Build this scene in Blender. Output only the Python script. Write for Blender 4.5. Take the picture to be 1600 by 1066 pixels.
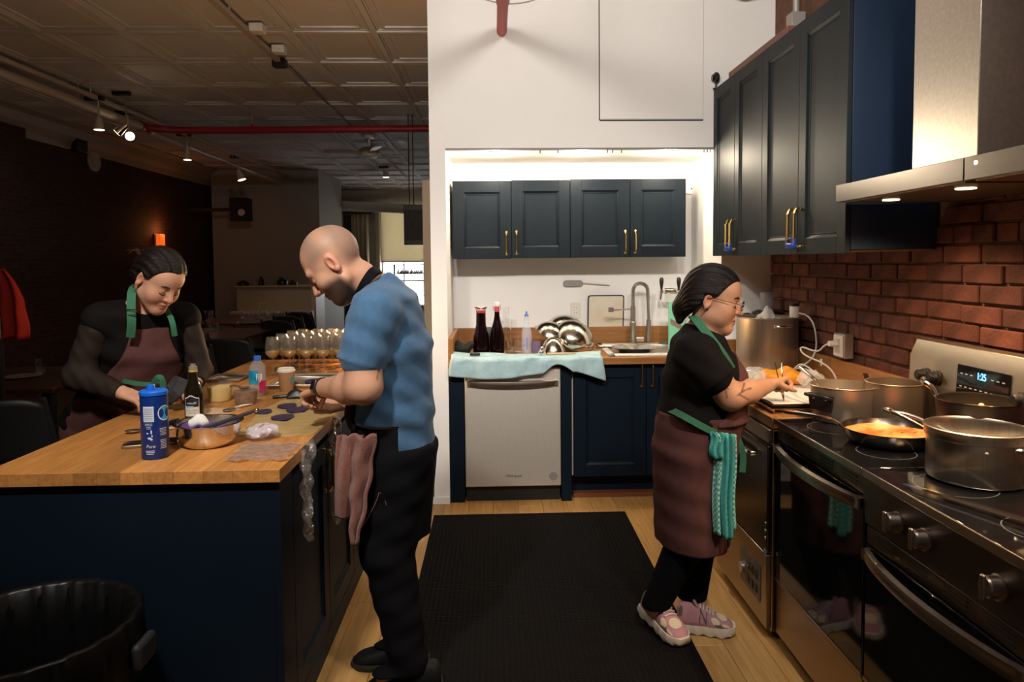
import bpy, bmesh, math, random
import numpy as np
from mathutils import Vector, Matrix
for _o in list(bpy.data.objects): bpy.data.objects.remove(_o)
sc = bpy.context.scene
COL = sc.collection
random.seed(7)
# ------------------------------------------------------------------ camera
F = 1100.0; PITCH = math.radians(3.0); YAW = math.radians(1.8); ROLL = math.radians(0.5)
CAMZ = 1.55; VP = (772.0, 407.0)
def _Rx(a): return np.array([[1,0,0],[0,math.cos(a),-math.sin(a)],[0,math.sin(a),math.cos(a)]])
def _Rz(a): return np.array([[math.cos(a),-math.sin(a),0],[math.sin(a),math.cos(a),0],[0,0,1]])
CM = _Rz(-YAW) @ _Rx(math.pi/2-PITCH) @ _Rz(-ROLL)
_d = CM.T @ np.array([0,1,0]); PPX = VP[0]-F*_d[0]/-_d[2]; PPY = VP[1]+F*_d[1]/-_d[2]
def P(px, py, X=None, Y=None, Z=None):
    """pixel of the 1600x1066 photograph -> point on the plane X=, Y= or Z="""
    r = CM @ np.array([(px-PPX)/F, -(py-PPY)/F, -1.0])
    t = X/r[0] if X is not None else Y/r[1] if Y is not None else (Z-CAMZ)/r[2]
    v = r*t
    return Vector((v[0], v[1], v[2]+CAMZ))
cam = bpy.data.cameras.new('camera'); camo = bpy.data.objects.new('camera', cam); COL.objects.link(camo)
cam.sensor_fit = 'HORIZONTAL'; cam.sensor_width = 36.0; cam.lens = F/1600*36
cam.shift_x = -(PPX-800)/1600; cam.shift_y = (PPY-533)/1600
cam.clip_start = 0.05; cam.clip_end = 100
mw = Matrix([list(CM[i])+[0] for i in range(3)]+[[0,0,0,1]]); mw.translation = (0,0,CAMZ)
camo.matrix_world = mw
sc.camera = camo
# ------------------------------------------------------------------ view, world
vs = sc.view_settings
vs.view_transform = 'Standard'; vs.look = 'None'; vs.gamma = 1.0; vs.use_curve_mapping = False
vs.exposure = 0.6
w = bpy.data.worlds.new('daylight'); sc.world = w; w.use_nodes = True
w.node_tree.nodes['Background'].inputs[0].default_value = (0.93, 0.97, 1.0, 1)
w.node_tree.nodes['Background'].inputs[1].default_value = 6.0
def lamp(kind, name, loc, energy, color, size=0.05, target=None, angle=60, blend=0.5, parent=None, ploc=None, sy=None):
    l = bpy.data.lights.new(name, kind); l.energy = energy; l.color = color
    if kind == 'AREA':
        l.size = size
        if sy: l.shape = 'RECTANGLE'; l.size_y = sy
    else: l.shadow_soft_size = size
    if kind == 'SPOT': l.spot_size = math.radians(angle); l.spot_blend = blend
    o = bpy.data.objects.new(name, l); COL.objects.link(o)
    loc = Vector(loc)
    if target is not None:
        o.rotation_euler = (Vector(target)-loc).to_track_quat('-Z', 'Y').to_euler()
    if parent is not None:
        o.parent = parent; loc = loc-WLOC[parent.name]
    o.location = loc
    return o
# unseen spots on an added ceiling track that light the kitchen (built further down)
ADDED_TRACK = [((-0.35, 0.75, 3.12), (0.45, 4.4, 3.0), 118, 85), ((0.35, 0.75, 3.12), (0.95, 4.4, 2.6), 118, 85), ((0.95, 0.75, 3.12), (0.80, 3.1, 0.7), 125, 75), ((-0.95, 0.75, 3.12), (-0.95, 3.1, 0.9), 200, 58)]
ADDED_GLOBE = ((-0.62, 1.75, 2.95), 85)  # unseen globe lamp, added to lift the light on ceiling and room
WARM = (1.0, 0.925, 0.84); WARMER = (1.0, 0.66, 0.36); NEUT = (1.0, 0.94, 0.86)
# ------------------------------------------------------------------ materials
MATS = {}
def mat(name, col, rough=0.5, metal=0.0, var=0.0, scale=8.0, bump=0.0, bscale=60.0, stretch=(1,1,1), col2=None, rnd=0.0, coat=0.0, trans=0.0, ior=1.45, emit=None, estr=0.0, alpha=1.0, spec=0.5, vcol=False, sheen=0.0, aniso=0.0):
    if name in MATS: return MATS[name]
    m = bpy.data.materials.new(name); m.use_nodes = True
    nt = m.node_tree; N = nt.nodes; L = nt.links; b = N['Principled BSDF']
    c = tuple(col)+(1,) if len(col) == 3 else col
    b.inputs['Base Color'].default_value = c
    b.inputs['Roughness'].default_value = rough; b.inputs['Metallic'].default_value = metal
    b.inputs['Coat Weight'].default_value = coat; b.inputs['Transmission Weight'].default_value = trans
    b.inputs['IOR'].default_value = ior; b.inputs['Alpha'].default_value = alpha
    b.inputs['Specular IOR Level'].default_value = spec
    if sheen: b.inputs['Sheen Weight'].default_value = sheen
    if aniso:
        b.inputs['Anisotropic'].default_value = aniso; tg = N.new('ShaderNodeTangent'); tg.direction_type = 'RADIAL'; tg.axis = 'Z'; L.new(tg.outputs[0], b.inputs['Tangent'])
    if emit: b.inputs['Emission Color'].default_value = tuple(emit)+(1,); b.inputs['Emission Strength'].default_value = estr
    src = None
    tc = None
    if var or bump or col2:
        tc = N.new('ShaderNodeTexCoord'); mp = N.new('ShaderNodeMapping'); mp.inputs['Scale'].default_value = stretch
        L.new(tc.outputs['Object'], mp.inputs['Vector'])
    if vcol:
        a = N.new('ShaderNodeVertexColor'); a.layer_name = 'Col'; src = a.outputs['Color']
    if var or col2:
        n = N.new('ShaderNodeTexNoise'); n.inputs['Scale'].default_value = scale; n.inputs['Detail'].default_value = 6
        L.new(mp.outputs[0], n.inputs['Vector'])
        mx = N.new('ShaderNodeMix'); mx.data_type = 'RGBA'
        if col2:
            r = N.new('ShaderNodeValToRGB'); r.color_ramp.elements[0].position = 0.38; r.color_ramp.elements[1].position = 0.62
            r.color_ramp.elements[0].color = c; r.color_ramp.elements[1].color = tuple(col2)+(1,)
            L.new(n.outputs['Fac'], r.inputs[0]); src = r.outputs[0]
        if var:
            hs = N.new('ShaderNodeHueSaturation'); hs.inputs['Color'].default_value = c
            if src: L.new(src, hs.inputs['Color'])
            mr = N.new('ShaderNodeMapRange'); mr.inputs[1].default_value = 0.25; mr.inputs[2].default_value = 0.75
            mr.inputs[3].default_value = 1-var; mr.inputs[4].default_value = 1+var
            L.new(n.outputs['Fac'], mr.inputs[0]); L.new(mr.outputs[0], hs.inputs['Value']); src = hs.outputs[0]
        N.remove(mx)
    if rnd:
        oi = N.new('ShaderNodeObjectInfo'); hs = N.new('ShaderNodeHueSaturation'); hs.inputs['Color'].default_value = c
        if src: L.new(src, hs.inputs['Color'])
        mr = N.new('ShaderNodeMapRange'); mr.inputs[3].default_value = 1-rnd; mr.inputs[4].default_value = 1+rnd
        L.new(oi.outputs['Random'], mr.inputs[0]); L.new(mr.outputs[0], hs.inputs['Value']); src = hs.outputs[0]
    if src: L.new(src, b.inputs['Base Color'])
    if bump:
        n2 = N.new('ShaderNodeTexNoise'); n2.inputs['Scale'].default_value = bscale; n2.inputs['Detail'].default_value = 5
        L.new(mp.outputs[0], n2.inputs['Vector'])
        bp = N.new('ShaderNodeBump'); bp.inputs['Strength'].default_value = bump; bp.inputs['Distance'].default_value = 0.01
        L.new(n2.outputs['Fac'], bp.inputs['Height']); L.new(bp.outputs[0], b.inputs['Normal'])
    MATS[name] = m
    return m
def wood(name, base, dark, along='Y', rnd=0.16, rough=0.42, gscale=5.0):
    if name in MATS: return MATS[name]
    m = bpy.data.materials.new(name); m.use_nodes = True; nt = m.node_tree; N = nt.nodes; L = nt.links; b = N['Principled BSDF']
    tc = N.new('ShaderNodeTexCoord'); oi = N.new('ShaderNodeObjectInfo')
    ad = N.new('ShaderNodeVectorMath'); ad.operation = 'ADD'
    ml = N.new('ShaderNodeVectorMath'); ml.operation = 'SCALE'; ml.inputs['Scale'].default_value = 37.0
    cb = N.new('ShaderNodeCombineXYZ')
    for i in range(3): L.new(oi.outputs['Random'], cb.inputs[i])
    L.new(cb.outputs[0], ml.inputs[0]); L.new(tc.outputs['Object'], ad.inputs[0]); L.new(ml.outputs[0], ad.inputs[1])
    mp = N.new('ShaderNodeMapping'); s = {'X': (0.9,14,14), 'Y': (14,0.9,14), 'Z': (14,14,0.9)}[along]; mp.inputs['Scale'].default_value = s
    L.new(ad.outputs[0], mp.inputs['Vector'])
    n = N.new('ShaderNodeTexNoise'); n.inputs['Scale'].default_value = gscale; n.inputs['Detail'].default_value = 8; n.inputs['Distortion'].default_value = 0.6
    L.new(mp.outputs[0], n.inputs['Vector'])
    r = N.new('ShaderNodeValToRGB'); r.color_ramp.elements[0].position = 0.3; r.color_ramp.elements[1].position = 0.68
    r.color_ramp.elements[0].color = tuple(dark)+(1,); r.color_ramp.elements[1].color = tuple(base)+(1,)
    L.new(n.outputs['Fac'], r.inputs[0])
    hs = N.new('ShaderNodeHueSaturation'); mr = N.new('ShaderNodeMapRange'); mr.inputs[3].default_value = 1-rnd; mr.inputs[4].default_value = 1+rnd
    L.new(oi.outputs['Random'], mr.inputs[0]); L.new(mr.outputs[0], hs.inputs['Value']); L.new(r.outputs[0], hs.inputs['Color'])
    L.new(hs.outputs[0], b.inputs['Base Color']); b.inputs['Roughness'].default_value = rough
    bp = N.new('ShaderNodeBump'); bp.inputs['Strength'].default_value = 0.12; bp.inputs['Distance'].default_value = 0.004
    L.new(n.outputs['Fac'], bp.inputs['Height']); L.new(bp.outputs[0], b.inputs['Normal'])
    MATS[name] = m; return m
def glass(name, col=(1,1,1), rough=0.0, ior=1.45):
    return mat(name, col, rough, trans=1.0, ior=ior)
def thin(name, col, alpha, rough=0.1, **k):
    return mat(name, col, rough, alpha=alpha, **k)
def cling(name, col=(.95,.93,.9), gloss=.10, rough=.12, bump=.4, diff=0.0, dcol=(.9,.85,.8)):
    if name in MATS: return MATS[name]
    m = bpy.data.materials.new(name); m.use_nodes = True; nt = m.node_tree; N = nt.nodes; L = nt.links; N.remove(N['Principled BSDF'])
    out = [n for n in N if n.type == 'OUTPUT_MATERIAL'][0]
    tr = N.new('ShaderNodeBsdfTransparent'); tr.inputs[0].default_value = tuple(col)+(1,)
    gl = N.new('ShaderNodeBsdfGlossy'); gl.inputs['Roughness'].default_value = rough
    lw = N.new('ShaderNodeLayerWeight'); lw.inputs[0].default_value = .35
    mr = N.new('ShaderNodeMapRange'); mr.inputs[3].default_value = gloss; mr.inputs[4].default_value = min(1, gloss*5); L.new(lw.outputs['Fresnel'], mr.inputs[0])
    mx = N.new('ShaderNodeMixShader'); L.new(mr.outputs[0], mx.inputs[0]); L.new(tr.outputs[0], mx.inputs[1]); L.new(gl.outputs[0], mx.inputs[2])
    last = mx
    if diff:
        df = N.new('ShaderNodeBsdfDiffuse'); df.inputs[0].default_value = tuple(dcol)+(1,); m2 = N.new('ShaderNodeMixShader'); m2.inputs[0].default_value = diff; L.new(mx.outputs[0], m2.inputs[1]); L.new(df.outputs[0], m2.inputs[2]); last = m2
    L.new(last.outputs[0], out.inputs[0])
    if bump:
        tc = N.new('ShaderNodeTexCoord'); n = N.new('ShaderNodeTexNoise'); n.inputs['Scale'].default_value = 70; bp = N.new('ShaderNodeBump'); bp.inputs['Strength'].default_value = bump; bp.inputs['Distance'].default_value = .01
        L.new(tc.outputs['Object'], n.inputs['Vector']); L.new(n.outputs['Fac'], bp.inputs['Height']); L.new(bp.outputs[0], gl.inputs['Normal'])
    MATS[name] = m; return m
# ------------------------------------------------------------------ mesh building
WLOC = {}
class MB:
    def __init__(s): s.v = []; s.f = []; s.T = None
    def _add(s, vs, fs):
        o = len(s.v)
        if s.T is not None: vs = [tuple(s.T @ Vector(p)) for p in vs]
        s.v += [tuple(p) for p in vs]; s.f += [tuple(i+o for i in q) for q in fs]; return s
    def box(s, x0, x1, y0, y1, z0, z1):
        return s._add([(x0,y0,z0),(x1,y0,z0),(x1,y1,z0),(x0,y1,z0),(x0,y0,z1),(x1,y0,z1),(x1,y1,z1),(x0,y1,z1)],
                      [(0,3,2,1),(4,5,6,7),(0,1,5,4),(1,2,6,5),(2,3,7,6),(3,0,4,7)])
    def hexa(s, b, t):
        return s._add(list(b)+list(t), [(0,3,2,1),(4,5,6,7),(0,1,5,4),(1,2,6,5),(2,3,7,6),(3,0,4,7)])
    def prism(s, poly, d0, d1, axis='Z'):
        n = len(poly)
        mk = {'Z': lambda p, d: (p[0],p[1],d), 'X': lambda p, d: (d,p[0],p[1]), 'Y': lambda p, d: (p[0],d,p[1])}[axis]
        vs = [mk(p,d0) for p in poly]+[mk(p,d1) for p in poly]
        fs = [tuple(reversed(range(n))), tuple(range(n,2*n))]+[(i,(i+1)%n,n+(i+1)%n,n+i) for i in range(n)]
        return s._add(vs, fs)
    def ring(s, pts_list, closed_ends=True, loop=False):
        n = len(pts_list[0]); vs = [p for r in pts_list for p in r]; fs = []; m = len(pts_list)
        for i in range(m if loop else m-1):
            for j in range(n):
                a = i*n+j; b_ = i*n+(j+1)%n; i2 = (i+1) % m
                fs.append((a, b_, i2*n+(j+1)%n, i2*n+j))
        if closed_ends and not loop: fs += [tuple(reversed(range(n))), tuple(range((m-1)*n, m*n))]
        return s._add(vs, fs)
    def cyl(s, p0, p1, r0, r1=None, n=16, caps=True):
        p0 = Vector(p0); p1 = Vector(p1); r1 = r0 if r1 is None else r1
        d = (p1-p0).normalized(); a = d.orthogonal().normalized(); b = d.cross(a)
        R = [[p+(a*math.cos(t)+b*math.sin(t))*r for t in [2*math.pi*i/n for i in range(n)]] for p, r in ((p0,r0),(p1,r1))]
        return s.ring(R, caps)
    def lathe(s, c, prof, n=24, axis=None, cap0=True, cap1=False, sx=1.0, sy=1.0):
        c = Vector(c); q = Matrix.Identity(3) if axis is None else Vector((0,0,1)).rotation_difference(Vector(axis)).to_matrix()
        R = []
        for r, z in prof:
            R.append([c+q @ Vector((max(r,1e-5)*sx*math.cos(2*math.pi*i/n), max(r,1e-5)*sy*math.sin(2*math.pi*i/n), z)) for i in range(n)])
        m = len(R); vs = [p for r in R for p in r]; fs = []
        for i in range(m-1):
            for j in range(n): fs.append((i*n+j, i*n+(j+1)%n, (i+1)*n+(j+1)%n, (i+1)*n+j))
        if cap0: fs.append(tuple(reversed(range(n))))
        if cap1: fs.append(tuple(range((m-1)*n, m*n)))
        return s._add(vs, fs)
    def tube(s, pts, r, n=8, loop=False, smooth=0):
        pts = [Vector(p) for p in pts]
        for _ in range(smooth):
            q = [] if loop else [pts[0]]
            for i in range(len(pts) if loop else len(pts)-1):
                a = pts[i]; b = pts[(i+1) % len(pts)]
                q += [a.lerp(b, .25), a.lerp(b, .75)]
            if not loop: q.append(pts[-1])
            pts = q
        m = len(pts); R = []; up = None
        for i, p in enumerate(pts):
            a = pts[i-1] if (i or loop) else p; b = pts[(i+1) % m] if (i < m-1 or loop) else p
            d = (b-a).normalized()
            if up is None: up = d.orthogonal().normalized()
            up = (up-d*up.dot(d)); up = up.normalized() if up.length > 1e-6 else d.orthogonal().normalized()
            b2 = d.cross(up); rr = r[i*len(r)//m] if isinstance(r, (list, tuple)) else r
            R.append([p+(up*math.cos(t)+b2*math.sin(t))*rr for t in [2*math.pi*k/n for k in range(n)]])
        return s.ring(R, True, loop)
    def sph(s, c, r, n=14, m=10, rot=None):
        c = Vector(c); r = (r,r,r) if not isinstance(r, (tuple,list)) else r
        prof = []
        R = []
        for i in range(m+1):
            a = -math.pi/2+math.pi*i/m
            ring_ = []
            for j in range(n):
                t = 2*math.pi*j/n
                v = Vector((math.cos(a)*math.cos(t)*r[0], math.cos(a)*math.sin(t)*r[1], math.sin(a)*r[2]))
                if i in (0, m): v = Vector((1e-5*math.cos(t), 1e-5*math.sin(t), math.sin(a)*r[2]))
                if rot is not None: v = rot @ v
                ring_.append(c+v)
            R.append(ring_)
        return s.ring(R)
    def surf(s, fn, nu, nv):
        vs = [fn(i/nu, j/nv) for i in range(nu+1) for j in range(nv+1)]
        fs = [(i*(nv+1)+j, (i+1)*(nv+1)+j, (i+1)*(nv+1)+j+1, i*(nv+1)+j+1) for i in range(nu) for j in range(nv)]
        return s._add(vs, fs)
    def build(s, name, m, parent=None, loc=None, bevel=0.0, smooth=True, ang=35, solid=0.0, sub=0, bseg=2):
        return mkobj(name, s.v, s.f, m, parent, loc, bevel, smooth, ang, solid, sub, bseg)
def mkobj(name, v, f, m, parent=None, loc=None, bevel=0.0, smooth=True, ang=35, solid=0.0, sub=0, bseg=2):
    off = WLOC[parent.name] if parent is not None else (Vector(loc) if loc is not None else Vector((0,0,0)))
    me = bpy.data.meshes.new(name)
    if isinstance(v, np.ndarray):
        vv = v-np.array(off); me.vertices.add(len(vv)); me.vertices.foreach_set('co', vv.astype(np.float32).ravel())
        k = f.shape[1]; me.loops.add(f.size); me.loops.foreach_set('vertex_index', f.astype(np.int32).ravel())
        me.polygons.add(len(f)); me.polygons.foreach_set('loop_start', np.arange(0, f.size, k, dtype=np.int32))
        me.update(calc_edges=True)
    else:
        me.from_pydata([(p[0]-off[0], p[1]-off[1], p[2]-off[2]) for p in v], [], f); me.update()
    me.materials.append(m)
    if smooth:
        me.polygons.foreach_set('use_smooth', [True]*len(me.polygons))
        if ang < 180: me.set_sharp_from_angle(angle=math.radians(ang))
    o = bpy.data.objects.new(name, me); COL.objects.link(o)
    if parent is not None: o.parent = parent
    else: o.location = off
    WLOC[o.name] = Vector(off)
    if solid: md = o.modifiers.new('solid', 'SOLIDIFY'); md.thickness = solid; md.offset = 0
    if bevel: md = o.modifiers.new('bevel', 'BEVEL'); md.width = bevel; md.segments = bseg; md.limit_method = 'ANGLE'
    if sub: md = o.modifiers.new('sub', 'SUBSURF'); md.levels = sub; md.render_levels = sub
    return o
def tag(o, label, cat, group=None, kind=None):
    o['label'] = label
    if cat: o['category'] = cat
    if group: o['group'] = group
    if kind: o['kind'] = kind
    return o
def struct(o, label=None):
    o['kind'] = 'structure'
    if label: o['label'] = label
    return o
def thing(name, label, cat, loc=(0,0,0), group=None):
    o = bpy.data.objects.new(name, None); COL.objects.link(o); o.location = loc; WLOC[o.name] = Vector(loc)
    o.empty_display_size = 0.05
    return tag(o, label, cat, group)
def copy_tree(o, loc, rz=None, label=None, parent=None):
    c = o.copy(); COL.objects.link(c)
    if parent is None:
        c.location = loc; WLOC[c.name] = Vector(loc)
        if rz is not None: c.rotation_euler = (0,0,rz)
        if label: c['label'] = label
    else: c.parent = parent
    for ch in o.children: copy_tree(ch, None, parent=c)
    return c
def textmesh(s, size, depth=0.0, align='CENTER', shear=0.0):
    cu = bpy.data.curves.new('t', 'FONT'); cu.body = s; cu.size = size; cu.align_x = align; cu.align_y = 'CENTER'; cu.extrude = depth; cu.shear = shear; cu.resolution_u = 3
    o = bpy.data.objects.new('t', cu); COL.objects.link(o)
    dg = bpy.context.evaluated_depsgraph_get(); dg.update()
    me = bpy.data.meshes.new_from_object(o.evaluated_get(dg))
    v = [tuple(p.co) for p in me.vertices]; f = [tuple(p.vertices) for p in me.polygons]
    bpy.data.objects.remove(o); bpy.data.meshes.remove(me); bpy.data.curves.remove(cu)
    return v, f
# ------------------------------------------------------------------ shared materials
M_WHITE = mat('white_paint', (0.85,0.835,0.81), 0.6, var=0.03, scale=2.0, bump=0.05, bscale=30)
M_NAVY = mat('navy_paint', (0.0045,0.009,0.014), 0.45, spec=.2, var=0.08, scale=3)
M_NAVYD = mat('dark_navy_paint', (0.004,0.009,0.017), 0.5, spec=.15, var=0.15, scale=3)
M_BRASS = mat('brass', (0.83,0.58,0.22), 0.22, 1.0)
M_STEEL = mat('brushed_steel', (0.62,0.58,0.53), 0.32, 1.0, var=0.08, scale=14, stretch=(1,1,30))
M_STEELH = mat('brushed_steel_across', (0.60,0.56,0.51), 0.30, 1.0, var=0.06, scale=14, stretch=(1,1,30))
M_CHROME = mat('chrome', (0.78,0.76,0.72), 0.1, 1.0)
M_POL = mat('polished_steel', (0.72,0.69,0.64), 0.16, 1.0, var=0.05, scale=5)
M_BLACK = mat('black_plastic', (0.010,0.010,0.011), 0.4)
M_BGLASS = mat('black_glass', (0.006,0.006,0.007), 0.06)
M_WOODC = wood('butcher_block', (0.50,0.23,0.065), (0.36,0.145,0.034), 'Y', 0.30, 0.38)
M_WOODX = wood('butcher_block_across', (0.42,0.19,0.055), (0.30,0.12,0.03), 'X', 0.14, 0.4)
M_FLOOR = wood('oak_floor', (0.52,0.30,0.10), (0.38,0.20,0.06), 'Y', 0.10, 0.42, 4.0)
M_GLASS = glass('clear_glass')
M_CLEAR = thin('thin_clear_plastic', (0.95,0.95,0.95), 0.16, 0.08)
M_WPLAS = mat('white_plastic', (0.78,0.76,0.72), 0.4)
# ================================================================== ROOM SHELL
WY = 4.43            # face of the white back wall
BX = 1.76            # right brick wall
CZ = 3.32            # ceiling
FAR = 17.5
LX = -5.45           # left brick wall
# floor with planks
fl = struct(MB().box(LX-.1, BX+.2, -1.2, FAR+.3, -0.08, -0.012).build('floor', mat('subfloor', (0.05,0.03,0.02), 0.7, var=.2)), 'oak plank floor')
pw = 0.155; xs = -0.95; k = 0
plank_meshes = {}
def piece(name, key, dims, m, parent, loc, bevel=0.0015):
    """small box sharing mesh data by size"""
    if key not in plank_meshes:
        o = MB().box(-dims[0]/2, dims[0]/2, -dims[1]/2, dims[1]/2, -dims[2]/2, dims[2]/2).build(name, m, parent, smooth=False)
        if bevel:
            bm = bmesh.new(); bm.from_mesh(o.data); bmesh.ops.bevel(bm, geom=bm.edges[:], offset=bevel, segments=1, affect='EDGES'); bm.to_mesh(o.data); bm.free()
        o.data.transform(Matrix.Translation(WLOC[parent.name]))
        plank_meshes[key] = o.data
    else:
        o = bpy.data.objects.new(name, plank_meshes[key]); COL.objects.link(o); o.parent = parent
    o.location = Vector(loc)-WLOC[parent.name]
    return o
while xs < BX+.02:
    y = 0.6-random.random()*0.9
    while y < 5.2:
        L = random.choice((1.0, 1.3, 1.6))
        piece('plank', ('fl', L), (pw-.0015, L-.002, .012), M_FLOOR, fl, (xs+pw/2, y+L/2, -.006))
        y += L
    xs += pw
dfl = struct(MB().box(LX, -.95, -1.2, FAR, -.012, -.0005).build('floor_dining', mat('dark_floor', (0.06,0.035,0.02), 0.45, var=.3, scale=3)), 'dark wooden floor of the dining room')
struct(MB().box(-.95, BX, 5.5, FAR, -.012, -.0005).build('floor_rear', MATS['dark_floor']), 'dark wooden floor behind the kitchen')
# tin ceiling
M_TIN = mat('tin_ceiling', (0.60,0.56,0.54), 0.75, spec=.2, var=.05, scale=2)
ce = struct(MB().box(LX-.1, BX+.2, -1.2, FAR+.3, CZ, CZ+.1).build('ceiling', M_TIN), 'pressed tin ceiling in rows of rectangular panels')
TX, TY = 0.63, 0.83
mb = MB()
def frame_ring(mb, hx, hy, w, z0, z1):
    for (a, b, c, d) in ((-hx, hx, -hy, -hy+w), (-hx, hx, hy-w, hy), (-hx, -hx+w, -hy+w, hy-w), (hx-w, hx, -hy+w, hy-w)): mb.box(a, b, c, d, z0, z1)
mb.box(-TX/2, TX/2, -TY/2, TY/2, -.004, 0)
frame_ring(mb, TX/2, TY/2, .022, -.026, -.004)
frame_ring(mb, TX/2-.03, TY/2-.03, .010, -.017, -.004)
frame_ring(mb, TX/2-.085, TY/2-.085, .010, -.016, -.004)
tp = None
gx0 = P(324, 46, Z=CZ).x    # a node of the panel grid
gy0 = P(324, 46, Z=CZ).y
for i in range(-8, 5):
    for j in range(-2, 20):
        cx = gx0+(i+.5)*TX; cy = gy0+(j+.5)*TY
        if cx-TX/2 < LX+.02 or cx-TX/2 > BX or cy+TY/2 > FAR or cy-TY/2 < .8: continue
        if cx > -.5 and cy > 3.9 and cy < 6: continue
        if cx > -.2 : continue
        if tp is None:
            tp = mb.build('ceiling_panel', M_TIN, ce, smooth=False); o = tp
        else:
            o = bpy.data.objects.new('ceiling_panel', tp.data); COL.objects.link(o); o.parent = ce
        o.location = (cx, cy, CZ)
# white back wall with the niche
NL = P(697, 330, Y=WY).x; NR = P(1127, 430, Y=WY).x; NT = P(900, 231, Y=WY).z
WL = -0.395; NB = 5.12
mb = MB()
mb.box(WL, NL, WY, NB+.1, 0, CZ); mb.box(NR, BX+.1, WY, NB+.1, 0, CZ); mb.box(NL, NR, WY, NB+.1, NT, CZ); mb.box(NL, NR, NB, NB+.1, 0, NT)
wb = struct(mb.build('wall_back', M_WHITE, smooth=False), 'white plaster wall with a lit kitchen niche')
# access panel: a cut line in the plaster
hx0 = P(937, 100, Y=WY).x; hx1 = P(1099, 100, Y=WY).x; hz = P(1018, 188, Y=WY).z
M_GAP = mat('dark_gap', (0.03,0.025,0.02), 0.8)
mb = MB(); mb.box(hx0-.006, hx0, WY-.002, WY, hz, CZ); mb.build('panel_gap', M_GAP, wb, smooth=False)
mb = MB(); mb.box(hx0, hx1, WY-.002, WY, hz-.004, hz+.004); mb.build('panel_gap', M_GAP, wb, smooth=False)
mb = MB(); mb.box(hx1-.001, hx1+.001, WY-.002, WY, hz, CZ); mb.build('panel_gap', mat('light_gap', (.55,.53,.5), .7), wb, smooth=False)
mb = MB(); mb.box(hx0+.004, hx1-.004, WY-.006, WY, hz+.008, CZ-.01); mb.build('access_panel', M_WHITE, wb, smooth=False)
# track along the top of the niche
mb = MB(); mb.box(NL, NR, WY-.004, WY+.03, NT-.012, NT-.0005)
trk = struct(mb.build('trim_1', mat('grey_rail', (.22,.2,.18), .5), smooth=False), 'thin grey rail along the top edge of the niche')
for px in (844, 872, 949, 957, 971, 1100, 1105, 1110):
    p = P(px, 234, Y=WY+.02); MB().cyl((p.x, WY+.02, NT-.03), (p.x, WY+.02, NT-.01), .004, n=8).build('curtain_hook', M_BLACK, trk)
struct(MB().box(WL-.012, NL, WY-.014, WY, 0, .05).build('baseboard_back', M_WHITE, bevel=.004), 'white baseboard at the foot of the wall pier')
# casing of an opening behind the wall's left end
struct(MB().box(-.66, -.575, 6.6, 6.8, 0, 2.3).build('trim_2', mat('cream_paint', (.62,.54,.44), .5), smooth=False), 'cream door casing behind the white wall')
# right brick wall
M_BRICK = mat('brick', (0.098,0.029,0.018), 0.85, var=.55, scale=9, bump=.6, bscale=45, rnd=.4)
M_MORT = mat('mortar', (0.13,0.06,0.034), 0.9, var=.3, scale=20, bump=.6, bscale=60)
wr = struct(MB().box(BX+.012, BX+.2, -1.2, WY+.7, 0, CZ).build('wall_right', M_MORT, smooth=False), 'old red brick wall behind the ranges')
bh, bl = .074, .215
row = 0; z = .93; nb = 0
variants = []
for vi in range(5):
    mb = MB(); mb.box(-.014, .02, -1, 1, -1, 1); variants.append(mb)
while z < CZ-.02:
    y = WY-.002
    hdr = (row % 6 == 3)
    off = (.5 if row % 2 else 0)*bl
    first = True
    while y > 1.25:
        L = (bl*.52 if hdr else bl)
        if first and off: L = max(.06, off*random.uniform(.8,1.1))
        first = False
        y0 = max(y-L, 1.2)
        vis = (z < 1.66) or (z < 2.8 and y < 2.2) or (z > 2.5 and y > 2.7) or (z < 1.9 and y < 2.75)
        if vis and nb < 300 and y-y0 > .03:
            o = piece('brick', ('br', round(y-y0, 2), random.randint(0,2)), (.026, (y-y0)-.010, bh-.010), M_BRICK, wr, (BX+.008+random.uniform(-.004,.003), (y+y0)/2, z+bh/2+random.uniform(-.002,.002)), .004); nb += 1
        y = y0
    z += bh; row += 1
# left side brick wall of the dining room (bricks a few pixels high: material)
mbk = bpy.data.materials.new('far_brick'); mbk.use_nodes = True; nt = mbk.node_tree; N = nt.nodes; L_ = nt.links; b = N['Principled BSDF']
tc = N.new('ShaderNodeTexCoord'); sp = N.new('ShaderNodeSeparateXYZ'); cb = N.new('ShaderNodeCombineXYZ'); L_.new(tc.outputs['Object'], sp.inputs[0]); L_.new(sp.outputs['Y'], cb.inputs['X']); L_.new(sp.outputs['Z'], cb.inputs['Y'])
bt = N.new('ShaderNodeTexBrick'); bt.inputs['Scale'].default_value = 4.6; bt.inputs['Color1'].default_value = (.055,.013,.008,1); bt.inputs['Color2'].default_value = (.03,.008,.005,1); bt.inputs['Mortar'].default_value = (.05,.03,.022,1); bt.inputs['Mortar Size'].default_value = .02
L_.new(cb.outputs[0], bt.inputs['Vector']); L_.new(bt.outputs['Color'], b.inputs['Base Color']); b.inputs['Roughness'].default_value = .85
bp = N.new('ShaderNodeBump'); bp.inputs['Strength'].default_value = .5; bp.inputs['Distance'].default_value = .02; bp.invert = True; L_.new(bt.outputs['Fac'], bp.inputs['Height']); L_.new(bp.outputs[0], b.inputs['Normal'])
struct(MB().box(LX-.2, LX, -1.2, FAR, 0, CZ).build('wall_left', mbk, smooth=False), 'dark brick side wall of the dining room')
# brick pilaster
struct(MB().box(LX, LX+.12, 7.6, 8.3, 0, CZ-.22).build('wall_left_pier', mbk, smooth=False), 'shallow brick pier on the dining room wall')
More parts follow.
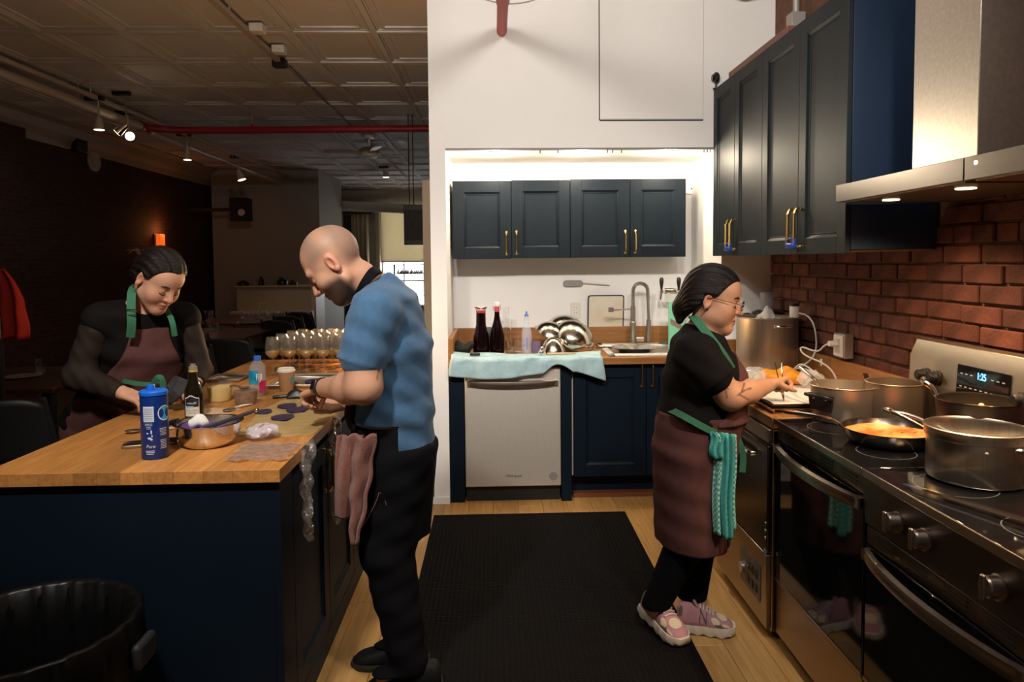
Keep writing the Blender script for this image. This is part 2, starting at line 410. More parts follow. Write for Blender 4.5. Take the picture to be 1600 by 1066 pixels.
# cornice
M_CORN = mat('cornice_paint', (.36,.30,.25), .6)
cp = [(LX, CZ-.30), (LX+.03, CZ-.30), (LX+.05, CZ-.22), (LX+.12, CZ-.15), (LX+.16, CZ-.06), (LX+.26, CZ-.03), (LX+.26, CZ), (LX, CZ)]
mb = MB(); mb.prism(cp, -1.2, FAR, 'Y'); struct(mb.build('trim_3', M_CORN, ang=20), 'painted cornice along the brick wall')
# rear enclosure: wall behind the camera, wall at the far end with window
struct(MB().box(LX-.1, BX+.2, -1.3, -1.2, 0, CZ).build('wall_front', mat('rear_paint', (.5,.45,.4), .7), smooth=False), 'plain wall behind the camera')
struct(MB().box(BX, BX+.2, WY+.7, FAR, 0, CZ).build('wall_right_rear', mat('dim_paint', (.45,.40,.34), .7), smooth=False), 'plain side wall behind the kitchen')
M_DIM = mat('dim_paint', (.45,.40,.34), .7)
wx0 = P(598, 400, Y=FAR).x; wx1 = -.75; wz1 = P(620, 322, Y=FAR).z; wz0 = .45
mb = MB(); mb.box(LX, wx0, FAR, FAR+.25, 0, CZ); mb.box(wx1, BX+.2, FAR, FAR+.25, 0, CZ); mb.box(wx0, wx1, FAR, FAR+.25, 0, wz0); mb.box(wx0, wx1, FAR, FAR+.25, wz1, CZ)
struct(mb.build('wall_far', M_DIM, smooth=False), 'pale far wall with a tall window')
wn = struct(MB().box(wx0, wx1, FAR+.16, FAR+.165, wz0, wz1).build('window_1', thin('window_pane', (.9,.95,1), .08, .05), smooth=False), 'tall window with white bars and a roller blind')
mb = MB()
for i in range(5): x = wx0+(wx1-wx0)*i/4; mb.box(x-.02, x+.02, FAR+.13, FAR+.16, wz0, wz1)
mb.build('window_bar', mat('bar_white', (.8,.8,.8), .5), wn, smooth=False)
mb = MB()
for i in range(5): z = wz0+(wz1-wz0)*i/4; mb.box(wx0, wx1, FAR+.12, FAR+.16, z-.02, z+.02)
mb.build('window_rail', MATS['bar_white'], wn, smooth=False)
mb = MB()
for i in range(6):
    x = wx0+.1+i*.3; mb.cyl((x, FAR+.3, .6), (x+.3, FAR+.3, 1.1), .012, n=6); mb.cyl((x+.3, FAR+.3, .6), (x, FAR+.3, 1.1), .012, n=6)
mb.build('window_grille', MATS['bar_white'], wn)
bl_z = P(625, 408, Y=FAR-.05).z
MB().box(wx0-.05, wx1, FAR-.06, FAR-.045, bl_z, wz1+.1).build('roller_blind', mat('blind_fabric', (.86,.80,.66), .8, trans=.0, emit=(1,.93,.76), estr=0.0), wn, smooth=False)
MB().box(wx0-.05, wx1, FAR-.07, FAR-.035, bl_z-.03, bl_z).build('blind_bar', mat('blind_bar', (.3,.25,.2), .5), wn, smooth=False)
# daylight on the street side: translucent blind
bm_ = MATS['blind_fabric']; nt = bm_.node_tree; tr = nt.nodes.new('ShaderNodeBsdfTranslucent'); tr.inputs[0].default_value = (.42,.37,.27,1); mx = nt.nodes.new('ShaderNodeMixShader'); mx.inputs[0].default_value = .6
outn = [n for n in nt.nodes if n.type == 'OUTPUT_MATERIAL'][0]; pb = nt.nodes['Principled BSDF']
nt.links.new(pb.outputs[0], mx.inputs[1]); nt.links.new(tr.outputs[0], mx.inputs[2]); nt.links.new(mx.outputs[0], outn.inputs[0])
# grey partition that stands in front of the far wall
pg0 = P(366, 380, Y=13.6).x; pg1 = P(500, 380, Y=13.6).x
struct(MB().box(pg0-.4, pg1, 13.6, 15.6, 0, CZ).build('wall_partition', mat('grey_paint', (.30,.265,.225), .7), smooth=False), 'dim grey partition wall behind the piano')
# kitchen mat
M_RUG = bpy.data.materials.new('ribbed_mat'); M_RUG.use_nodes = True; nt = M_RUG.node_tree; N = nt.nodes; b = N['Principled BSDF']; b.inputs['Base Color'].default_value = (.016,.014,.013,1); b.inputs['Roughness'].default_value = .95; b.inputs['Specular IOR Level'].default_value = .1
tc = N.new('ShaderNodeTexCoord'); wv = N.new('ShaderNodeTexWave'); wv.bands_direction = 'X'; wv.inputs['Scale'].default_value = 14; wv.inputs['Distortion'].default_value = .4
wv2 = N.new('ShaderNodeTexWave'); wv2.bands_direction = 'Y'; wv2.inputs['Scale'].default_value = 26
mm = N.new('ShaderNodeMath'); mm.operation = 'MULTIPLY'
nt.links.new(tc.outputs['Object'], wv.inputs[0]); nt.links.new(tc.outputs['Object'], wv2.inputs[0]); nt.links.new(wv.outputs['Fac'], mm.inputs[0]); nt.links.new(wv2.outputs['Fac'], mm.inputs[1])
bp = N.new('ShaderNodeBump'); bp.inputs['Strength'].default_value = .8; bp.inputs['Distance'].default_value = .006; nt.links.new(mm.outputs[0], bp.inputs['Height']); nt.links.new(bp.outputs[0], b.inputs['Normal'])
cr = N.new('ShaderNodeValToRGB'); cr.color_ramp.elements[0].color = (.0035,.003,.003,1); cr.color_ramp.elements[1].color = (.011,.009,.008,1); nt.links.new(mm.outputs[0], cr.inputs[0]); nt.links.new(cr.outputs[0], b.inputs['Base Color'])
rug = tag(MB().box(-.381, .785, .3, 4.215, 0, .009).build('floor_mat', M_RUG, loc=(.2,2.3,0), bevel=.003), 'long black ribbed rubber-backed mat on the kitchen floor', 'mat')
# ================================================================== NICHE KITCHEN
def door_mesh(w, h, t=.02, rail=.075):
    """shaker door in its own plane: x across, z up, front at y=0 (towards -y)"""
    mb = MB()
    mb.box(0, rail, 0, t, 0, h); mb.box(w-rail, w, 0, t, 0, h); mb.box(rail, w-rail, 0, t, 0, rail); mb.box(rail, w-rail, 0, t, h-rail, h)
    mb.box(rail, w-rail, t*.55, t, rail, h-rail)
    s = .014   # sloped moulding
    a, b_, c, d = rail, w-rail, rail, h-rail
    y0, y1 = .003, t*.55
    mb._add([(a,y0,c),(b_,y0,c),(b_,y0,d),(a,y0,d),(a+s,y1,c+s),(b_-s,y1,c+s),(b_-s,y1,d-s),(a+s,y1,d-s)], [(0,1,5,4),(1,2,6,5),(2,3,7,6),(3,0,4,7)])
    s2 = .006
    for (x0,x1,z0,z1) in ((a+s,b_-s,c+s,c+s+s2),(a+s,b_-s,d-s-s2,d-s),(a+s,a+s+s2,c+s,d-s),(b_-s-s2,b_-s,c+s,d-s)): mb.box(x0,x1,y1-.003,y1+.002,z0,z1)
    return mb
def place(mb, T):
    mb.v = [tuple(T @ Vector(p)) for p in mb.v]; return mb
def handle_mb(h=.13, r=.0055, out=.028):
    mb = MB(); mb.tube([(0,0,0),(0,-out,0),(0,-out,h),(0,0,h)], r, 8, smooth=2)
    mb.cyl((0,0,0),(0,-.006,0),.009,n=10); mb.cyl((0,0,h),(0,-.006,h),.009,n=10)
    mb.cyl((0,-out,.02),(0,-out,h-.02),r*1.25,n=8)
    return mb
T_ = Matrix.Translation
# --- wall cabinets in the niche: four doors, two boxes
CY = 4.79
cx = [P(x, 340, Y=CY).x for x in (707, 799, 891, 984.5, 1072)]
ztop = [P(750, 282, Y=CY).z, P(930, 280, Y=CY).z]; zbot = [P(750, 404, Y=CY).z, P(930, 402.5, Y=CY).z]
for k, lab in ((0, 'navy two-door wall cabinet in the niche, above the dark syrup bottles'), (1, 'navy two-door wall cabinet in the niche, above the cutting board and faucet')):
    x0, x1, xm = cx[2*k], cx[2*k+2], cx[2*k+1]
    t = thing('wall_cabinet', lab, 'cabinet', ((x0+x1)/2, NB-.001, zbot[k]), 'navy cabinets in the niche')
    MB().box(x0+.003, x1-.003, CY+.022, NB-.001, zbot[k]+.004, ztop[k]-.004).build('body', M_NAVY, t, smooth=False)
    for a, b_, hs in ((x0, xm, 1), (xm, x1, 0)):
        zb = zbot[k]-(.004 if (k == 0 and hs) else 0)
        d = place(door_mesh(b_-a-.004, ztop[k]-zbot[k]), T_((a+.002, CY, zb))).build('door', M_NAVY, t, bevel=.0015, smooth=False)
        hx = b_-.034 if hs else a+.034
        place(handle_mb(.15), T_((hx, CY, zb+.03))).build('handle', M_BRASS, d)
# scuffs of paint on the second door
# paper note standing on the cabinet
p0 = P(874, 258, Y=NB-.05); p1 = P(929, 279, Y=NB-.05)
nt_ = MB().box(p0.x, p1.x, NB-.012, NB-.009, ztop[0]-.03, p0.z).build('wall_note', mat('paper', (.82,.77,.70), .8), loc=(p0.x, NB-.01, p0.z-.05), smooth=False)
tag(nt_, 'sheet of white paper on the niche wall above the cabinets', 'paper')
mb = MB()
for i in range(4): mb.box(p0.x+.02, p1.x-.03, NB-.0135, NB-.0122, p0.z-.022-i*.018, p0.z-.019-i*.018)
mb.build('faint_print', mat('faint_ink', (.55,.48,.42), .8), nt_, smooth=False)
# white switch box right of the cabinets
p = P(1080, 297, Y=NB-.01)
t = thing('wall_bracket', 'small white metal bracket beside the last niche cabinet', 'bracket', (p.x, NB-.001, p.z))
MB().box(cx[4]+.002, p.x+.035, NB-.02, NB-.001, p.z-.028, p.z+.028).build('plate', M_WPLAS, t, bevel=.002)
MB().cyl((p.x, NB-.024, p.z+.008), (p.x, NB-.02, p.z+.008), .006, n=10).build('screw', M_BLACK, t)
# downlights of the niche
M_LED = mat('downlight_lens', (1,1,1), .4, emit=(1,.88,.68), estr=14)
for i, px in enumerate((773, 909, 1047)):
    p = P(px, 232, Y=WY+.14)
    t = thing('downlight', ('leftmost', 'middle', 'rightmost')[i]+' of the three bright downlights under the niche lintel', 'light', (p.x, WY+.14, NT-.001), 'niche downlights')
    MB().lathe((p.x, WY+.14, NT-.012), [(.034,0),(.045,0),(.045,.011),(.034,.011)], 20, cap0=False).build('trim_ring', M_WPLAS, t)
    MB().cyl((p.x, WY+.14, NT-.013), (p.x, WY+.14, NT-.008), .034, n=20).build('lens', M_LED, t)
    lamp('POINT', 'downlight_lamp', (p.x, WY+.14, NT-.05), 9, (1,.85,.64), .03, parent=t)
# --- counter in the niche
KZ = .93
NLi = NL+.002
FY = 4.40
ct = thing('niche_counter', 'wooden counter top in the niche with the sink and drying bowls', 'counter', ((NL+NR)/2, 4.76, KZ-.045))
MB().box(NLi, NR-.002, FY, NB-.03, KZ-.045, KZ).build('worktop', M_WOODX, ct, bevel=.003)
MB().box(NLi, NR-.002, NB-.03, NB-.002, KZ-.045, KZ+.13).build('backsplash', M_WOODX, ct, bevel=.002)
MB().box(NLi, NLi+.03, FY+.02, NB-.031, KZ+.0005, KZ+.13).build('side_splash', M_WOODC, ct, bevel=.002)
# --- base: filler, dishwasher, panel, sink cabinet
DX0 = P(727, 680, Y=FY+.05).x; DX1 = P(876, 680, Y=FY+.05).x
def navy_panel(nm, lab, x0, x1, y0, y1, z0, z1):
    t = thing(nm, lab, 'panel', ((x0+x1)/2, y0, z0)); MB().box(x0, x1, y0, y1, z0, z1).build('board', M_NAVYD, t, bevel=.0015); return t
navy_panel('filler_panel', 'narrow navy filler panel left of the dishwasher', NLi, DX0-.006, FY+.05, FY+.075, 0, KZ-.047)
X2 = P(893, 680, Y=FY+.05).x
navy_panel('end_panel', 'narrow navy panel between dishwasher and sink cabinet', DX1+.004, X2, FY+.04, NB-.1, 0, KZ-.047)
t = thing('dishwasher', 'stainless steel dishwasher under the teal towel', 'dishwasher', ((DX0+DX1)/2, FY+.05, 0))
dz0 = .105; dz1 = KZ-.06
MB().box(DX0+.005, DX1-.005, FY+.075, NB-.12, .0, KZ-.05).build('tub', M_BLACK, t, smooth=False)
MB().box(DX0, DX1, FY+.03, FY+.074, dz0, dz1).build('door', mat('dishwasher_steel', (.70,.65,.58), .5, .8, var=.05, scale=30, stretch=(12,1,1)), t, bevel=.006)
mb = MB(); n = 14; hw = (DX1-DX0)
hz = P(800, 600, Y=FY).z
R = []
for i in range(n+1):
    u = i/n; x = DX0+.022+u*(hw-.044); y = FY+.02-.038*math.sin(math.pi*u)**.6; s = .018
    R.append([(x, y+.012, hz-s), (x, y, hz-s+.003), (x, y-.003, hz), (x, y, hz+s-.003), (x, y+.012, hz+s)])
mb.ring(R)
for x in (DX0+.03, DX1-.03): mb.box(x-.012, x+.012, FY+.012, FY+.031, hz-.016, hz+.016)
mb.build('handle', mat('bronze_steel', (.52,.43,.35), .3, 1.0), t, ang=60)
MB().box(DX0+.03, DX0+.1, FY+.0285, FY+.031, hz+.042, hz+.046).build('vent_slot', M_BLACK, t, smooth=False)
bx_ = P(866, 744, Y=FY+.03)
MB().cyl((bx_.x-.006, FY+.0275, bx_.z), (bx_.x-.006, FY+.031, bx_.z), .027, n=24).build('badge', mat('badge_grey', (.22,.2,.19), .5, var=.2, scale=90), t)
lg = P(803, 744, Y=FY+.03)
v, f = textmesh('Whirlpool', .024, .0004); mkobj('lettering', [(lg.x+a, FY+.029-c, lg.z+b_) for a, b_, c in v], f, M_BLACK, t, smooth=False)
MB().box(DX0+.004, DX1-.004, FY+.09, FY+.11, .0, .1).build('toe_kick', M_BLACK, t, smooth=False)
# sink cabinet
X3 = P(1010, 680, Y=FY+.05).x; X4 = NR-.004
t = thing('sink_cabinet', 'navy two-door base cabinet below the sink', 'cabinet', ((X2+X4)/2, FY+.05, 0))
MB().box(X2+.016, X4, FY+.072, NB-.12, .16, KZ-.047).build('body', M_NAVYD, t, smooth=False)
MB().box(X2+.004, X2+.012, FY+.066, FY+.1, .16, KZ-.06).build('edge_strip', mat('pale_edge', (.45,.38,.32), .6), t, smooth=False)
MB().box(X2+.016, X4, FY+.16, FY+.18, .0, .16).build('toe_kick', M_NAVYD, t, smooth=False)
MB().box(X2+.016, X4, FY+.10, FY+.158, .0, .03).build('plinth', mat('red_wood', (.16,.05,.02), .5), t, smooth=False)
hz0 = P(1000, 603, Y=FY+.05).z
for a, b_, hx in ((X2+.018, X3-.002, P(1005, 590, Y=FY).x), (X3+.002, X4, P(1022, 590, Y=FY).x)):
    d = place(door_mesh(b_-a, KZ-.06-.155), T_((a, FY+.05, .155))).build('door', M_NAVYD, t, bevel=.0015, smooth=False)
    place(handle_mb(.145), T_((hx, FY+.05, hz0))).build('handle', M_BRASS, d)
# --- things on and above the counter
def on(px, py, z=KZ): return P(px, py, Z=z)
def wallthing(px, py): return P(px, py, Y=NB-.01)
# towel draped over the counter front
def towel_fn(u, v):
    # u along x, v from counter to hem
    xl = P(704, 560, Y=FY).x; xr = P(943, 560, Y=FY).x
    x = xl+(xr-xl)*u+.012*math.sin(v*5+u*9)
    hang = (.122+.02*math.sin(u*6)-.05*(u > .62)*math.sin(min(1,(u-.62)/.18)*math.pi)+.05*max(0, u-.82)/.18)
    s = v*(.16+hang)
    wob = .006*math.sin(u*34+v*4)+.008*math.sin(u*13+1)
    if s < .16: return (x, FY-.012+(.16-s), KZ+.010+.012*max(0, math.sin(u*8+s*20))*((.16-s)/.16)+ .02*max(0,.1-u)/.1)
    d = s-.16
    if d < .02: return (x, FY-.012-.006*d/.02+wob*d/.02*.3, KZ+.010-d*.6)
    return (x, FY-.020+wob-.004, KZ+.0-(d-.02))
mb = MB(); mb.surf(towel_fn, 60, 26)
M_TEAL = mat('teal_cloth', (.40,.57,.60), .9, var=.16, scale=18, bump=.35, bscale=160, sheen=.2)
tag(mb.build('dish_towel', M_TEAL, loc=(.1, FY, KZ), solid=.005, ang=180), 'pale teal dish towel draped over the counter edge above the dishwasher', 'towel')
def small(nm, label, cat, loc): return thing(nm, label, cat, loc)
# dark syrup carafe
M_SYR = mat('dark_red_syrup', (.006,.001,.002), .08, spec=.3); M_PINK = mat('pink_foam', (.65,.07,.10), .5)
p = on(752, 549); y = 4.66; p = P(752, 541, Y=y); zb = KZ; s = (P(752, 481, Y=y).z-KZ)
t = thing('syrup_carafe', 'open glass carafe of dark red syrup left of the swing-top bottle', 'carafe', (p.x, y, zb+.001))
MB().lathe((p.x, y, zb+.001), [(.04,0),(.055,.01),(.057,.05),(.05,.13),(.033,.19),(.031,s-.035)], 24).build('syrup', M_SYR, t)
MB().lathe((p.x, y, zb+.001), [(.031,s-.035),(.031,s-.03),(.030,s-.018)], 24, cap1=True).build('foam', M_PINK, t)
MB().lathe((p.x, y, zb+.001), [(.0325,s-.034),(.033,s-.012),(.042,s),(.044,s+.002),(.040,s-.003),(.031,s-.014)], 24, cap0=False).build('glass_neck', M_GLASS, t)
p = P(777, 541, Y=y); s = P(777, 472, Y=y).z-KZ
t = thing('swing_top_bottle', 'swing-top bottle of dark red syrup with white stopper', 'bottle', (p.x, y, zb+.001))
MB().lathe((p.x, y, zb+.001), [(.04,0),(.048,.01),(.048,.11),(.040,.16),(.024,.215),(.0175,.25),(.0165,s-.065)], 24).build('syrup', M_SYR, t)
MB().lathe((p.x, y, zb+.001), [(.0165,s-.065),(.0165,s-.03)], 20, cap1=True).build('neck', M_PINK, t)
MB().lathe((p.x, y, zb+.001), [(.019,s-.03),(.021,s-.02),(.018,s-.004),(.006,s)], 20, cap1=True).build('stopper', M_WPLAS, t)
mb = MB(); mb.tube([(p.x-.022, y, zb+s-.06), (p.x-.024, y-.012, zb+s-.035), (p.x-.018, y-.005, zb+s-.012), (p.x+.018, y-.005, zb+s-.012), (p.x+.024, y-.012, zb+s-.035), (p.x+.022, y, zb+s-.06)], .0018, 6, smooth=1); mb.build('wire_bail', M_CHROME, t)
# clear glass bottle behind
p = P(791, 541, Y=4.86); s = P(791, 480, Y=4.86).z-KZ
t = thing('clear_bottle', 'empty clear glass bottle behind the swing-top bottle', 'bottle', (p.x, 4.86, KZ+.001))
MB().lathe((p.x, 4.86, KZ+.001), [(.036,0),(.038,.01),(.038,.12),(.03,.17),(.02,.21),(.02,s-.01),(.026,s),(.024,s),(.017,s-.012),(.017,.21),(.026,.17),(.034,.12),(.034,.012)], 20).build('glass', M_GLASS, t)
# dark cruet behind carafe
p = P(763, 541, Y=4.84)
t = thing('dark_jug', 'dark grey jug standing behind the two syrup bottles', 'jug', (p.x, 4.86, KZ+.001))
MB().lathe((p.x, 4.86, KZ+.001), [(.05,0),(.056,.02),(.056,.12),(.05,.15),(.046,.155)], 20, cap1=True).build('body', mat('dark_grey', (.05,.045,.045), .5), t)
mb = MB(); mb.tube([(p.x-.05,4.86,KZ+.14),(p.x-.085,4.86,KZ+.13),(p.x-.085,4.86,KZ+.07),(p.x-.05,4.86,KZ+.05)], .006, 8, smooth=2); mb.build('handle', MATS['dark_grey'], t)
# tumblers
for i, (px, yy, lab) in enumerate(((799, 4.62, 'short clear tumbler right of the swing-top bottle'), (811, 4.74, 'clear tumbler behind the front tumbler, beside the plastic bottle'))):
    p = P(px, 541, Y=yy)
    g = MB().lathe((p.x, yy, KZ+.001), [(.028,0),(.036,.002),(.040,.09),(.038,.09),(.034,.008),(0,.008)], 20).build('tumbler', M_GLASS, loc=(p.x, yy, KZ+.001)); tag(g, lab, 'glass', 'tumblers on the niche counter')
# plastic bottle with blue cap
p = P(823, 541, Y=4.66); s = P(823, 487, Y=4.66).z-KZ
t = thing('plastic_bottle', 'clear plastic squeeze bottle with a small blue cap', 'bottle', (p.x, 4.66, KZ+.001))
MB().lathe((p.x, 4.66, KZ+.001), [(.033,0),(.036,.005),(.036,.12),(.033,.15),(.016,.195),(.013,s-.03)], 20, cap1=True).build('body', thin('clear_blue', (.7,.75,.85), .3, .1), t)
MB().lathe((p.x, 4.66, KZ+.001), [(.014,s-.032),(.014,s-.02),(.007,s-.018),(.006,s)], 16, cap1=True).build('cap', mat('cap_blue', (.12,.2,.62), .4), t)
MB().box(p.x-.002, p.x+.004, 4.622, 4.6245, KZ+.03, KZ+.11).build('blue_stripe', MATS['cap_blue'], t, smooth=False)
# small wine glass shape beside
p = P(838, 541, Y=4.62)
g = MB().lathe((p.x, 4.64, KZ+.001), [(.026,0),(.033,.002),(.034,.08),(.032,.08),(.03,.006),(0,.006)], 18).build('shot_glass', thin('violet_glass', (.25,.18,.3), .5, .05), loc=(p.x,4.64,KZ+.001)); tag(g, 'small violet-tinted glass beside the stacked bowls', 'glass')
# black bag in the corner
mb = MB(); c = P(722, 537, Y=4.62)
mb.sph((c.x, 4.62, KZ+.045), (.075,.06,.044), 16, 10)
mb.v = [(x+.012*math.sin(z*90), y_, z+(.02*math.sin(x*70) if z > KZ+.05 else 0)) for x, y_, z in mb.v]
tag(mb.build('dark_cloth', mat('black_cloth', (.012,.011,.01), .9), loc=(c.x, 4.62, KZ)), 'crumpled black cloth in the left corner of the niche counter', 'cloth')
c = P(742, 551, Y=FY+.02)
mb = MB(); mb.box(c.x-.033, c.x+.033, FY+.02, FY+.045, KZ+.02, KZ+.036); tag(mb.build('black_clip', M_BLACK, loc=(c.x, FY+.03, KZ+.02), bevel=.005), 'small black clip lying on the teal towel', 'clip')
# mixing bowls drying: tilted bowls
def bowl_mb(R, depth, n=36, th=.002, rim=.006):
    prof = []
    m = 10
    for i in range(m+1):
        a = i/m*math.pi/2*.92; prof.append((max(R*math.sin(a)/math.sin(math.pi/2*.92), .0), depth*(1-math.cos(a))/(1-math.cos(math.pi/2*.92))))
    prof.append((R+rim, depth)); prof.append((R+rim, depth-.002))
    inner = [(max(r-th, 0), z+th) for r, z in reversed(prof[:m+1])]
    return prof, inner
def tilt_bowl(nm, label, c, R, depth, axis, m_, grp='mixing bowls drying by the sink'):
    # mouth opens along axis; c is mouth centre
    prof, inner = bowl_mb(R, depth)
    ax = Vector(axis).normalized()
    base = Vector(c)-ax*depth
    t = thing(nm, label, 'bowl', (c[0], c[1], KZ+.001), grp)
    MB().lathe(base, [(0,0)]+prof[1:], 40, axis=ax, cap0=False).build('outer_shell', m_, t)
    MB().lathe(base, [(R,depth)]+inner[1:], 40, axis=ax, cap0=False).build('inner_shell', m_, t)
    return t
M_BOWL = mat('bowl_steel', (.66,.60,.51), .17, 1.0, var=.06, scale=6)
yb = 4.60
p = P(903, 522, Y=yb); tilt_bowl('mixing_bowl', 'large steel mixing bowl leaning upside down beside the cutting board', (p.x-.012, yb+.10, KZ+.098), .140, .10, (-.42,.50,-.70), M_BOWL)
p = P(862, 540, Y=yb-.05); tilt_bowl('mixing_bowl', 'small steel bowl upside down at the front of the drying bowls', (p.x+.01, yb-.04, KZ+.003), .085, .115, (0,0,-1), M_BOWL)
p = P(868, 510, Y=yb+.14); tilt_bowl('mixing_bowl', 'middle steel bowl tilted behind the small bowl', (p.x-.03, yb+.13, KZ+.11), .120, .09, (-.45,.15,-.88), M_BOWL)
p = P(885, 505, Y=4.86); tilt_bowl('mixing_bowl', 'rearmost steel bowl upside down against the outlet wall', (p.x, 4.90, KZ+.15), .13, .085, (-.2,-.1,-1), M_BOWL)
# rack under the bowls
t = thing('drying_rack', 'low black drying rack under the steel bowls', 'rack', (p.x, 4.75, KZ+.001))
mb = MB()
for i in range(10):
    x = P(850, 540, Y=4.7).x+i*.034; mb.tube([(x, 4.66, KZ+.004), (x, 4.68, KZ+.03), (x, 4.9, KZ+.03), (x, 4.92, KZ+.004)], .0025, 6, smooth=1)
mb.build('wires', M_BLACK, t)
# rolling pin-like pale spoon and metal scoop in front
c0 = P(855, 549, Y=FY+.02); c1 = P(900, 549, Y=FY+.02)
mb = MB(); mb.cyl((c0.x, FY+.03, KZ+.025), (c1.x, FY+.05, KZ+.025), .007, .005, 10); 
t = thing('wooden_spoon', 'pale wooden spoon lying on the teal towel by the bowls', 'spoon', (c0.x, FY+.03, KZ+.018)); mb.build('handle', mat('pale_wood', (.6,.42,.25), .6), t)
c = P(846, 547, Y=FY+.02); mb = MB()
mb.sph((c.x, FY+.03, KZ+.035), (.022,.02,.018)); mb.sph((c.x+.004, FY+.03, KZ+.06), (.014,.014,.014)); tag(mb.build('steel_scoop', M_CHROME, loc=(c.x, FY+.03, KZ+.017)), 'small shiny steel scoop at the end of the wooden spoon', 'scoop')
# cutting board
x0 = P(919, 500, Y=NB-.06).x; x1 = P(976, 500, Y=NB-.06).x; zt = P(950, 461, Y=NB-.04).z
t = thing('cutting_board', 'white plastic cutting board with dark edge leaning on the niche wall', 'board', ((x0+x1)/2, NB-.1, KZ+.001))
def lean(mb):
    mb.v = [(x, y+(zt-z)*.12, z) for x, y, z in mb.v]; return mb
def rrect(x0, x1, z0, z1, r, n=5):
    pts = []
    for cx_, cz_, a0 in ((x1-r, z0+r, -90), (x1-r, z1-r, 0), (x0+r, z1-r, 90), (x0+r, z0+r, 180)):
        for i in range(n+1): a = math.radians(a0+90*i/n); pts.append((cx_+r*math.cos(a), cz_+r*math.sin(a)))
    return pts
lean(MB().prism(rrect(x0, x1, KZ+.002, zt, .02), NB-.050, NB-.036, 'Y')).build('edge', mat('board_edge', (.05,.05,.055), .5), t)
M_CB = mat('board_face', (.70,.66,.55), .6, col2=(.62,.52,.36), scale=4.5, var=.05)
lean(MB().prism(rrect(x0+.009, x1-.009, KZ+.011, zt-.009, .014), NB-.0515, NB-.050, 'Y')).build('face', M_CB, t)
# outlet
def outlet(p, label, nrm='Y'):
    t = thing('outlet', label, 'outlet', (p.x, NB-.001, p.z))
    MB().box(p.x-.036, p.x+.036, NB-.008, NB-.001, p.z-.058, p.z+.058).build('plate', mat('outlet_ivory', (.72,.68,.6), .4), t, bevel=.002)
    for dz in (-.02, .02):
        s_ = MB().cyl((p.x, NB-.0095, p.z+dz), (p.x, NB-.0078, p.z+dz), .016, n=16).build('socket', M_WPLAS, t)
        MB().box(p.x-.008, p.x-.005, NB-.0105, NB-.0094, p.z+dz-.005, p.z+dz+.006).box(p.x+.005, p.x+.008, NB-.0105, NB-.0094, p.z+dz-.005, p.z+dz+.006).build('slot', M_BLACK, s_, smooth=False)
outlet(P(899, 485, Y=NB), 'white wall outlet between bowls and cutting board')
# long-handled paddle on wall
a = P(880, 443, Y=NB-.02); b_ = P(953, 446, Y=NB-.02)
t = thing('wall_paddle', 'grey long-handled paddle with rounded head on the niche wall', 'utensil', (a.x, NB-.004, a.z))
l_ = b_.x-a.x
MB().prism([(a.x+p_[0], a.z+p_[1]) for p_ in rrect(0, .145, -.025, .022, .022)], NB-.018, NB-.004, 'Y').build('head', mat('perforated_grey', (.26,.25,.24), .5, var=.3, scale=120), t, bevel=.002)
MB().tube([(a.x+.14, NB-.011, a.z), (b_.x, NB-.011, b_.z)], .005, 8).build('handle', M_STEEL, t)
# sink
sx0 = P(946, 545, Y=4.6).x; sx1 = NR-.06
t = thing('kitchen_sink', 'white drop-in sink in the niche counter', 'sink', ((sx0+sx1)/2, 4.7, KZ-.04))
M_CER = mat('sink_white', (.80,.77,.70), .2)
mb = MB(); sy0, sy1 = FY+.035, NB-.09
mb.box(sx0, sx1, sy0, sy0+.045, KZ+.0005, KZ+.016); mb.box(sx0, sx1, sy1-.09, sy1, KZ+.0005, KZ+.016); mb.box(sx0, sx0+.04, sy0, sy1, KZ+.0005, KZ+.016); mb.box(sx1-.04, sx1, sy0, sy1, KZ+.0005, KZ+.016)
mb.build('rim', M_CER, t, bevel=.005)
MB().box(sx0+.04, sx1-.04, sy0+.045, sy1-.09, KZ+.0006, KZ+.002).build('basin', M_STEEL, t)
p = P(992, 545, Y=4.64)
pn = thing('sink_pan', 'wide steel pan resting in the sink', 'pan', (p.x, 4.66, KZ+.003))
MB().lathe((p.x, 4.66, KZ+.003), [(.10,0),(.15,.03),(.155,.032),(.15,.034),(.10,.006),(0,.006)], 36).build('body', M_POL, pn)
mb = MB(); mb.tube([(p.x-.15, 4.66, KZ+.03), (p.x-.2, 4.64, KZ+.034), (p.x-.26, 4.62, KZ+.03)], .008, 8, smooth=1); mb.build('handle', M_POL, pn)
# faucet
fy = 4.93; p = P(989, 545, Y=fy); xt = P(989, 445, Y=fy).x
fz = lambda py: P(989, py, Y=fy).z
t = thing('faucet', 'tall pull-down spring faucet in brushed nickel over the sink', 'faucet', (p.x, fy, KZ+.016))
M_NIC = mat('brushed_nickel', (.42,.38,.33), .33, 1.0)
MB().lathe((p.x, fy, KZ+.0165), [(.03,0),(.03,.012),(.022,.016),(.022,.16),(.018,.165),(.018,fz(478)-KZ-.02)], 18, cap1=True).build('body', M_NIC, t)
x1_ = P(1015, 500, Y=fy).x; ztp = fz(443); r_ = (P(1012,470,Y=fy).x-p.x)/2
pts = [(p.x, fy, fz(482)), (p.x, fy, ztp-r_)]+[(p.x+r_-r_*math.cos(a_), fy, ztp-r_+r_*math.sin(a_)) for a_ in np.linspace(.2, math.pi-.15, 9)]+[(x1_-.006, fy, fz(500))]
mb = MB(); mb.tube(pts, .010, 10, smooth=1); hose = mb.build('spring_hose', M_NIC, t)
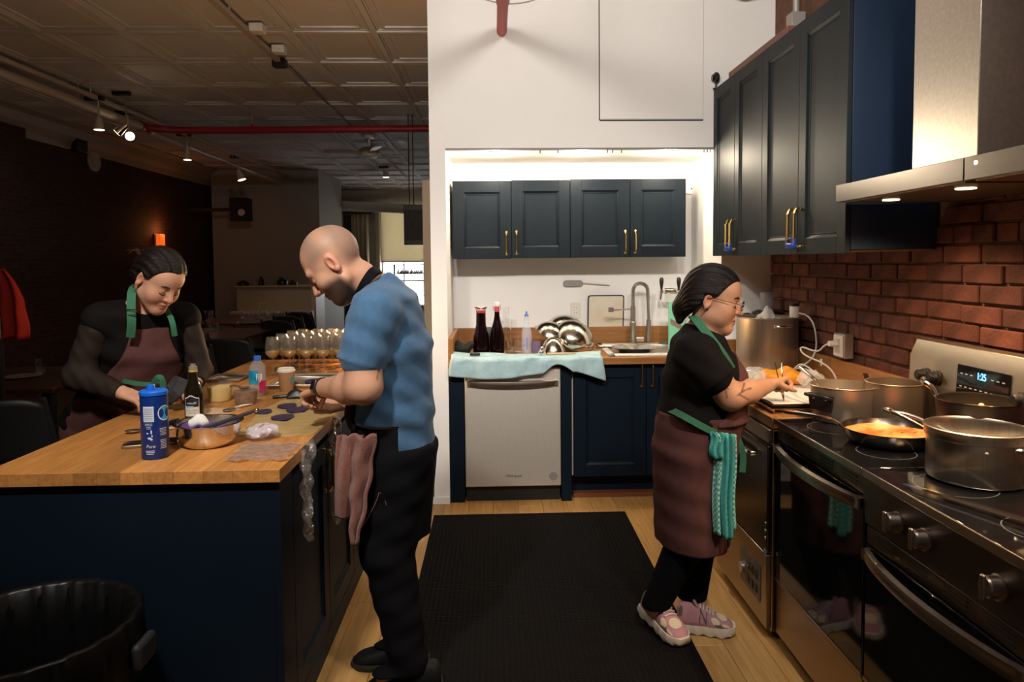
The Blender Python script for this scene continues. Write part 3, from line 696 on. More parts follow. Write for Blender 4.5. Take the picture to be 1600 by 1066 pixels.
# coil rings
mb = MB(); pv = [Vector(q) for q in pts]
seg = [0];
for i in range(1, len(pv)): seg.append(seg[-1]+(pv[i]-pv[i-1]).length)
tot = seg[-1]*.72; nC = 44; coil = []
for i in range(nC*8):
    d = tot*i/(nC*8); k = max(j for j in range(len(seg)) if seg[j] <= d); k = min(k, len(pv)-2)
    u = (d-seg[k])/(seg[k+1]-seg[k]); c = pv[k].lerp(pv[k+1], u); dr = (pv[k+1]-pv[k]).normalized(); s1 = Vector((0,1,0)); s2 = dr.cross(s1); a_ = i*2*math.pi/8
    coil.append(c+(s1*math.cos(a_)+s2*math.sin(a_))*.013)
mb.tube(coil, .002, 4); mb.build('coil', M_NIC, hose)
MB().cyl((x1_-.006, fy, fz(500)), (x1_-.010, fy, fz(534)), .016, .019, 14).build('spray_head', M_NIC, t)
mb = MB(); mb.cyl((p.x, fy, fz(483)), (P(957, 483, Y=fy).x, fy-.02, fz(484)), .005, n=8); mb.box(P(950,483,Y=fy).x, P(958,483,Y=fy).x, fy-.03, fy-.01, fz(487), fz(480)); mb.build('holder_arm', M_NIC, t)
MB().cyl((p.x+.02, fy, fz(530)), (p.x+.075, fy, fz(530)), .017, n=14).build('valve', M_NIC, t)
# drain plug on the sink
pp_ = P(1040, 535, Y=4.95)
t = thing('sink_stopper', 'small dark sink strainer on the rim beside the mint box', 'strainer', (pp_.x, 4.97, KZ+.0165)); MB().lathe((pp_.x, 4.97, KZ+.0165), [(.045,0),(.045,.006),(.02,.016),(.006,.02)], 20, cap1=True).build('disc', mat('dark_steel', (.2,.18,.16), .35, 1.0), t)
# beer taps and mint green slicer
ty = 4.86; cxp = P(1070, 500, Y=ty)
t = thing('tap_tower', 'curved chrome beer tower with two black tap handles', 'tap', (cxp.x, ty, KZ+.001))
bz = P(1060, 455, Y=ty).z
mb = MB(); mb.tube([(cxp.x, ty, KZ+.001), (cxp.x, ty, bz-.12), (cxp.x-.004, ty, bz-.03), (cxp.x-.05, ty, bz), (cxp.x-.10, ty, bz), (P(1038,456,Y=ty).x, ty, bz)], .020, 14, smooth=2); mb.build('column', M_CHROME, t)
MB().cyl((cxp.x, ty, KZ+.001), (cxp.x, ty, KZ+.012), .045, n=20).build('base_flange', M_CHROME, t)
for px in (1033, 1060):
    q = P(px, 455, Y=ty-.03)
    tp_ = MB().cyl((q.x, ty-.05, bz), (q.x, ty, bz), .012, n=10).cyl((q.x, ty-.045, bz+.005), (q.x-.012, ty-.06, bz-.055), .009, .006, 10).build('tap', M_CHROME, t)
    MB().lathe((q.x, ty-.04, bz+.008), [(.006,0),(.009,.02),(.014,.05),(.015,.075),(.010,.088),(.004,.09)], 14, cap1=True).build('tap_handle', M_BLACK, tp_)
M_MINT = mat('mint_plastic', (.22,.60,.40), .45)
gy = 4.74; gx0_ = P(1045, 500, Y=gy).x; gx1_ = P(1070, 500, Y=gy).x; gzt = P(1056, 471, Y=gy).z
t = thing('vegetable_slicer', 'mint green vegetable slicer standing upright by the beer taps', 'slicer', ((gx0_+gx1_)/2, gy, KZ+.001))
MB().box(gx0_, gx1_, gy, gy+.02, KZ+.003, gzt).build('board', M_MINT, t, bevel=.003)
MB().box(gx0_, gx0_+.008, gy-.012, gy, KZ+.003, gzt-.006).build('side_rail', M_MINT, t, bevel=.002)
MB().box(gx1_-.008, gx1_, gy-.012, gy, KZ+.003, gzt-.006).build('side_rail', M_MINT, t, bevel=.002)
mb = MB(); zc = P(1056, 510, Y=gy).z; mb.hexa([(gx0_+.01, gy-.006, zc+.02), (gx1_+.02, gy-.006, zc-.05), (gx1_+.02, gy-.001, zc-.05), (gx0_+.01, gy-.001, zc+.02)], [(gx0_+.01, gy-.006, zc+.055), (gx1_+.02, gy-.006, zc-.015), (gx1_+.02, gy-.001, zc-.015), (gx0_+.01, gy-.001, zc+.055)]); mb.build('blade', M_STEEL, t)
# red sprinkler pipe entering the wall
p = P(784, 58, Y=WY)
t = thing('sprinkler_pipe', 'red sprinkler pipe running into the white wall near the ceiling', 'pipe', (p.x, WY, p.z+.03))
M_RED = mat('red_paint', (.42,.06,.06), .45); zc = p.z+.035
MB().cyl((p.x, -.9, zc+.0), (p.x, WY-.001, zc), .032, n=20).build('tube', M_RED, t)
MB().cyl((p.x, WY-.72, zc), (p.x, WY-.5, zc), .038, n=20).build('coupling', M_RED, t)
for y_ in (.4, 2.2):
    MB().cyl((p.x, y_, zc+.02), (p.x, y_, CZ-.001), .006, n=8).build('hanger', M_STEEL, t)
t = thing('wall_cable', 'thin grey cable sagging at the top of the white wall behind the red pipe', 'cable', tuple(P(797, 5, Y=WY-.01)))
MB().tube([P(752, -3, Y=WY-.008), P(772, 3, Y=WY-.008), P(797, 6, Y=WY-.008), P(820, 4, Y=WY-.008), P(842, -3, Y=WY-.008)], .003, 6, smooth=2).build('strand', mat('cable_grey', (.4,.38,.36), .6), t)
# ================================================================== RIGHT SIDE: cabinets, hoods, ranges
UX = 1.385
ycs = [WY-.002]+[P(px, 300, X=UX).y for px in (1147, 1190, 1247, 1322)]
uz0 = P(1322, 390, X=UX).z; uz1 = P(1112, 144, X=UX).z
M_NAVYU = mat('upper_navy_paint', (.008,.012,.014), .5, spec=.2, var=.06, scale=3)
RZ = Matrix.Rotation(-math.pi/2, 4, 'Z')   # door plane facing -x
for k, lab in ((0, 'tall navy two-door wall cabinet next to the white wall'), (1, 'tall navy two-door wall cabinet next to the range hood')):
    y1, ym, y0 = ycs[2*k], ycs[2*k+1], ycs[2*k+2]
    t = thing('tall_wall_cabinet', lab, 'cabinet', (BX-.03, (y0+y1)/2, uz0), 'tall navy wall cabinets')
    MB().box(UX+.022, BX-.008, y0, y1-.001, uz0, uz1).build('body', mat('blue_side', (.005,.015,.036), .45, var=.05), t, bevel=.001)
    MB().box(UX+.03, BX-.01, y0+.01, y1-.012, uz0-.006, uz0-.0005).build('bottom_board', mat('raw_board', (.25,.14,.07), .7), t, smooth=False)
    for a, b_, near in ((y1, ym, 1), (ym, y0, 0)):
        # local x runs towards -y
        d = place(door_mesh(a-b_-.004, uz1-uz0+.02, rail=.07), T_((UX, a-.002, uz0-.015)) @ RZ).build('door', M_NAVYU, t, bevel=.0015, smooth=False)
        yy = b_+.035 if near else a-.035
        place(handle_mb(.17, .0065, .035), T_((UX, yy, uz0+.02)) @ RZ).build('handle', M_BRASS, d)
    c = (UX-.03, ym, uz0+.03)
    lk = thing('cabinet_lock', 'blue plastic safety lock on the handles of the cabinet '+('by the white wall' if k == 0 else 'by the range hood'), 'lock', (UX-.03, ym, uz0+.01), 'blue safety locks')
    MB().box(UX-.048, UX-.022, ym-.05, ym+.03, uz0+.012, uz0+.036).build('body', mat('lock_blue', (.01,.04,.30), .3), lk, bevel=.006)
    MB().tube([(UX-.035, ym-.045, uz0+.03), (UX-.035, ym-.055, uz0+.055), (UX-.035, ym+.03, uz0+.055), (UX-.035, ym+.035, uz0+.03)], .005, 8, smooth=2).build('strap', MATS['lock_blue'], lk)
# things on top of the tall cabinets
a = P(1136, 108, X=UX+.02); b_ = P(1236, 40, X=UX+.02)
t = thing('wooden_crate_board', 'reddish brown wooden board lying on top of the tall cabinets', 'board', (UX+.12, (a.y+b_.y)/2, uz1+.0005))
MB().box(UX+.03, UX+.2, b_.y+.06, a.y, uz1+.018, uz1+.06).build('plank', mat('mahogany', (.17,.06,.035), .5, var=.3, stretch=(1,.2,1), scale=12), t, bevel=.002)
MB().box(UX+.05, UX+.22, b_.y+.1, a.y-.02, uz1+.0005, uz1+.0178).build('paper_edge', mat('paper', (.82,.77,.70), .8), t, smooth=False)
MB().box(UX+.2, UX+.3, b_.y-.1, b_.y+.12, uz1+.0005, uz1+.12).build('block', MATS['mahogany'], t, bevel=.002)
c = P(1119, 125, X=UX+.01)
t = thing('web_camera', 'small round black camera on a stand at the far corner of the tall cabinets', 'camera', (c.x, c.y, uz1+.0055))
MB().lathe((c.x, c.y, uz1+.006), [(.02,0),(.02,.005),(.006,.01),(.006,.05)], 14).build('stand', M_BLACK, t)
MB().sph((c.x, c.y, uz1+.075), (.022,.034,.034)).build('housing', M_BLACK, t)
MB().cyl((c.x-.026, c.y, uz1+.075), (c.x-.018, c.y, uz1+.075), .02, n=16).build('lens', M_BGLASS, t)
# conduit on the brick, above the cabinets
y_ = 3.55
t = thing('conduit', 'grey conduit bend on the brick above the tall cabinets', 'pipe', (BX-.03, 3.6, CZ-.3))
MB().tube([(BX-.05, 2.6, CZ-.12), (BX-.05, 3.7, CZ-.12), (BX-.05, 3.9, CZ-.14), (BX-.05, 3.98, CZ-.22), (BX-.05, 3.98, uz1+.3)], .018, 10, smooth=2).build('tube', mat('grey_conduit', (.35,.33,.31), .5, .4), t)
MB().box(BX-.09, BX-.012, 3.94, 4.02, uz1+.2, uz1+.32).build('junction_box', MATS['grey_conduit'], t, bevel=.003)
mb = MB(); random.seed(3)
t = thing('wires', 'loose grey wires in the ceiling corner above the cabinets', 'wires', (BX-.1, 4.2, CZ-.2))
for i in range(4):
    pts = [(BX-.05-.1*i, 4.40, CZ-.02), (BX-.1-.05*i, 4.3, CZ-.12-.03*i), (BX-.2+.04*i, 4.2, CZ-.06), (BX-.06, 4.05+.05*i, CZ-.18)]
    MB().tube(pts, .008, 6, smooth=2).build('wire', mat('grey_wire', (.4,.38,.36), .5), t)
t = thing('utility_lamp', 'black clip lamp on the brick above the cabinet beside the hood', 'lamp', (BX-.08, 3.0, uz1+.1))
MB().lathe((BX-.1, 3.05, uz1+.12), [(.03,0),(.06,.05),(.065,.11),(.04,.13)], 18, cap1=True).build('shade', M_BLACK, t)
MB().cyl((BX-.1, 3.05, uz1+.0005), (BX-.1, 3.05, uz1+.13), .012, n=10).build('stem', M_BLACK, t)
# --- two range hoods
HX = 1.30
hy1 = P(1306, 300, X=HX).y; hy0 = P(1505, 270, X=HX).y
hzb = P(1306, 318, X=HX).z; hzt = P(1306, 290, X=HX).z
hw_ = hy1-hy0
M_HOOD = mat('hood_steel', (.22,.195,.17), .25, 1.0, var=.04, scale=40)
M_CHIM = mat('chimney_steel', (.60,.54,.46), .34, 1.0, var=.10, scale=70)
for k in range(2):
    y1 = hy1-k*(hw_+.004); y0 = y1-hw_
    t = thing('range_hood', ('stainless range hood with chimney beside the navy cabinet', 'stainless range hood nearest the camera with small indicator light')[k], 'hood', (BX-.1, (y0+y1)/2, hzb), 'range hoods')
    MB().box(HX, BX-.008, y0, y1, hzb+.004, hzt).build('canopy', M_HOOD, t, bevel=.0015)
    MB().box(HX+.02, BX-.03, y0+.02, y1-.02, hzb, hzb+.0038).build('underside', mat('filter_mesh', (.18,.14,.11), .4, .9, var=.3, scale=120), t, smooth=False)
    yc = (y0+y1)/2
    MB().box(1.475, BX-.008, yc-.168, yc+.168, hzt+.0005, CZ-.002).build('chimney', M_CHIM, t, bevel=.002)
    for dy in (-.2, .2):
        MB().cyl((HX+.12, yc+dy, hzb-.003), (HX+.12, yc+dy, hzb+.002), .028, n=18).build('lamp_lens', mat('hood_lens', (1,.9,.7), .3, emit=(1,.66,.34), estr=5), t)
        lamp('SPOT', 'hood_lamp', (HX+.12, yc+dy, hzb-.012), 16, WARMER, .025, target=(HX+.14, yc+dy*1.1, .9), angle=135, blend=.7, parent=t)
    if k == 1:
        q = P(1525, 254, X=HX)
        MB().cyl((HX-.002, q.y, q.z), (HX+.001, q.y, q.z), .006, n=12).build('indicator', mat('amber_led', (1,.7,.4), .4, emit=(1,.7,.4), estr=4), t)
# --- right counter
CX0 = 1.10; RKZ = .9145
MY0, MY1 = 2.737, 3.372
t = thing('right_counter', 'wooden counter along the brick wall holding the big steel pot', 'counter', (1.43, 3.6, .87))
MB().box(CX0, BX-.03, 2.735, WY-.002, .87, RKZ).build('worktop', M_WOODC, t, bevel=.003)
us = [2.735, 3.1, 3.55, 4.0, WY-.002]
for i in range(4): MB().box(BX-.03, BX-.008, us[i]+.0005, us[i+1]-.0005, .87, RKZ+.12).build('backsplash', M_WOODC, t, bevel=.002)
MB().box(CX0+.2, BX-.03, WY-.024, WY-.003, RKZ+.0005, RKZ+.12).build('end_splash', M_WOODX, t, bevel=.002)
# --- undercounter glass washer
GX = 1.083
t = thing('glass_washer', 'stainless undercounter glass washer with a control panel near the floor', 'washer', (1.4, (MY0+MY1)/2, 0))
M_WSH = mat('washer_steel', (.36,.27,.19), .3, 1.0, var=.05, scale=8)
MB().box(GX+.02, BX-.1, MY0, MY1, .04, .865).build('body', M_WSH, t, bevel=.003)
MB().box(GX, GX+.019, MY0+.003, MY1-.003, .365, .80).build('door', mat('washer_door', (.10,.075,.055), .25, 1.0), t, bevel=.004)
MB().box(GX, GX+.019, MY0+.003, MY1-.003, .05, .355).build('lower_panel', M_WSH, t, bevel=.003)
MB().box(GX+.004, GX+.019, MY0+.003, MY1-.003, .81, .866).build('top_strip', M_WSH, t, bevel=.002)
MB().tube([(GX, MY0+.12, .74), (GX-.03, MY0+.12, .74), (GX-.03, MY1-.12, .74), (GX, MY1-.12, .74)], .010, 10, smooth=2).build('door_handle', M_CHROME, t)
q0 = P(1145, 882, X=GX); q1 = P(1181, 985, X=GX)
cp_ = MB().box(GX-.003, GX-.0003, 2.80, 3.03, .13, .285).build('control_panel', mat('panel_grey', (.12,.11,.10), .4), t, bevel=.001)
MB().cyl((GX-.018, 2.99, .20), (GX-.003, 2.99, .20), .022, n=18).build('dial', M_STEEL, cp_)
for i in range(3):
    for j in range(2): MB().box(GX-.006, GX-.003, 2.83+i*.045, 2.86+i*.045, .155+j*.06, .19+j*.06).build('button', M_BLACK, cp_, bevel=.002)
MB().cyl((GX-.006, 2.82, .145), (GX-.003, 2.82, .145), .006, n=10).build('red_light', mat('red_lens', (.5,.02,.02), .3), cp_)
for z in (.42, .45, .48): MB().cyl((GX-.004, MY0+.02, z), (GX, MY0+.02, z), .007, n=10).build('bolt', M_CHROME, t)
MB().box(GX-.003, GX-.0005, MY0+.004, MY0+.03, .35, .375).build('latch', mat('latch_blue', (.2,.35,.45), .4), t, smooth=False)
for yy in (MY0+.05, MY1-.05): MB().cyl((GX+.06, yy, 0), (GX+.06, yy, .04), .018, n=10).build('foot', M_BLACK, t)
# --- ranges
RX = 1.115
R1 = (2.056, 2.722); R2 = (1.385, 2.052)
M_RST = mat('range_steel', (.34,.29,.25), .3, 1.0, var=.05, scale=30)
M_DKST = mat('dark_range_steel', (.13,.11,.095), .33, 1.0)
def bowed(y0, y1, z, bow, hh, tt, n=16, x=RX):
    mb = MB(); R = []
    for i in range(n+1):
        u = i/n; y = y1+(y0-y1)*u; xx = x-.012-bow*math.sin(math.pi*u)**.7
        R.append([(xx+tt, y, z-hh), (xx, y, z-hh*.8), (xx-.003, y, z), (xx, y, z+hh*.8), (xx+tt, y, z+hh)])
    mb.ring(R)
    return mb
for k, (y0, y1) in enumerate((R1, R2)):
    t = thing('range', ('black and steel electric range with blue clock display on its back panel', 'electric range nearest the camera with three steel knobs on its front')[k], 'range', (1.42, (y0+y1)/2, 0), 'ranges')
    MB().box(RX+.03, BX-.03, y0, y1, .05, .895).build('body', M_BLACK, t, smooth=False)
    MB().box(RX-.012, BX-.13, y0, y1, .897, .915).build('cooktop', M_BGLASS, t, bevel=.004)
    MB().box(RX-.018, RX-.012, y0, y1, .893, .917).build('front_trim', M_RST, t, bevel=.002)
    top = .885 if k == 0 else .745
    if k == 1:
        mb = MB(); mb.prism([(RX+.03, .750), (RX-.004, .750), (RX-.016, .892), (RX+.03, .892)], y0, y1, 'Y'); cpn = mb.build('control_panel', M_DKST, t, bevel=.002)
        for px, py in ((1398, 796), (1440, 822), (1555, 887)):
            q = P(px, py, X=RX-.02); kn = MB().lathe((RX-.008, q.y, .82), [(.03,0),(.03,.006),(.026,.008),(.024,.032),(.02,.036)], 24, axis=(-1,0,.08), cap1=True).build('knob', M_RST, cpn)
            MB().box(RX-.052, RX-.042, q.y-.007, q.y+.007, .795, .85).build('knob_grip', M_RST, kn, bevel=.003)
    MB().box(RX, RX+.028, y0+.004, y1-.004, top-.055, top).build('vent_panel', M_DKST, t, bevel=.002)
    vt = t
    nslot = 4
    for i in range(nslot):
        yc = y1-.10-i*(y1-y0-.2)/(nslot-1)
        mb = MB()
        for j in range(3): mb.box(RX-.0015, RX+.001, yc-.045, yc+.045, top-.042+j*.012, top-.036+j*.012)
        mb.build('vent_slot', M_BLACK, t, smooth=False)
    dz0 = .265
    d = MB().box(RX-.004, RX+.028, y0+.004, y1-.004, dz0, top-.058).build('oven_door', M_BGLASS, t, bevel=.004)
    hz_ = top-.085
    h_ = bowed(y0+.012, y1-.012, hz_, .045, .021, .014)
    for yy in (y0+.03, y1-.03): h_.box(RX-.02, RX-.002, yy-.02, yy+.02, hz_-.016, hz_+.016)
    h_.build('handle', M_RST, d, ang=60)
    MB().box(RX-.006, RX-.003, y0+.004, y1-.004, dz0, dz0+.012).build('door_trim', M_RST, d, smooth=False)
    MB().box(RX, RX+.028, y0+.004, y1-.004, .05, dz0-.006).build('drawer', mat('drawer_steel', (.33,.25,.18), .3, 1.0, var=.05), t, bevel=.003)
    for yy in (y0+.05, y1-.05): MB().cyl((RX+.08, yy, 0), (RX+.08, yy, .05), .02, n=10).build('foot', M_BLACK, t)
    # burner rings
    for bx, by, r in ((1.27, y0+.17, .09), (1.27, y1-.17, .105), (1.50, y0+.17, .075), (1.50, y1-.17, .09)):
        MB().lathe((bx, by, .9152), [(r-.003,0),(r,0),(r,.0004),(r-.003,.0004)], 32, cap0=False).build('burner_ring', mat('burner_mark', (.10,.10,.10), .4), t)
    # back guard
    if k == 0:
        g0, g1 = BX-.128, BX-.09
        gz = P(1434, 530, X=g0+.02).z
        mb = MB(); mb.prism([(g0, .915), (BX-.03, .915), (BX-.03, gz), (g1, gz), (g0+.012, gz-.06)], y0, y1, 'Y'); bg = mb.build('back_guard', mat('guard_steel', (.36,.30,.23), .42, 1.0, var=.05, scale=30), t, bevel=.003)
        def onface(y, z): # point on face
            u = (z-.915)/(gz-.06-.915); return g0+.012*min(u,1.0)
        pz0, pz1 = 1.03, 1.17
        ya = P(1493, 580, X=g0).y; yb_ = P(1575, 590, X=g0).y
        pn_ = MB().hexa([(g0-.001, yb_, pz0), (g0+.012, yb_, pz0), (g0+.012, ya, pz0), (g0-.001, ya, pz0)], [(g0+.007, yb_, pz1), (g0+.018, yb_, pz1), (g0+.018, ya, pz1), (g0+.007, ya, pz1)]).build('display_panel', M_BGLASS, bg, bevel=.002)
        v, f = textmesh('1:25', .034, .0003)
        yc = (ya+yb_)/2
        mkobj('clock_digits', [(g0+.0045-c, yc+.0-a*.8, 1.142+b_) for a, b_, c in v], f, mat('clock_blue', (.1,.4,1), .4, emit=(.08,.38,1.0), estr=5), pn_, smooth=False)
        mb = MB()
        for i in range(9):
            for j in range(3):
                if 2 < i < 6 and j == 2: continue
                yy = ya-.025-i*(ya-yb_-.05)/8; zz = 1.05+j*.045; xx = g0-.0018+(zz-pz0)/(pz1-pz0)*.008
                mb.box(xx, xx+.0008, yy-.006, yy+.006, zz-.0018, zz+.0018)
        mb.build('key_marks', mat('key_grey', (.45,.45,.45), .5), pn_, smooth=False)
        for px in (1444, 1462, 1598):
            q = P(px, 565, X=g0); kn = MB().lathe((g0+.004, q.y, 1.10), [(.028,0),(.028,.005),(.022,.008),(.019,.03),(.015,.034)], 20, axis=(-1,0,.06), cap1=True).build('knob', M_BLACK, bg)
# ================================================================== THINGS ON THE RIGHT COUNTER AND RANGES
TOPZ = .916
def pot(nm, label, cat, c, r, h, m_, flare=0.0, th=.004, fill=None, fillz=.6, rim=.004):
    t = thing(nm, label, cat, c)
    x, y, z = c; rb = r-flare
    MB().lathe(c, [(rb*.96,0),(rb,.006),(r,h-.004),(r+rim,h),(r+rim-.002,h+.002),(r-th,h),(rb-th,.008),(0,.008)], 48).build('body', m_, t)
    if fill:
        rr = rb-th+(flare*fillz)-.001
        mb = MB()
        def sf(u, v):
            a = v*2*math.pi; q = rr*u; return (x+q*math.cos(a), y+q*math.sin(a), z+h*fillz+.003*math.sin(q*140+a*3)*math.sin(a*5)*u)
        mb.surf(sf, 10, 40); mb.build('contents', fill, t)
    return t
M_ALU = mat('worn_aluminium', (.42,.35,.27), .42, .85, var=.1, scale=10)
M_ALUD = mat('dark_nonstick', (.06,.05,.045), .45, var=.2, scale=12)
M_HANDLE = mat('warm_steel', (.62,.52,.42), .22, 1.0)
# big stock pot with circulator on the right counter
sy = 3.96; sx = BX-.03-.176
t = pot('stock_pot', 'very large steel stock pot on the right counter, in front of the food processor', 'pot', (sx, sy, RKZ+.001), .168, .30, mat('brushed_pot', (.62,.54,.46), .34, 1.0, var=.12, scale=10, stretch=(8,8,.3), aniso=.75), fill=mat('water', (.5,.5,.48), .1), fillz=.85)
mb = MB(); mb.tube([(sx-.02, sy-.167, RKZ+.26), (sx-.02, sy-.20, RKZ+.262), (sx+.07, sy-.19, RKZ+.262), (sx+.07, sy-.155, RKZ+.26)], .006, 8, smooth=2); mb.build('loop_handle', M_CHROME, t)
for dx in (-.02, .07): MB().sph((sx+dx, sy-.163, RKZ+.26), .012).build('rivet_plate', M_CHROME, t)
# plastic bag edge hanging over the rim
mb = MB(); mb.surf(lambda u, v: (sx-.10+.12*u, sy-.14-.02*math.sin(u*3)+.05*v, RKZ+.302+.075*v*(1-abs(2*u-1.0))+.006*math.sin(u*20)), 14, 6)
tag(mb.build('plastic_sheet', thin('grey_film', (.5,.48,.42), .7, .3), loc=(sx-.05, sy-.14, RKZ+.30), solid=.001), 'crumpled grey plastic sheet over the rim of the big stock pot', 'plastic')
# food processor
fx, fy_ = P(1196, 500, Y=4.27).x, 4.27
t = thing('food_processor', 'food processor with a clear feed tube behind the big stock pot', 'food processor', (fx+.02, fy_, RKZ+.001))
MB().box(fx-.09, fx+.11, fy_-.08, fy_+.11, RKZ+.001, RKZ+.14).build('base', M_BLACK, t, bevel=.015)
MB().lathe((fx+.01, fy_, RKZ+.141), [(.085,0),(.09,.12),(.09,.14)], 28, cap1=True).build('work_bowl', thin('smoky_plastic', (.2,.19,.2), .55, .15), t)
MB().lathe((fx+.01, fy_, RKZ+.282), [(.092,0),(.092,.02),(.06,.035)], 28, cap1=True).build('lid', M_BLACK, t)
MB().lathe((fx, fy_-.02, RKZ+.30), [(.038,0),(.042,.125),(.046,.127),(.040,.127),(.035,.01)], 24).build('feed_tube', thin('smoky_clear', (.35,.33,.36), .45, .1), t)
MB().box(fx-.14, fx-.09, fy_-.02, fy_+.02, RKZ+.22, RKZ+.30).build('bowl_handle', M_BLACK, t, bevel=.012)
# immersion circulator
q = P(1247, 496, Y=sy-.09)
ix, iy = sx+.115, sy-.10
t = thing('immersion_circulator', 'white immersion circulator clipped to the stock pot rim', 'circulator', (ix, iy, RKZ+.303))
MB().lathe((ix, iy, RKZ+.304), [(.024,0),(.026,.004),(.026,.062)], 20, cap1=True).build('housing', M_WPLAS, t)
MB().lathe((ix, iy, RKZ+.366), [(.024,0),(.024,.01),(.018,.016)], 20, cap1=True).build('top_cap', M_BLACK, t)
MB().cyl((ix, iy, RKZ+.15), (ix, iy, RKZ+.304), .016, n=14).build('shaft', M_POL, t)
# outlet box on the brick with plug and cord
oy = P(1318, 540, X=BX-.03).y; oz = P(1318, 540, X=BX-.03).z
t = thing('outlet_box', 'grey metal outlet box on the brick wall with a white plug', 'outlet', (BX-.008, oy, oz))
MB().box(BX-.055, BX-.008, oy-.058, oy+.05, oz-.06, oz+.06).build('box', mat('galvanised', (.42,.36,.31), .45, .6, var=.1), t, bevel=.004)
MB().box(BX-.061, BX-.0555, oy-.05, oy+.042, oz-.052, oz+.052).build('plate', M_WPLAS, t, bevel=.002)
MB().box(BX-.064, BX-.0605, oy-.022, oy+.014, oz-.034, oz+.034).build('socket', mat('socket_ivory', (.6,.56,.5), .4), t, bevel=.001)
t = thing('power_cord', 'white power cord looping from the circulator to the wall outlet', 'cord', (ix, iy, RKZ+.02))
pts = [(ix+.012, iy-.02, RKZ+.33), (ix+.05, iy-.06, RKZ+.32), (ix+.07, iy-.11, RKZ+.26), (ix+.07, iy-.13, RKZ+.10), (1.60, 3.70, RKZ+.03), (1.585, 3.66, RKZ+.05), (1.62, 3.64, RKZ+.085), (1.66, 3.50, RKZ+.02), (1.68, 3.36, RKZ+.01), (1.66, 3.42, RKZ+.10), (1.60, 3.60, RKZ+.13), (1.62, 3.68, RKZ+.17), (1.66, 3.55, RKZ+.145), (BX-.10, oy+.05, oz+.0), (BX-.085, oy, oz+.01)]
MB().tube(pts, .0045, 8, smooth=3).build('cable', M_WPLAS, t)
MB().cyl((BX-.105, oy, oz+.01), (BX-.0645, oy, oz+.01), .014, .018, 14).build('plug', M_WPLAS, t)
MB().box(1.655, 1.66, 3.50, 3.515, RKZ+.085, RKZ+.12).build('cord_tag', M_WPLAS, t, smooth=False)
# sheet of plastic board under the pot
q0 = P(1255, 581, Z=RKZ); 
tag(MB().box(1.30, 1.70, 3.62, 4.16, RKZ, RKZ+.0009).build('counter_sheet', mat('grey_sheet', (.35,.30,.25), .5), loc=(1.5,3.9,RKZ), smooth=False), 'thin grey sheet under the big stock pot', 'sheet')
# cutting board at back
tag(MB().box(1.36, 1.70, 3.44, 3.60, RKZ+.0005, RKZ+.018).build('chopping_board', mat('board_tan', (.48,.30,.14), .5, var=.15, stretch=(.3,4,4)), loc=(1.5,3.52,RKZ+.001), bevel=.003), 'narrow tan wooden chopping board lying before the big stock pot', 'board')
# baking sheets with parchment
def tray(nm, label, x0, x1, y0, y1, z, m_, grp=None, h=.018):
    t = thing(nm, label, 'tray', ((x0+x1)/2, (y0+y1)/2, z), grp)
    MB().box(x0+.01, x1-.01, y0+.01, y1-.01, z, z+.0015).build('base', m_, t, smooth=False)
    mb = MB()
    lo = [(x0+.01,y0+.01,z+.001),(x1-.01,y0+.01,z+.001),(x1-.01,y1-.01,z+.001),(x0+.01,y1-.01,z+.001)]; hi = [(x0,y0,z+h),(x1,y0,z+h),(x1,y1,z+h),(x0,y1,z+h)]
    mb._add(lo+hi, [(0,1,5,4),(1,2,6,5),(2,3,7,6),(3,0,4,7)]); mb.build('sides', m_, t, solid=.0015)
    mb = MB(); mb.tube(hi, .0035, 6, loop=True); mb.build('rim', m_, t)
    return t
M_TRAY = mat('tray_gold', (.66,.42,.18), .3, .9); M_TRAYD = mat('tray_dark', (.08,.06,.045), .3, .8)
tx0, tx1 = 1.125, 1.50; ty0, ty1 = 2.80, 3.36
tray('baking_sheet', 'lower of the two stacked baking sheets on the right counter', tx0, tx1, ty0, ty1, RKZ+.001, M_TRAY, 'stacked baking sheets')
tray('baking_sheet', 'upper stacked baking sheet lined with white parchment', tx0+.004, tx1-.004, ty0+.004, ty1-.004, RKZ+.0195, M_TRAYD, 'stacked baking sheets')
M_PARCH = mat('parchment', (.86,.80,.70), .7, bump=.2, bscale=12)
mb = MB(); mb.surf(lambda u, v: (tx0+.02+u*(tx1-tx0-.03), ty0+.02+v*(ty1-ty0-.04), RKZ+.032+.003*math.sin(u*9+v*4)+.003*math.sin(v*13)), 16, 20)
tag(mb.build('parchment_paper', M_PARCH, loc=(1.3,3.1,RKZ+.03), solid=.0008), 'white parchment paper lining the baking sheet under the tattooed arm', 'paper')
# bag of orange food
mb = MB(); q = P(1195, 592, Z=RKZ+.05)
mb.sph((1.375, 3.30, RKZ+.07), (.115,.06,.035), 20, 12); mb.v = [(x, y, z+.010*math.sin(x*55)+.006*math.sin(y*80)) for x, y, z in mb.v]
t = thing('food_bag', 'clear plastic bag of orange fried pieces on the baking sheet', 'bag', (1.375, 3.3, RKZ+.034))
mb.build('orange_food', mat('orange_food', (.80,.30,.02), .5, var=.25, scale=14), t)
for i, (x, y, r) in enumerate(((1.22, 3.27, .06), (1.46, 3.2, .055))):
    mb = MB(); mb.sph((x, y, RKZ+.075), (r, r*.8, .04), 18, 12); random.seed(i)
    mb.v = [(a+.012*math.sin(b_*120+c*60), b_+.01*math.sin(a*110), c+.010*math.sin(a*90+b_*70)) for a, b_, c in mb.v]
    mb.build('plastic_film', thin('cling', (.9,.85,.78), .35, .12), t, ang=30)
mb = MB(); mb.sph((1.45, 3.34, RKZ+.065), (.05,.03,.022), 14, 10); mb.build('orange_piece', MATS['orange_food'], t)
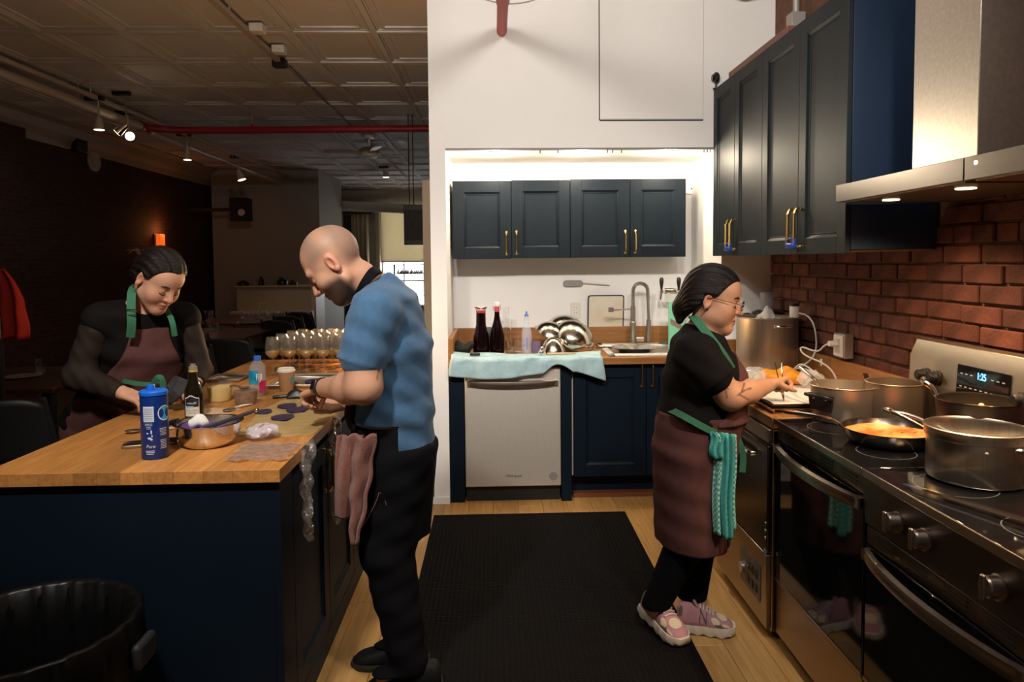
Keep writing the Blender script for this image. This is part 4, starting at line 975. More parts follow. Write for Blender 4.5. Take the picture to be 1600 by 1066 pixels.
# knife, papers at the back
a = P(1322, 590, Z=RKZ+.01); b_ = P(1352, 601, Z=RKZ+.01)
t = thing('chef_knife', 'black-handled knife lying on the counter behind the saucepans', 'knife', tuple(a))
d = (b_-a).normalized(); n_ = Vector((-d.y, d.x, 0))
MB().hexa([a-n_*.010, a+n_*.010, b_+n_*.010, b_-n_*.010], [v_+Vector((0,0,.016)) for v_ in (a-n_*.008, a+n_*.008, b_+n_*.008, b_-n_*.008)]).build('handle', M_BLACK, t, bevel=.003)
e = b_+d*.10
MB().hexa([b_-n_*.012+Vector((0,0,.004)), b_+n_*.018+Vector((0,0,.004)), e+n_*.010+Vector((0,0,.004)), e-n_*.012+Vector((0,0,.004))], [b_-n_*.012+Vector((0,0,.007)), b_+n_*.018+Vector((0,0,.006)), e+n_*.010+Vector((0,0,.006)), e-n_*.012+Vector((0,0,.007))]).build('blade', M_POL, t)
mb = MB(); c = P(1298, 598, Z=RKZ+.004); mb.T = T_((c.x, c.y, RKZ+.0005)) @ Matrix.Rotation(.5, 4, 'Z'); mb.box(-.06, .06, -.09, .09, 0, .006)
tag(mb.build('folded_paper', M_PARCH, loc=(c.x,c.y,RKZ+.0005), bevel=.001), 'folded white paper on the counter behind the grey saucepan', 'paper')
# grey saucepan with chopped garlic
def centre(px, py, z=TOPZ): return P(px, py, Z=z)
c = centre(1316, 655); 
t = pot('saucepan', 'worn grey saucepan with black side handle at the far end of the range', 'pot', (c.x, c.y, TOPZ+.001), .118, .135, M_ALU, .008, fill=mat('garlic_oil', (.36,.25,.14), .3, var=.3, scale=60), fillz=.72)
random.seed(4)
for i in range(16):
    a_ = random.random()*6.28; r = .085*math.sqrt(random.random()); MB().sph((c.x+r*math.cos(a_), c.y+r*math.sin(a_), TOPZ+.101), (.007,.006,.006), 8, 6).build('garlic_piece', mat('garlic', (.75,.62,.42), .6), t)
# black bracket handle in front
dv = (Vector((0,0,0))-Vector((c.x, c.y, 0))); dv.normalize(); sd = Vector((-dv.y, dv.x, 0)); dv = (dv*.75-sd*.66).normalized(); sd = Vector((-dv.y, dv.x, 0))
o_ = Vector((c.x, c.y, TOPZ+.095))+dv*.115
mb = MB(); mb.tube([o_-sd*.055, o_-sd*.055+dv*.035+Vector((0,0,.012)), o_+sd*.055+dv*.035+Vector((0,0,.012)), o_+sd*.055], .007, 8, smooth=2); mb.build('side_handle', M_BLACK, t)
mb = MB(); mb.hexa([o_-sd*.05+dv*.004+Vector((0,0,-.05)), o_+sd*.05+dv*.004+Vector((0,0,-.05)), o_+sd*.05-dv*.004+Vector((0,0,-.05)), o_-sd*.05-dv*.004+Vector((0,0,-.05))], [o_-sd*.06+dv*.004+Vector((0,0,.012)), o_+sd*.06+dv*.004+Vector((0,0,.012)), o_+sd*.06-dv*.004+Vector((0,0,.012)), o_-sd*.06-dv*.004+Vector((0,0,.012))]); mb.build('handle_plate', M_BLACK, t)
for s_ in (-.028, .03): MB().sph(o_+sd*s_+dv*.005+Vector((0,0,-.004)), .006).build('rivet', M_CHROME, t)
h0 = P(1277, 600, Y=c.y+.10); h1 = P(1250, 582, Y=c.y+.26)
MB().tube([(h0.x, h0.y, TOPZ+.11), (h0.x, h0.y+.01, TOPZ+.135), (h0.x-.01, h0.y+.03, TOPZ+.145), (h1.x, h1.y, TOPZ+.165)], .008, 10, smooth=2).build('long_handle', M_HANDLE, t)
# second saucepan
c2 = Vector((1.525, 2.625, TOPZ))
t = pot('saucepan', 'plain grey saucepan behind the frying pan of sauce', 'pot', (c2.x, c2.y, TOPZ+.001), .100, .156, mat('grey_aluminium', (.36,.28,.21), .45, .85, var=.08), .002, fill=mat('broth', (.13,.09,.06), .2), fillz=.6)
h0 = Vector((c2.x-.06, c2.y+.085, TOPZ+.145)); h1 = P(1350, 591, Y=c2.y+.27)
R = []
for u in np.linspace(0, 1, 6):
    q = h0.lerp(h1, u)+Vector((0,0,.018*math.sin(u*2.5))); R.append([q+Vector((-.012,-.004,0)), q+Vector((.004,-.012,0)), q+Vector((.012,.004,.006)), q+Vector((-.004,.012,.006))])
mb = MB(); mb.ring(R); mb.build('long_handle', M_HANDLE, t)
# black ladle spoon leaning on second saucepan
q = P(1393, 655, Z=TOPZ+.02)
t = thing('black_spoon', 'black plastic cooking spoon head between the two grey saucepans', 'spoon', (q.x, q.y, TOPZ+.001))
mb = MB(); mb.sph((q.x, q.y, TOPZ+.045), (.02,.042,.042), 16, 10, rot=Matrix.Rotation(.5,3,'X')); mb.build('bowl', M_BLACK, t)
mb = MB(); mb.tube([(q.x, q.y-.02, TOPZ+.02), (q.x+.05, q.y-.09, TOPZ+.014), (q.x+.02, q.y-.14, TOPZ+.012)], .006, 8, smooth=1); mb.build('handle', M_BLACK, t)
# frying pan of sauce
c3 = Vector((1.34, 2.335, TOPZ))
M_PANO = mat('pan_steel', (.24,.20,.17), .25, 1.0)
t = thing('frying_pan', 'steel frying pan of orange tomato sauce', 'pan', (c3.x, c3.y, TOPZ+.001))
r3 = .150; h3 = .052
MB().lathe((c3.x, c3.y, TOPZ+.001), [(r3*.78,0),(r3*.83,.006),(r3*.95,.03),(r3,h3),(r3+.002,h3+.001),(r3-.004,h3),(r3*.92,.03),(r3*.8,.008),(0,.007)], 56).build('body', M_PANO, t)
M_SAUCE = mat('tomato_sauce', (.72,.13,.02), .25, col2=(.88,.40,.13), scale=9, bump=.4, bscale=40)
mb = MB(); mb.surf(lambda u, v: (c3.x+r3*.93*u*math.cos(v*6.2832), c3.y+r3*.93*u*math.sin(v*6.2832), TOPZ+.034+.002*math.sin(u*20+v*30)), 12, 48); mb.build('sauce', M_SAUCE, t)
hs_ = P(1326, 686, Z=TOPZ+.045); he = P(1212, 641, Z=TOPZ+.035)
hs_ = Vector((c3.x-r3*.8, c3.y+r3*.6, TOPZ+.045)); 
he = P(1213, 642, Z=TOPZ+.028)
d = (he-hs_)
mb = MB(); mb.tube([hs_, hs_+d*.12+Vector((0,0,.012)), hs_+d*.5+Vector((0,0,.012)), he], .0085, 10, smooth=2); mb.build('long_handle', M_CHROME, t)
# near stock pot
c4 = Vector((1.365, 1.935, TOPZ))
r4 = .125; h4 = .150
t = thing('steel_pot', 'shiny steel pot with stepped rim nearest the camera on the range', 'pot', (c4.x, c4.y, TOPZ+.001))
MB().lathe((c4.x, c4.y, TOPZ+.001), [(r4*.9,0),(r4*.97,.004),(r4,.012),(r4,h4-.03),(r4+.006,h4-.026),(r4+.006,h4-.012),(r4+.009,h4),(r4+.005,h4+.002),(r4-.002,h4-.01),(r4-.004,.012),(0,.01)], 64).build('body', mat('shiny_brushed', (.66,.59,.50), .30, 1.0, var=.15, scale=10, stretch=(8,8,.3), aniso=.8), t)
MB().lathe((c4.x, c4.y, TOPZ+.001), [(0,.07),(r4-.006,.07)], 48, cap0=False).build('contents', mat('dark_broth', (.14,.12,.07), .15), t)
MB().sph((c4.x-.045, c4.y-.112, TOPZ+.105), (.010,.004,.006)).build('spill', mat('spill', (.6,.5,.3), .5), t)
MB().tube([(c4.x+.02, c4.y-r4, TOPZ+.115), (c4.x+.04, c4.y-r4-.03, TOPZ+.12), (c4.x+.11, c4.y-r4+.0, TOPZ+.12), (c4.x+.1, c4.y-r4+.05, TOPZ+.115)], .007, 8, smooth=2).build('side_handle', M_CHROME, t)
# tongs resting between pan and pot
a = P(1394, 645, Z=TOPZ+.085); b_ = P(1470, 670, Z=TOPZ+.10)
a = P(1394, 644, Y=2.16); b_ = Vector((c4.x+.02, c4.y-.02, TOPZ+.075))
t = thing('tongs', 'steel tongs laid across the frying pan and the steel pot rim', 'tongs', tuple(b_))
for s_, zz in ((-.010, .0), (.012, .006)):
    MB().tube([a+Vector((0,0,0)), a.lerp(b_, .15)+Vector((s_,0,zz+.006)), a.lerp(b_, .6)+Vector((s_*2.2,0,zz)), b_+Vector((s_*2.5,0,zz))], .0055, 8, smooth=2).build('arm', mat('tong_steel', (.4,.35,.3), .25, 1.0), t)
MB().tube([a+Vector((-.01,0,0)), a+Vector((-.02,.03,.004)), a+Vector((.01,.03,.004)), a+Vector((.01,0,0))], .005, 8, smooth=2).build('spring_end', MATS['tong_steel'], t)
# rear skillet
c5 = Vector((1.508, 2.13, TOPZ))
t = thing('skillet', 'dark deep pan at the back of the range under the clock panel', 'pan', (c5.x, c5.y, TOPZ+.001))
MB().lathe((c5.x, c5.y, TOPZ+.001), [(.09,0),(.105,.01),(.118,.185),(.121,.188),(.116,.186),(.1,.012),(0,.010)], 48).build('body', mat('dark_skillet', (.10,.085,.075), .32, .9), t)
MB().lathe((c5.x, c5.y, TOPZ+.001), [(0,.15),(.112,.15)], 40, cap0=False).build('contents', mat('skillet_food', (.16,.11,.05), .4, var=.5, scale=50), t)
random.seed(9)
for i in range(8):
    a_ = random.random()*6.28; r = .085*math.sqrt(random.random()); MB().sph((c5.x+r*math.cos(a_), c5.y+r*math.sin(a_), TOPZ+.155), (.010,.008,.008), 8, 6).build('garlic_clove', MATS['garlic'], t)
h0 = Vector((c5.x-.085, c5.y+.08, TOPZ+.185)); h1 = P(1443, 592, Y=c5.y+.24)
MB().tube([h0, h0+Vector((-.01,.01,.03)), h0+Vector((-.03,.03,.042)), h1], .008, 10, smooth=2).build('long_handle', M_HANDLE, t)
# long spoon on the near edge of the range
a = P(1412, 757, Z=TOPZ+.006); b_ = P(1640, 826, Z=TOPZ+.012)
t = thing('long_spoon', 'long polished steel spoon handle lying along the front edge of the near range', 'spoon', tuple(a))
d = (b_-a); R = []
for u in np.linspace(0, 1, 10):
    q = a+d*u; ww = .003+.007*min(1, u*3); n_ = Vector((-d.y, d.x, 0)).normalized(); hh = .004+.003*min(1,u*3)
    R.append([q-n_*ww, q-n_*ww*.6+Vector((0,0,hh)), q+n_*ww*.6+Vector((0,0,hh)), q+n_*ww])
mb = MB(); mb.ring(R); mb.build('handle', M_CHROME, t, ang=60)
e = b_; mb = MB(); mb.sph((e.x+.02, e.y-.03, TOPZ+.014), (.03,.04,.012)); mb.build('bowl', M_CHROME, t)
# ================================================================== ISLAND
IX0, IX1 = -1.571, -.664; IY0, IY1 = 2.150, 4.62; IZ = .915
t = thing('kitchen_island', 'dark navy kitchen island base with side doors', 'island', ((IX0+IX1)/2, 3.3, 0))
MB().box(IX0+.02, IX1-.03, IY0+.02, IY1-.02, .0, IZ-.042).build('front_panel_box', M_NAVYD, t, bevel=.002)
dw_ = .47
for i in range(4):
    ya = IY0+.16+i*(dw_+.006)
    if ya+dw_ > IY1: break
    RZ2 = Matrix.Rotation(math.pi/2, 4, 'Z')
    d = place(door_mesh(dw_, IZ-.042-.12, rail=.075), T_((IX1-.008, ya, .09)) @ RZ2).build('door', M_NAVYD, t, bevel=.0015, smooth=False)
    hyy = ya+dw_-.045 if i % 2 == 0 else ya+.045
    place(handle_mb(.16, .006, .035), T_((IX1-.008, hyy, .655)) @ RZ2).build('handle', M_BRASS, d)
MB().box(IX1-.03, IX1-.008, IY0+.02, IY0+.155, 0, IZ-.042).build('corner_post', M_NAVYD, t, bevel=.001)
MB().box(IX1-.03, IX1-.008, IY0+.155, IY1-.02, 0, .085).build('plinth', M_NAVYD, t, bevel=.001)
hyl = IY0+.16+dw_+.003
lk = thing('island_lock', 'blue plastic safety lock across the island door handles', 'lock', (IX1+.02, hyl, .67))
MB().box(IX1+.018, IX1+.040, hyl-.035, hyl+.03, .662, .69).build('body', MATS['lock_blue'], lk, bevel=.005)
MB().tube([(IX1+.03, hyl-.03, .69), (IX1+.03, hyl-.035, .715), (IX1+.03, hyl+.03, .715), (IX1+.03, hyl+.03, .69)], .004, 8, smooth=2).build('strap', MATS['lock_blue'], lk)
# countertop of staves
top = thing('island_worktop', 'honey-coloured butcher block top of the kitchen island', 'worktop', ((IX0+IX1)/2, 3.3, IZ-.04))
random.seed(21)
x = IX0
while x < IX1-.001:
    wd = random.choice((.07, .09, .105, .12)); 
    if IX1-(x+wd) < .05: wd = IX1-x
    y = IY0
    while y < IY1-.001:
        L = random.choice((.35, .5, .65, .8))
        if IY1-(y+L) < .2: L = IY1-y
        piece('stave', ('st', round(wd,3), round(L,3)), (wd-.0004, L-.0004, .04), M_WOODC, top, (x+wd/2, y+L/2, IZ-.02), .0008)
        y += L
    x += wd
def isl(px, py, z=IZ): return P(px, py, Z=z)
# salt canister
M_SALT = mat('salt_blue', (.004,.030,.20), .35); M_SALTL = mat('salt_lid', (.01,.13,.62), .35); M_PRINT = mat('print_white', (.62,.68,.75), .6)
c = isl(239, 717); c = Vector((c.x, c.y+.02, IZ)); rs = .0415; hs = P(237, 612, Y=c.y-.02).z-IZ
t = thing('salt_canister', 'tall blue salt canister with bright blue lid at the near end of the island', 'canister', (c.x, c.y, IZ+.0005))
MB().lathe((c.x, c.y, IZ+.0005), [(rs-.002,0),(rs,.003),(rs,hs-.006)], 40, cap1=True).build('tube', M_SALT, t)
MB().lathe((c.x, c.y, IZ+.0005), [(rs+.002,hs-.012),(rs+.002,hs-.002),(rs-.002,hs+.002),(0,hs+.003)], 40, cap0=False).build('lid', M_SALTL, t)
MB().lathe((c.x-.004, c.y-.01, IZ+hs+.002), [(.012,0),(.012,.012),(.010,.020),(0,.021)], 18, cap0=False).build('pour_spout', M_SALTL, t)
toward = math.atan2(-c.y, -c.x)    # angle that faces the camera
def wrap(v, a0, z0, r): return [(c.x+(r+p[2])*math.cos(toward+a0+p[0]/r), c.y+(r+p[2])*math.sin(toward+a0+p[0]/r), z0+p[1]) for p in v]
def wrapbox(x0, x1, z0, z1, a0, r, n=8):
    mb = MB(); vs = []
    for i in range(n+1):
        xx = x0+(x1-x0)*i/n
        for zz in (z0, z1): vs.append((xx, zz, .0004))
    mb._add(wrap(vs, a0, IZ, r), [(2*i, 2*i+2, 2*i+3, 2*i+1) for i in range(n)]); return mb
wrapbox(-.017, .017, .125, .175, -.45, rs).build('facts_panel', M_PRINT, t)
mbx = MB()
for i in range(7):
    q = wrapbox(-.014, .014, .131+i*.006, .1325+i*.006, -.45, rs+.0004); mbx._add(q.v, q.f)
mbx.build('facts_lines', M_SALT, t)
mbx = MB(); n = 28
vs = [(0,0,.0004)]+[(.023*math.cos(6.283*i/n), .025*math.sin(6.283*i/n), .0004) for i in range(n)]
mbx._add(wrap(vs, .78, IZ+.15, rs), [(0, 1+i, 1+(i+1) % n) for i in range(n)]); mbx.build('round_emblem', mat('emblem_teal', (.05,.35,.55), .5), t)
mbx = MB(); vs = []
for i in range(n): a_ = 6.283*i/n; vs += [(.020*math.cos(a_), .022*math.sin(a_), .0007), (.023*math.cos(a_), .025*math.sin(a_), .0007)]
mbx._add(wrap(vs, .78, IZ+.15, rs), [(2*i, 2*i+1, (2*i+3) % (2*n), (2*i+2) % (2*n)) for i in range(n)]); mbx.build('emblem_ring', M_PRINT, t)
random.seed(2); mbx = MB()
for a0, z0, n_, ww in ((-.45, .118, 4, .012), (.62, .10, 5, .013), (.62, .062, 6, .013), (-.40, .03, 3, .014)):
    for i in range(n_):
        w0 = ww*random.uniform(.6, 1); q = wrapbox(-w0, w0, z0-i*.0052, z0-i*.0052+.0016, a0, rs); mbx._add(q.v, q.f)
mbx.build('small_print', M_PRINT, t)
# girl-free pictogram: pouring hand shape, simple blobs
mbx = MB()
for (xx, zz, rx, rz) in ((-.008, .088, .004, .002), (.004, .092, .0022, .007), (-.002, .072, .006, .0035), (.004, .068, .004, .003), (.006, .079, .002, .004)):
    vs = [(xx,zz,.0004)]+[(xx+rx*math.cos(6.283*i/12), zz+rz*math.sin(6.283*i/12), .0004) for i in range(12)]
    mbx._add(wrap(vs, -.36, IZ, rs), [(0, 1+i, 1+(i+1) % 12) for i in range(12)])
mbx.build('pictogram', M_PRINT, t)
v, f = textmesh('Pure', .015, 0, shear=.3); mkobj('lettering', [Vector(p) for p in wrap([(a, b_, .0005) for a, b_, _ in v], -.36, IZ+.045, rs)], f, M_PRINT, t, smooth=False)
# phone behind the salt
a = isl(183, 703); b_ = isl(272, 695)
t = thing('phone', 'phone with a dark screen lying behind the salt canister', 'phone', ((a.x+b_.x)/2, (a.y+b_.y)/2, IZ+.0005))
mb = MB(); mb.T = T_(((a.x+b_.x)/2, (a.y+b_.y)/2+.035, IZ)) @ Matrix.Rotation(math.atan2(b_.y-a.y, b_.x-a.x), 4, 'Z')
hl = (b_-a).length/2
mb.prism(rrect(-hl, hl, -.037, .037, .012), .0005, .011); mb.build('case', mat('phone_case', (.28,.22,.12), .3, .6), t, bevel=.002)
mb2 = MB(); mb2.T = mb.T; mb2.prism(rrect(-hl+.004, hl-.004, -.034, .034, .010), .0111, .0118); mb2.build('screen', M_BGLASS, t)
# spoon left of the salt
def spoon(nm, label, p, d, L=.17, m_=M_POL, z=IZ):
    t = thing(nm, label, 'spoon', (p.x, p.y, z+.0005)); d = Vector(d).normalized()
    ang = math.atan2(d.y, d.x)
    mb = MB(); mb.T = T_((p.x, p.y, z)) @ Matrix.Rotation(ang, 4, 'Z')
    mb.surf(lambda u, v: (.032*(2*u-1), .021*(2*v-1)*math.sqrt(max(0, 1-(2*u-1)**2)), .010-.009*(1-(2*u-1)**2)*(1-(2*v-1)**2)+.001), 10, 8); mb.build('bowl', m_, t, solid=.0012)
    mb = MB(); mb.T = T_((p.x, p.y, z)) @ Matrix.Rotation(ang, 4, 'Z'); mb.tube([(.031,0,.011), (.06,0,.013), (.11,0,.008), (L,0,.005)], .0035, 6, smooth=1); mb.build('handle', m_, t)
    return t
p = isl(209, 677); spoon('steel_spoon', 'steel spoon with its bowl left of the salt canister', p, (.9,.35,0))
p = isl(358, 640, IZ+.01); spoon('steel_spoon', 'small shiny spoon beside the oil bottle and brown tub', p, (.35,.9,0), .15)
# oil bottle
c = isl(299, 655); c = Vector((c.x, c.y+.03, IZ)); hb = P(299, 571, Y=c.y).z-IZ
M_OIL = mat('dark_green_glass', (.010,.007,.002), .06)
t = thing('oil_bottle', 'dark olive oil bottle with a black and white label', 'bottle', (c.x, c.y, IZ+.0005))
MB().lathe((c.x, c.y, IZ+.0005), [(.032,0),(.0365,.006),(.0365,hb*.46),(.034,hb*.54),(.023,hb*.66),(.0165,hb*.78),(.0155,hb*.88)], 32, cap1=True).build('glass', M_OIL, t)
MB().lathe((c.x, c.y, IZ+hb*.88), [(.0175,0),(.0175,.006)], 24, cap1=True).build('gold_band', mat('gold_band', (.55,.36,.05), .4), t)
MB().lathe((c.x, c.y, IZ+hb*.88+.006), [(.0165,0),(.0165,.016),(.010,.017),(.010,.026),(0,.026)], 24, cap0=False).build('cap', mat('cap_olive', (.25,.22,.15), .4), t)
tow2 = math.atan2(-c.y, -c.x)
def arc(cx_, cy_, r, a0, a1, z0, z1, n=12, jag=0):
    mb = MB(); vs = []
    for i in range(n+1):
        a_ = a0+(a1-a0)*i/n
        dz = jag*math.exp(-((i/n-.45)/.25)**2)
        for zz in (z0, z1+dz): vs.append((cx_+r*math.cos(a_), cy_+r*math.sin(a_), zz))
    mb._add(vs, [(2*i, 2*i+2, 2*i+3, 2*i+1) for i in range(n)]); return mb
a0, a1 = tow2-1.05, tow2+.55
arc(c.x, c.y, .0370, a0, a1, IZ+.012, IZ+hb*.40, jag=.012).build('label_border', M_PRINT, t)
arc(c.x, c.y, .0372, a0+.06, a1-.06, IZ+.050, IZ+hb*.40-.003, jag=.011).build('label_top', mat('label_black', (.01,.01,.012), .5), t)
arc(c.x, c.y, .0372, a0+.06, a1-.06, IZ+.014, IZ+.050).build('label_lower', mat('label_cream', (.62,.58,.48), .6), t)
arc(c.x, c.y, .0374, a0+.1, tow2-.05, IZ+.046, IZ+.054).build('label_band', mat('label_blue', (.25,.45,.7), .6), t)
def ctext(s, size, z, am, m_, r=.0376):
    v, f = textmesh(s, size); mkobj('lettering', [(c.x+r*math.cos(am+p[0]/r), c.y+r*math.sin(am+p[0]/r), z+p[1]) for p in v], f, m_, t, smooth=False)
ctext('ntinelli', .014, IZ+.066, tow2-.25, M_PRINT); ctext('EXTRA VIRGIN', .007, IZ+.036, tow2-.25, MATS['label_black']); ctext('OLIVE OIL', .007, IZ+.026, tow2-.25, MATS['label_black'])
# steel bowl with purple mash
c = isl(327, 694); c = Vector((c.x, c.y+.0, IZ)); rb = .108; hbw = .078
t = thing('prep_bowl', 'round steel bowl of purple mash with a rubber spatula', 'bowl', (c.x, c.y, IZ+.0005))
MB().lathe((c.x, c.y, IZ+.0005), [(rb*.70,0),(rb*.76,.003),(rb*.88,.02),(rb*.97,.045),(rb,hbw),(rb+.008,hbw+.001),(rb+.008,hbw+.003),(rb-.001,hbw+.002),(rb*.96,.046),(rb*.86,.022),(rb*.7,.004),(0,.004)], 56).build('body', M_BOWL, t)
mb = MB(); M_MASH = mat('purple_mash', (.10,.04,.16), .7, var=.3, scale=30, bump=.5, bscale=40)
mb.surf(lambda u, v: (c.x+rb*.93*u*math.cos(v*6.2832), c.y+rb*.93*u*math.sin(v*6.2832), IZ+.045+.010*math.sin(u*9+v*12)+.016*max(0, math.cos(v*6.28-2.4))*u), 12, 36); mb.build('mash', M_MASH, t)
mb = MB(); mb.sph((c.x-.05, c.y+.035, IZ+.072), (.032,.026,.022), 14, 10); mb.v = [(x+.004*math.sin(y*150), y, z+.006*math.sin(x*130)) for x, y, z in mb.v]; mb.build('cream_dollop', mat('cream_white', (.78,.76,.74), .5), t)
s0 = P(316, 671, Y=c.y-.03); s1 = P(404, 640, Y=c.y+.02)
sp_ = thing('spatula', 'black rubber spatula resting across the steel bowl', 'spatula', tuple(s0))
d = s1-s0; R = []
for u in np.linspace(0, 1, 8):
    q = s0+d*u; ww = .016-.004*u; R.append([q+Vector((0,-ww*.4,-ww*.5)), q+Vector((0,ww*.3,-ww*.5)), q+Vector((0,ww*.5,ww*.5)), q+Vector((0,-ww*.2,ww*.5))])
mb = MB(); mb.ring(R); mb.build('handle', mat('spatula_black', (.012,.011,.014), .5), sp_, bevel=.003)
q = s1-d*.12; MB().sph((q.x+.018, q.y-.010, q.z+.006), (.006,.003,.006)).build('hang_hole', M_BRASS, sp_)
# black ladle at left rim of bowl
a = P(262, 664, Y=c.y); mb = MB(); mb.tube([(c.x-.104, c.y, IZ+hbw+.006), (c.x-.14, c.y+.02, IZ+hbw-.004), (c.x-.18, c.y+.05, IZ+.05)], .009, 8, smooth=1)
tag(mb.build('spoon_handle', MATS['spatula_black'], loc=(c.x-.14, c.y, IZ+.05)), 'dark spoon handle over the left rim of the steel bowl', 'spoon')
# deli tubs
def tub(nm, label, px, py, r, h, m_):
    c = isl(px, py); c = Vector((c.x, c.y+r*.5, IZ))
    t = thing(nm, label, 'tub', (c.x, c.y, IZ+.0005), 'deli tubs on the island')
    MB().lathe((c.x, c.y, IZ+.0005), [(r*.74,.001),(r*.80,.008),(r*.93,h*.8)], 32, cap1=True).build('contents', m_, t)
    MB().lathe((c.x, c.y, IZ+.0005), [(r*.76,0),(r*.82,.006),(r*.99,h-.006),(r*1.04,h-.004),(r*1.04,h)], 32).build('cup', thin('deli_plastic', (.85,.82,.75), .10, .12), t)
    return t, c
M_YEL = mat('yellow_sauce', (.70,.50,.16), .5, var=.08, scale=10); M_BRN = mat('brown_relish', (.20,.09,.035), .5, var=.5, scale=45)
tub('deli_tub', 'clear tub of pale yellow sauce behind the oil bottle', 340, 628, .058, .082, M_YEL)
_, cb_ = tub('deli_tub', 'clear tub of chunky brown relish in front of the water bottle', 381, 634, .056, .078, M_BRN)
spoon('tub_spoon', 'small spoon standing in the tub of brown relish', Vector((cb_.x-.005, cb_.y, 0)), (-.7,.5,0), .10, mat('dark_spoon', (.12,.08,.05), .4), IZ+.066)
# water bottle
c = isl(400, 620); c = Vector((c.x, c.y+.03, IZ)); hwb = P(399, 556, Y=c.y).z-IZ
t = thing('water_bottle', 'square plastic water bottle with blue cap beside the paper cup', 'bottle', (c.x, c.y, IZ+.0005))
def sq(r, z, k=.35, n=24):
    out = []
    for i in range(n):
        a_ = 6.2832*i/n+.3; s_ = (abs(math.cos(a_))**4+abs(math.sin(a_))**4)**(-.25); rr = r*(1-k+k*s_); out.append((c.x+rr*math.cos(a_-.3), c.y+rr*math.sin(a_-.3), IZ+z))
    return out
mb = MB(); mb.ring([sq(.033,.001), sq(.036,.006), sq(.036,hwb*.68), sq(.032,hwb*.78), sq(.018,hwb*.87,0), sq(.014,hwb*.88,0), sq(.014,hwb*.9,0)]); mb.build('body', thin('bottle_plastic', (.6,.62,.64), .2, .06), t)
MB().lathe((c.x, c.y, IZ+hwb*.89), [(.0165,0),(.0165,hwb*.1),(.014,hwb*.11),(0,hwb*.11)], 24).build('cap', mat('bottle_cap_blue', (.02,.14,.62), .35), t)
tow3 = math.atan2(-c.y, -c.x)
def sqarc(a0, a1, z0, z1, m_, nm, r=.0378, n=14):
    mb = MB(); vs = []
    for i in range(n+1):
        a_ = a0+(a1-a0)*i/n; s_ = (abs(math.cos(a_+.3))**4+abs(math.sin(a_+.3))**4)**(-.25); rr = r*(.65+.35*s_)
        for zz in (z0, z1): vs.append((c.x+rr*math.cos(a_), c.y+rr*math.sin(a_), zz))
    mb._add(vs, [(2*i, 2*i+2, 2*i+3, 2*i+1) for i in range(n)]); mb.build(nm, m_, t)
sqarc(tow3-1.3, tow3+.05, IZ+.06, IZ+.125, mat('label_sea', (.01,.15,.38), .4, col2=(.02,.36,.48), scale=30), 'blue_label')
sqarc(tow3+.15, tow3+1.3, IZ+.02, IZ+.075, mat('label_magenta', (.38,.004,.06), .4, col2=(.48,.03,.12), scale=60), 'pink_label')
v, f = textmesh('FIJI', .025); am = tow3+.16; r_ = .0412
mkobj('lettering', [(c.x+r_*math.cos(am+p[0]/r_*.95), c.y+r_*math.sin(am+p[0]/r_*.95), IZ+.092+p[1]*1.7) for p in v], f, mat('letter_white', (.88,.9,.9), .6), t, smooth=False)
# paper cup
c = isl(446, 612); c = Vector((c.x, c.y+.02, IZ)); hcp = P(446, 575, Y=c.y).z-IZ
t = thing('paper_cup', 'brown paper coffee cup with white lid beside the watch hand', 'cup', (c.x, c.y, IZ+.0005))
MB().lathe((c.x, c.y, IZ+.0005), [(.030,0),(.031,.002),(.041,hcp-.016)], 32).build('sleeve', mat('kraft', (.33,.17,.07), .7), t)
MB().lathe((c.x, c.y, IZ+.0005), [(.0425,hcp-.02),(.044,hcp-.016),(.044,hcp-.010),(.0405,hcp-.008),(.039,hcp),(.036,hcp),(.035,hcp-.004),(0,hcp-.004)], 32, cap0=False).build('lid', mat('cup_lid', (.66,.58,.48), .4), t)
tw = math.atan2(-c.y, -c.x); mb = MB()
vs = [(0,0)]+[(.010*math.cos(6.283*i/16), .018*math.sin(6.283*i/16)) for i in range(16)]; rr = .0372
mb._add([(c.x+(rr+.0006+p[1]*.10)*math.cos(tw+.75+p[0]/rr), c.y+(rr+.0006+p[1]*.10)*math.sin(tw+.75+p[0]/rr), IZ+hcp*.5+p[1]) for p in vs], [(0, 1+i, 1+(i+1) % 16) for i in range(16)]); mb.build('teal_mark', mat('teal_mark', (.05,.22,.26), .5), t)
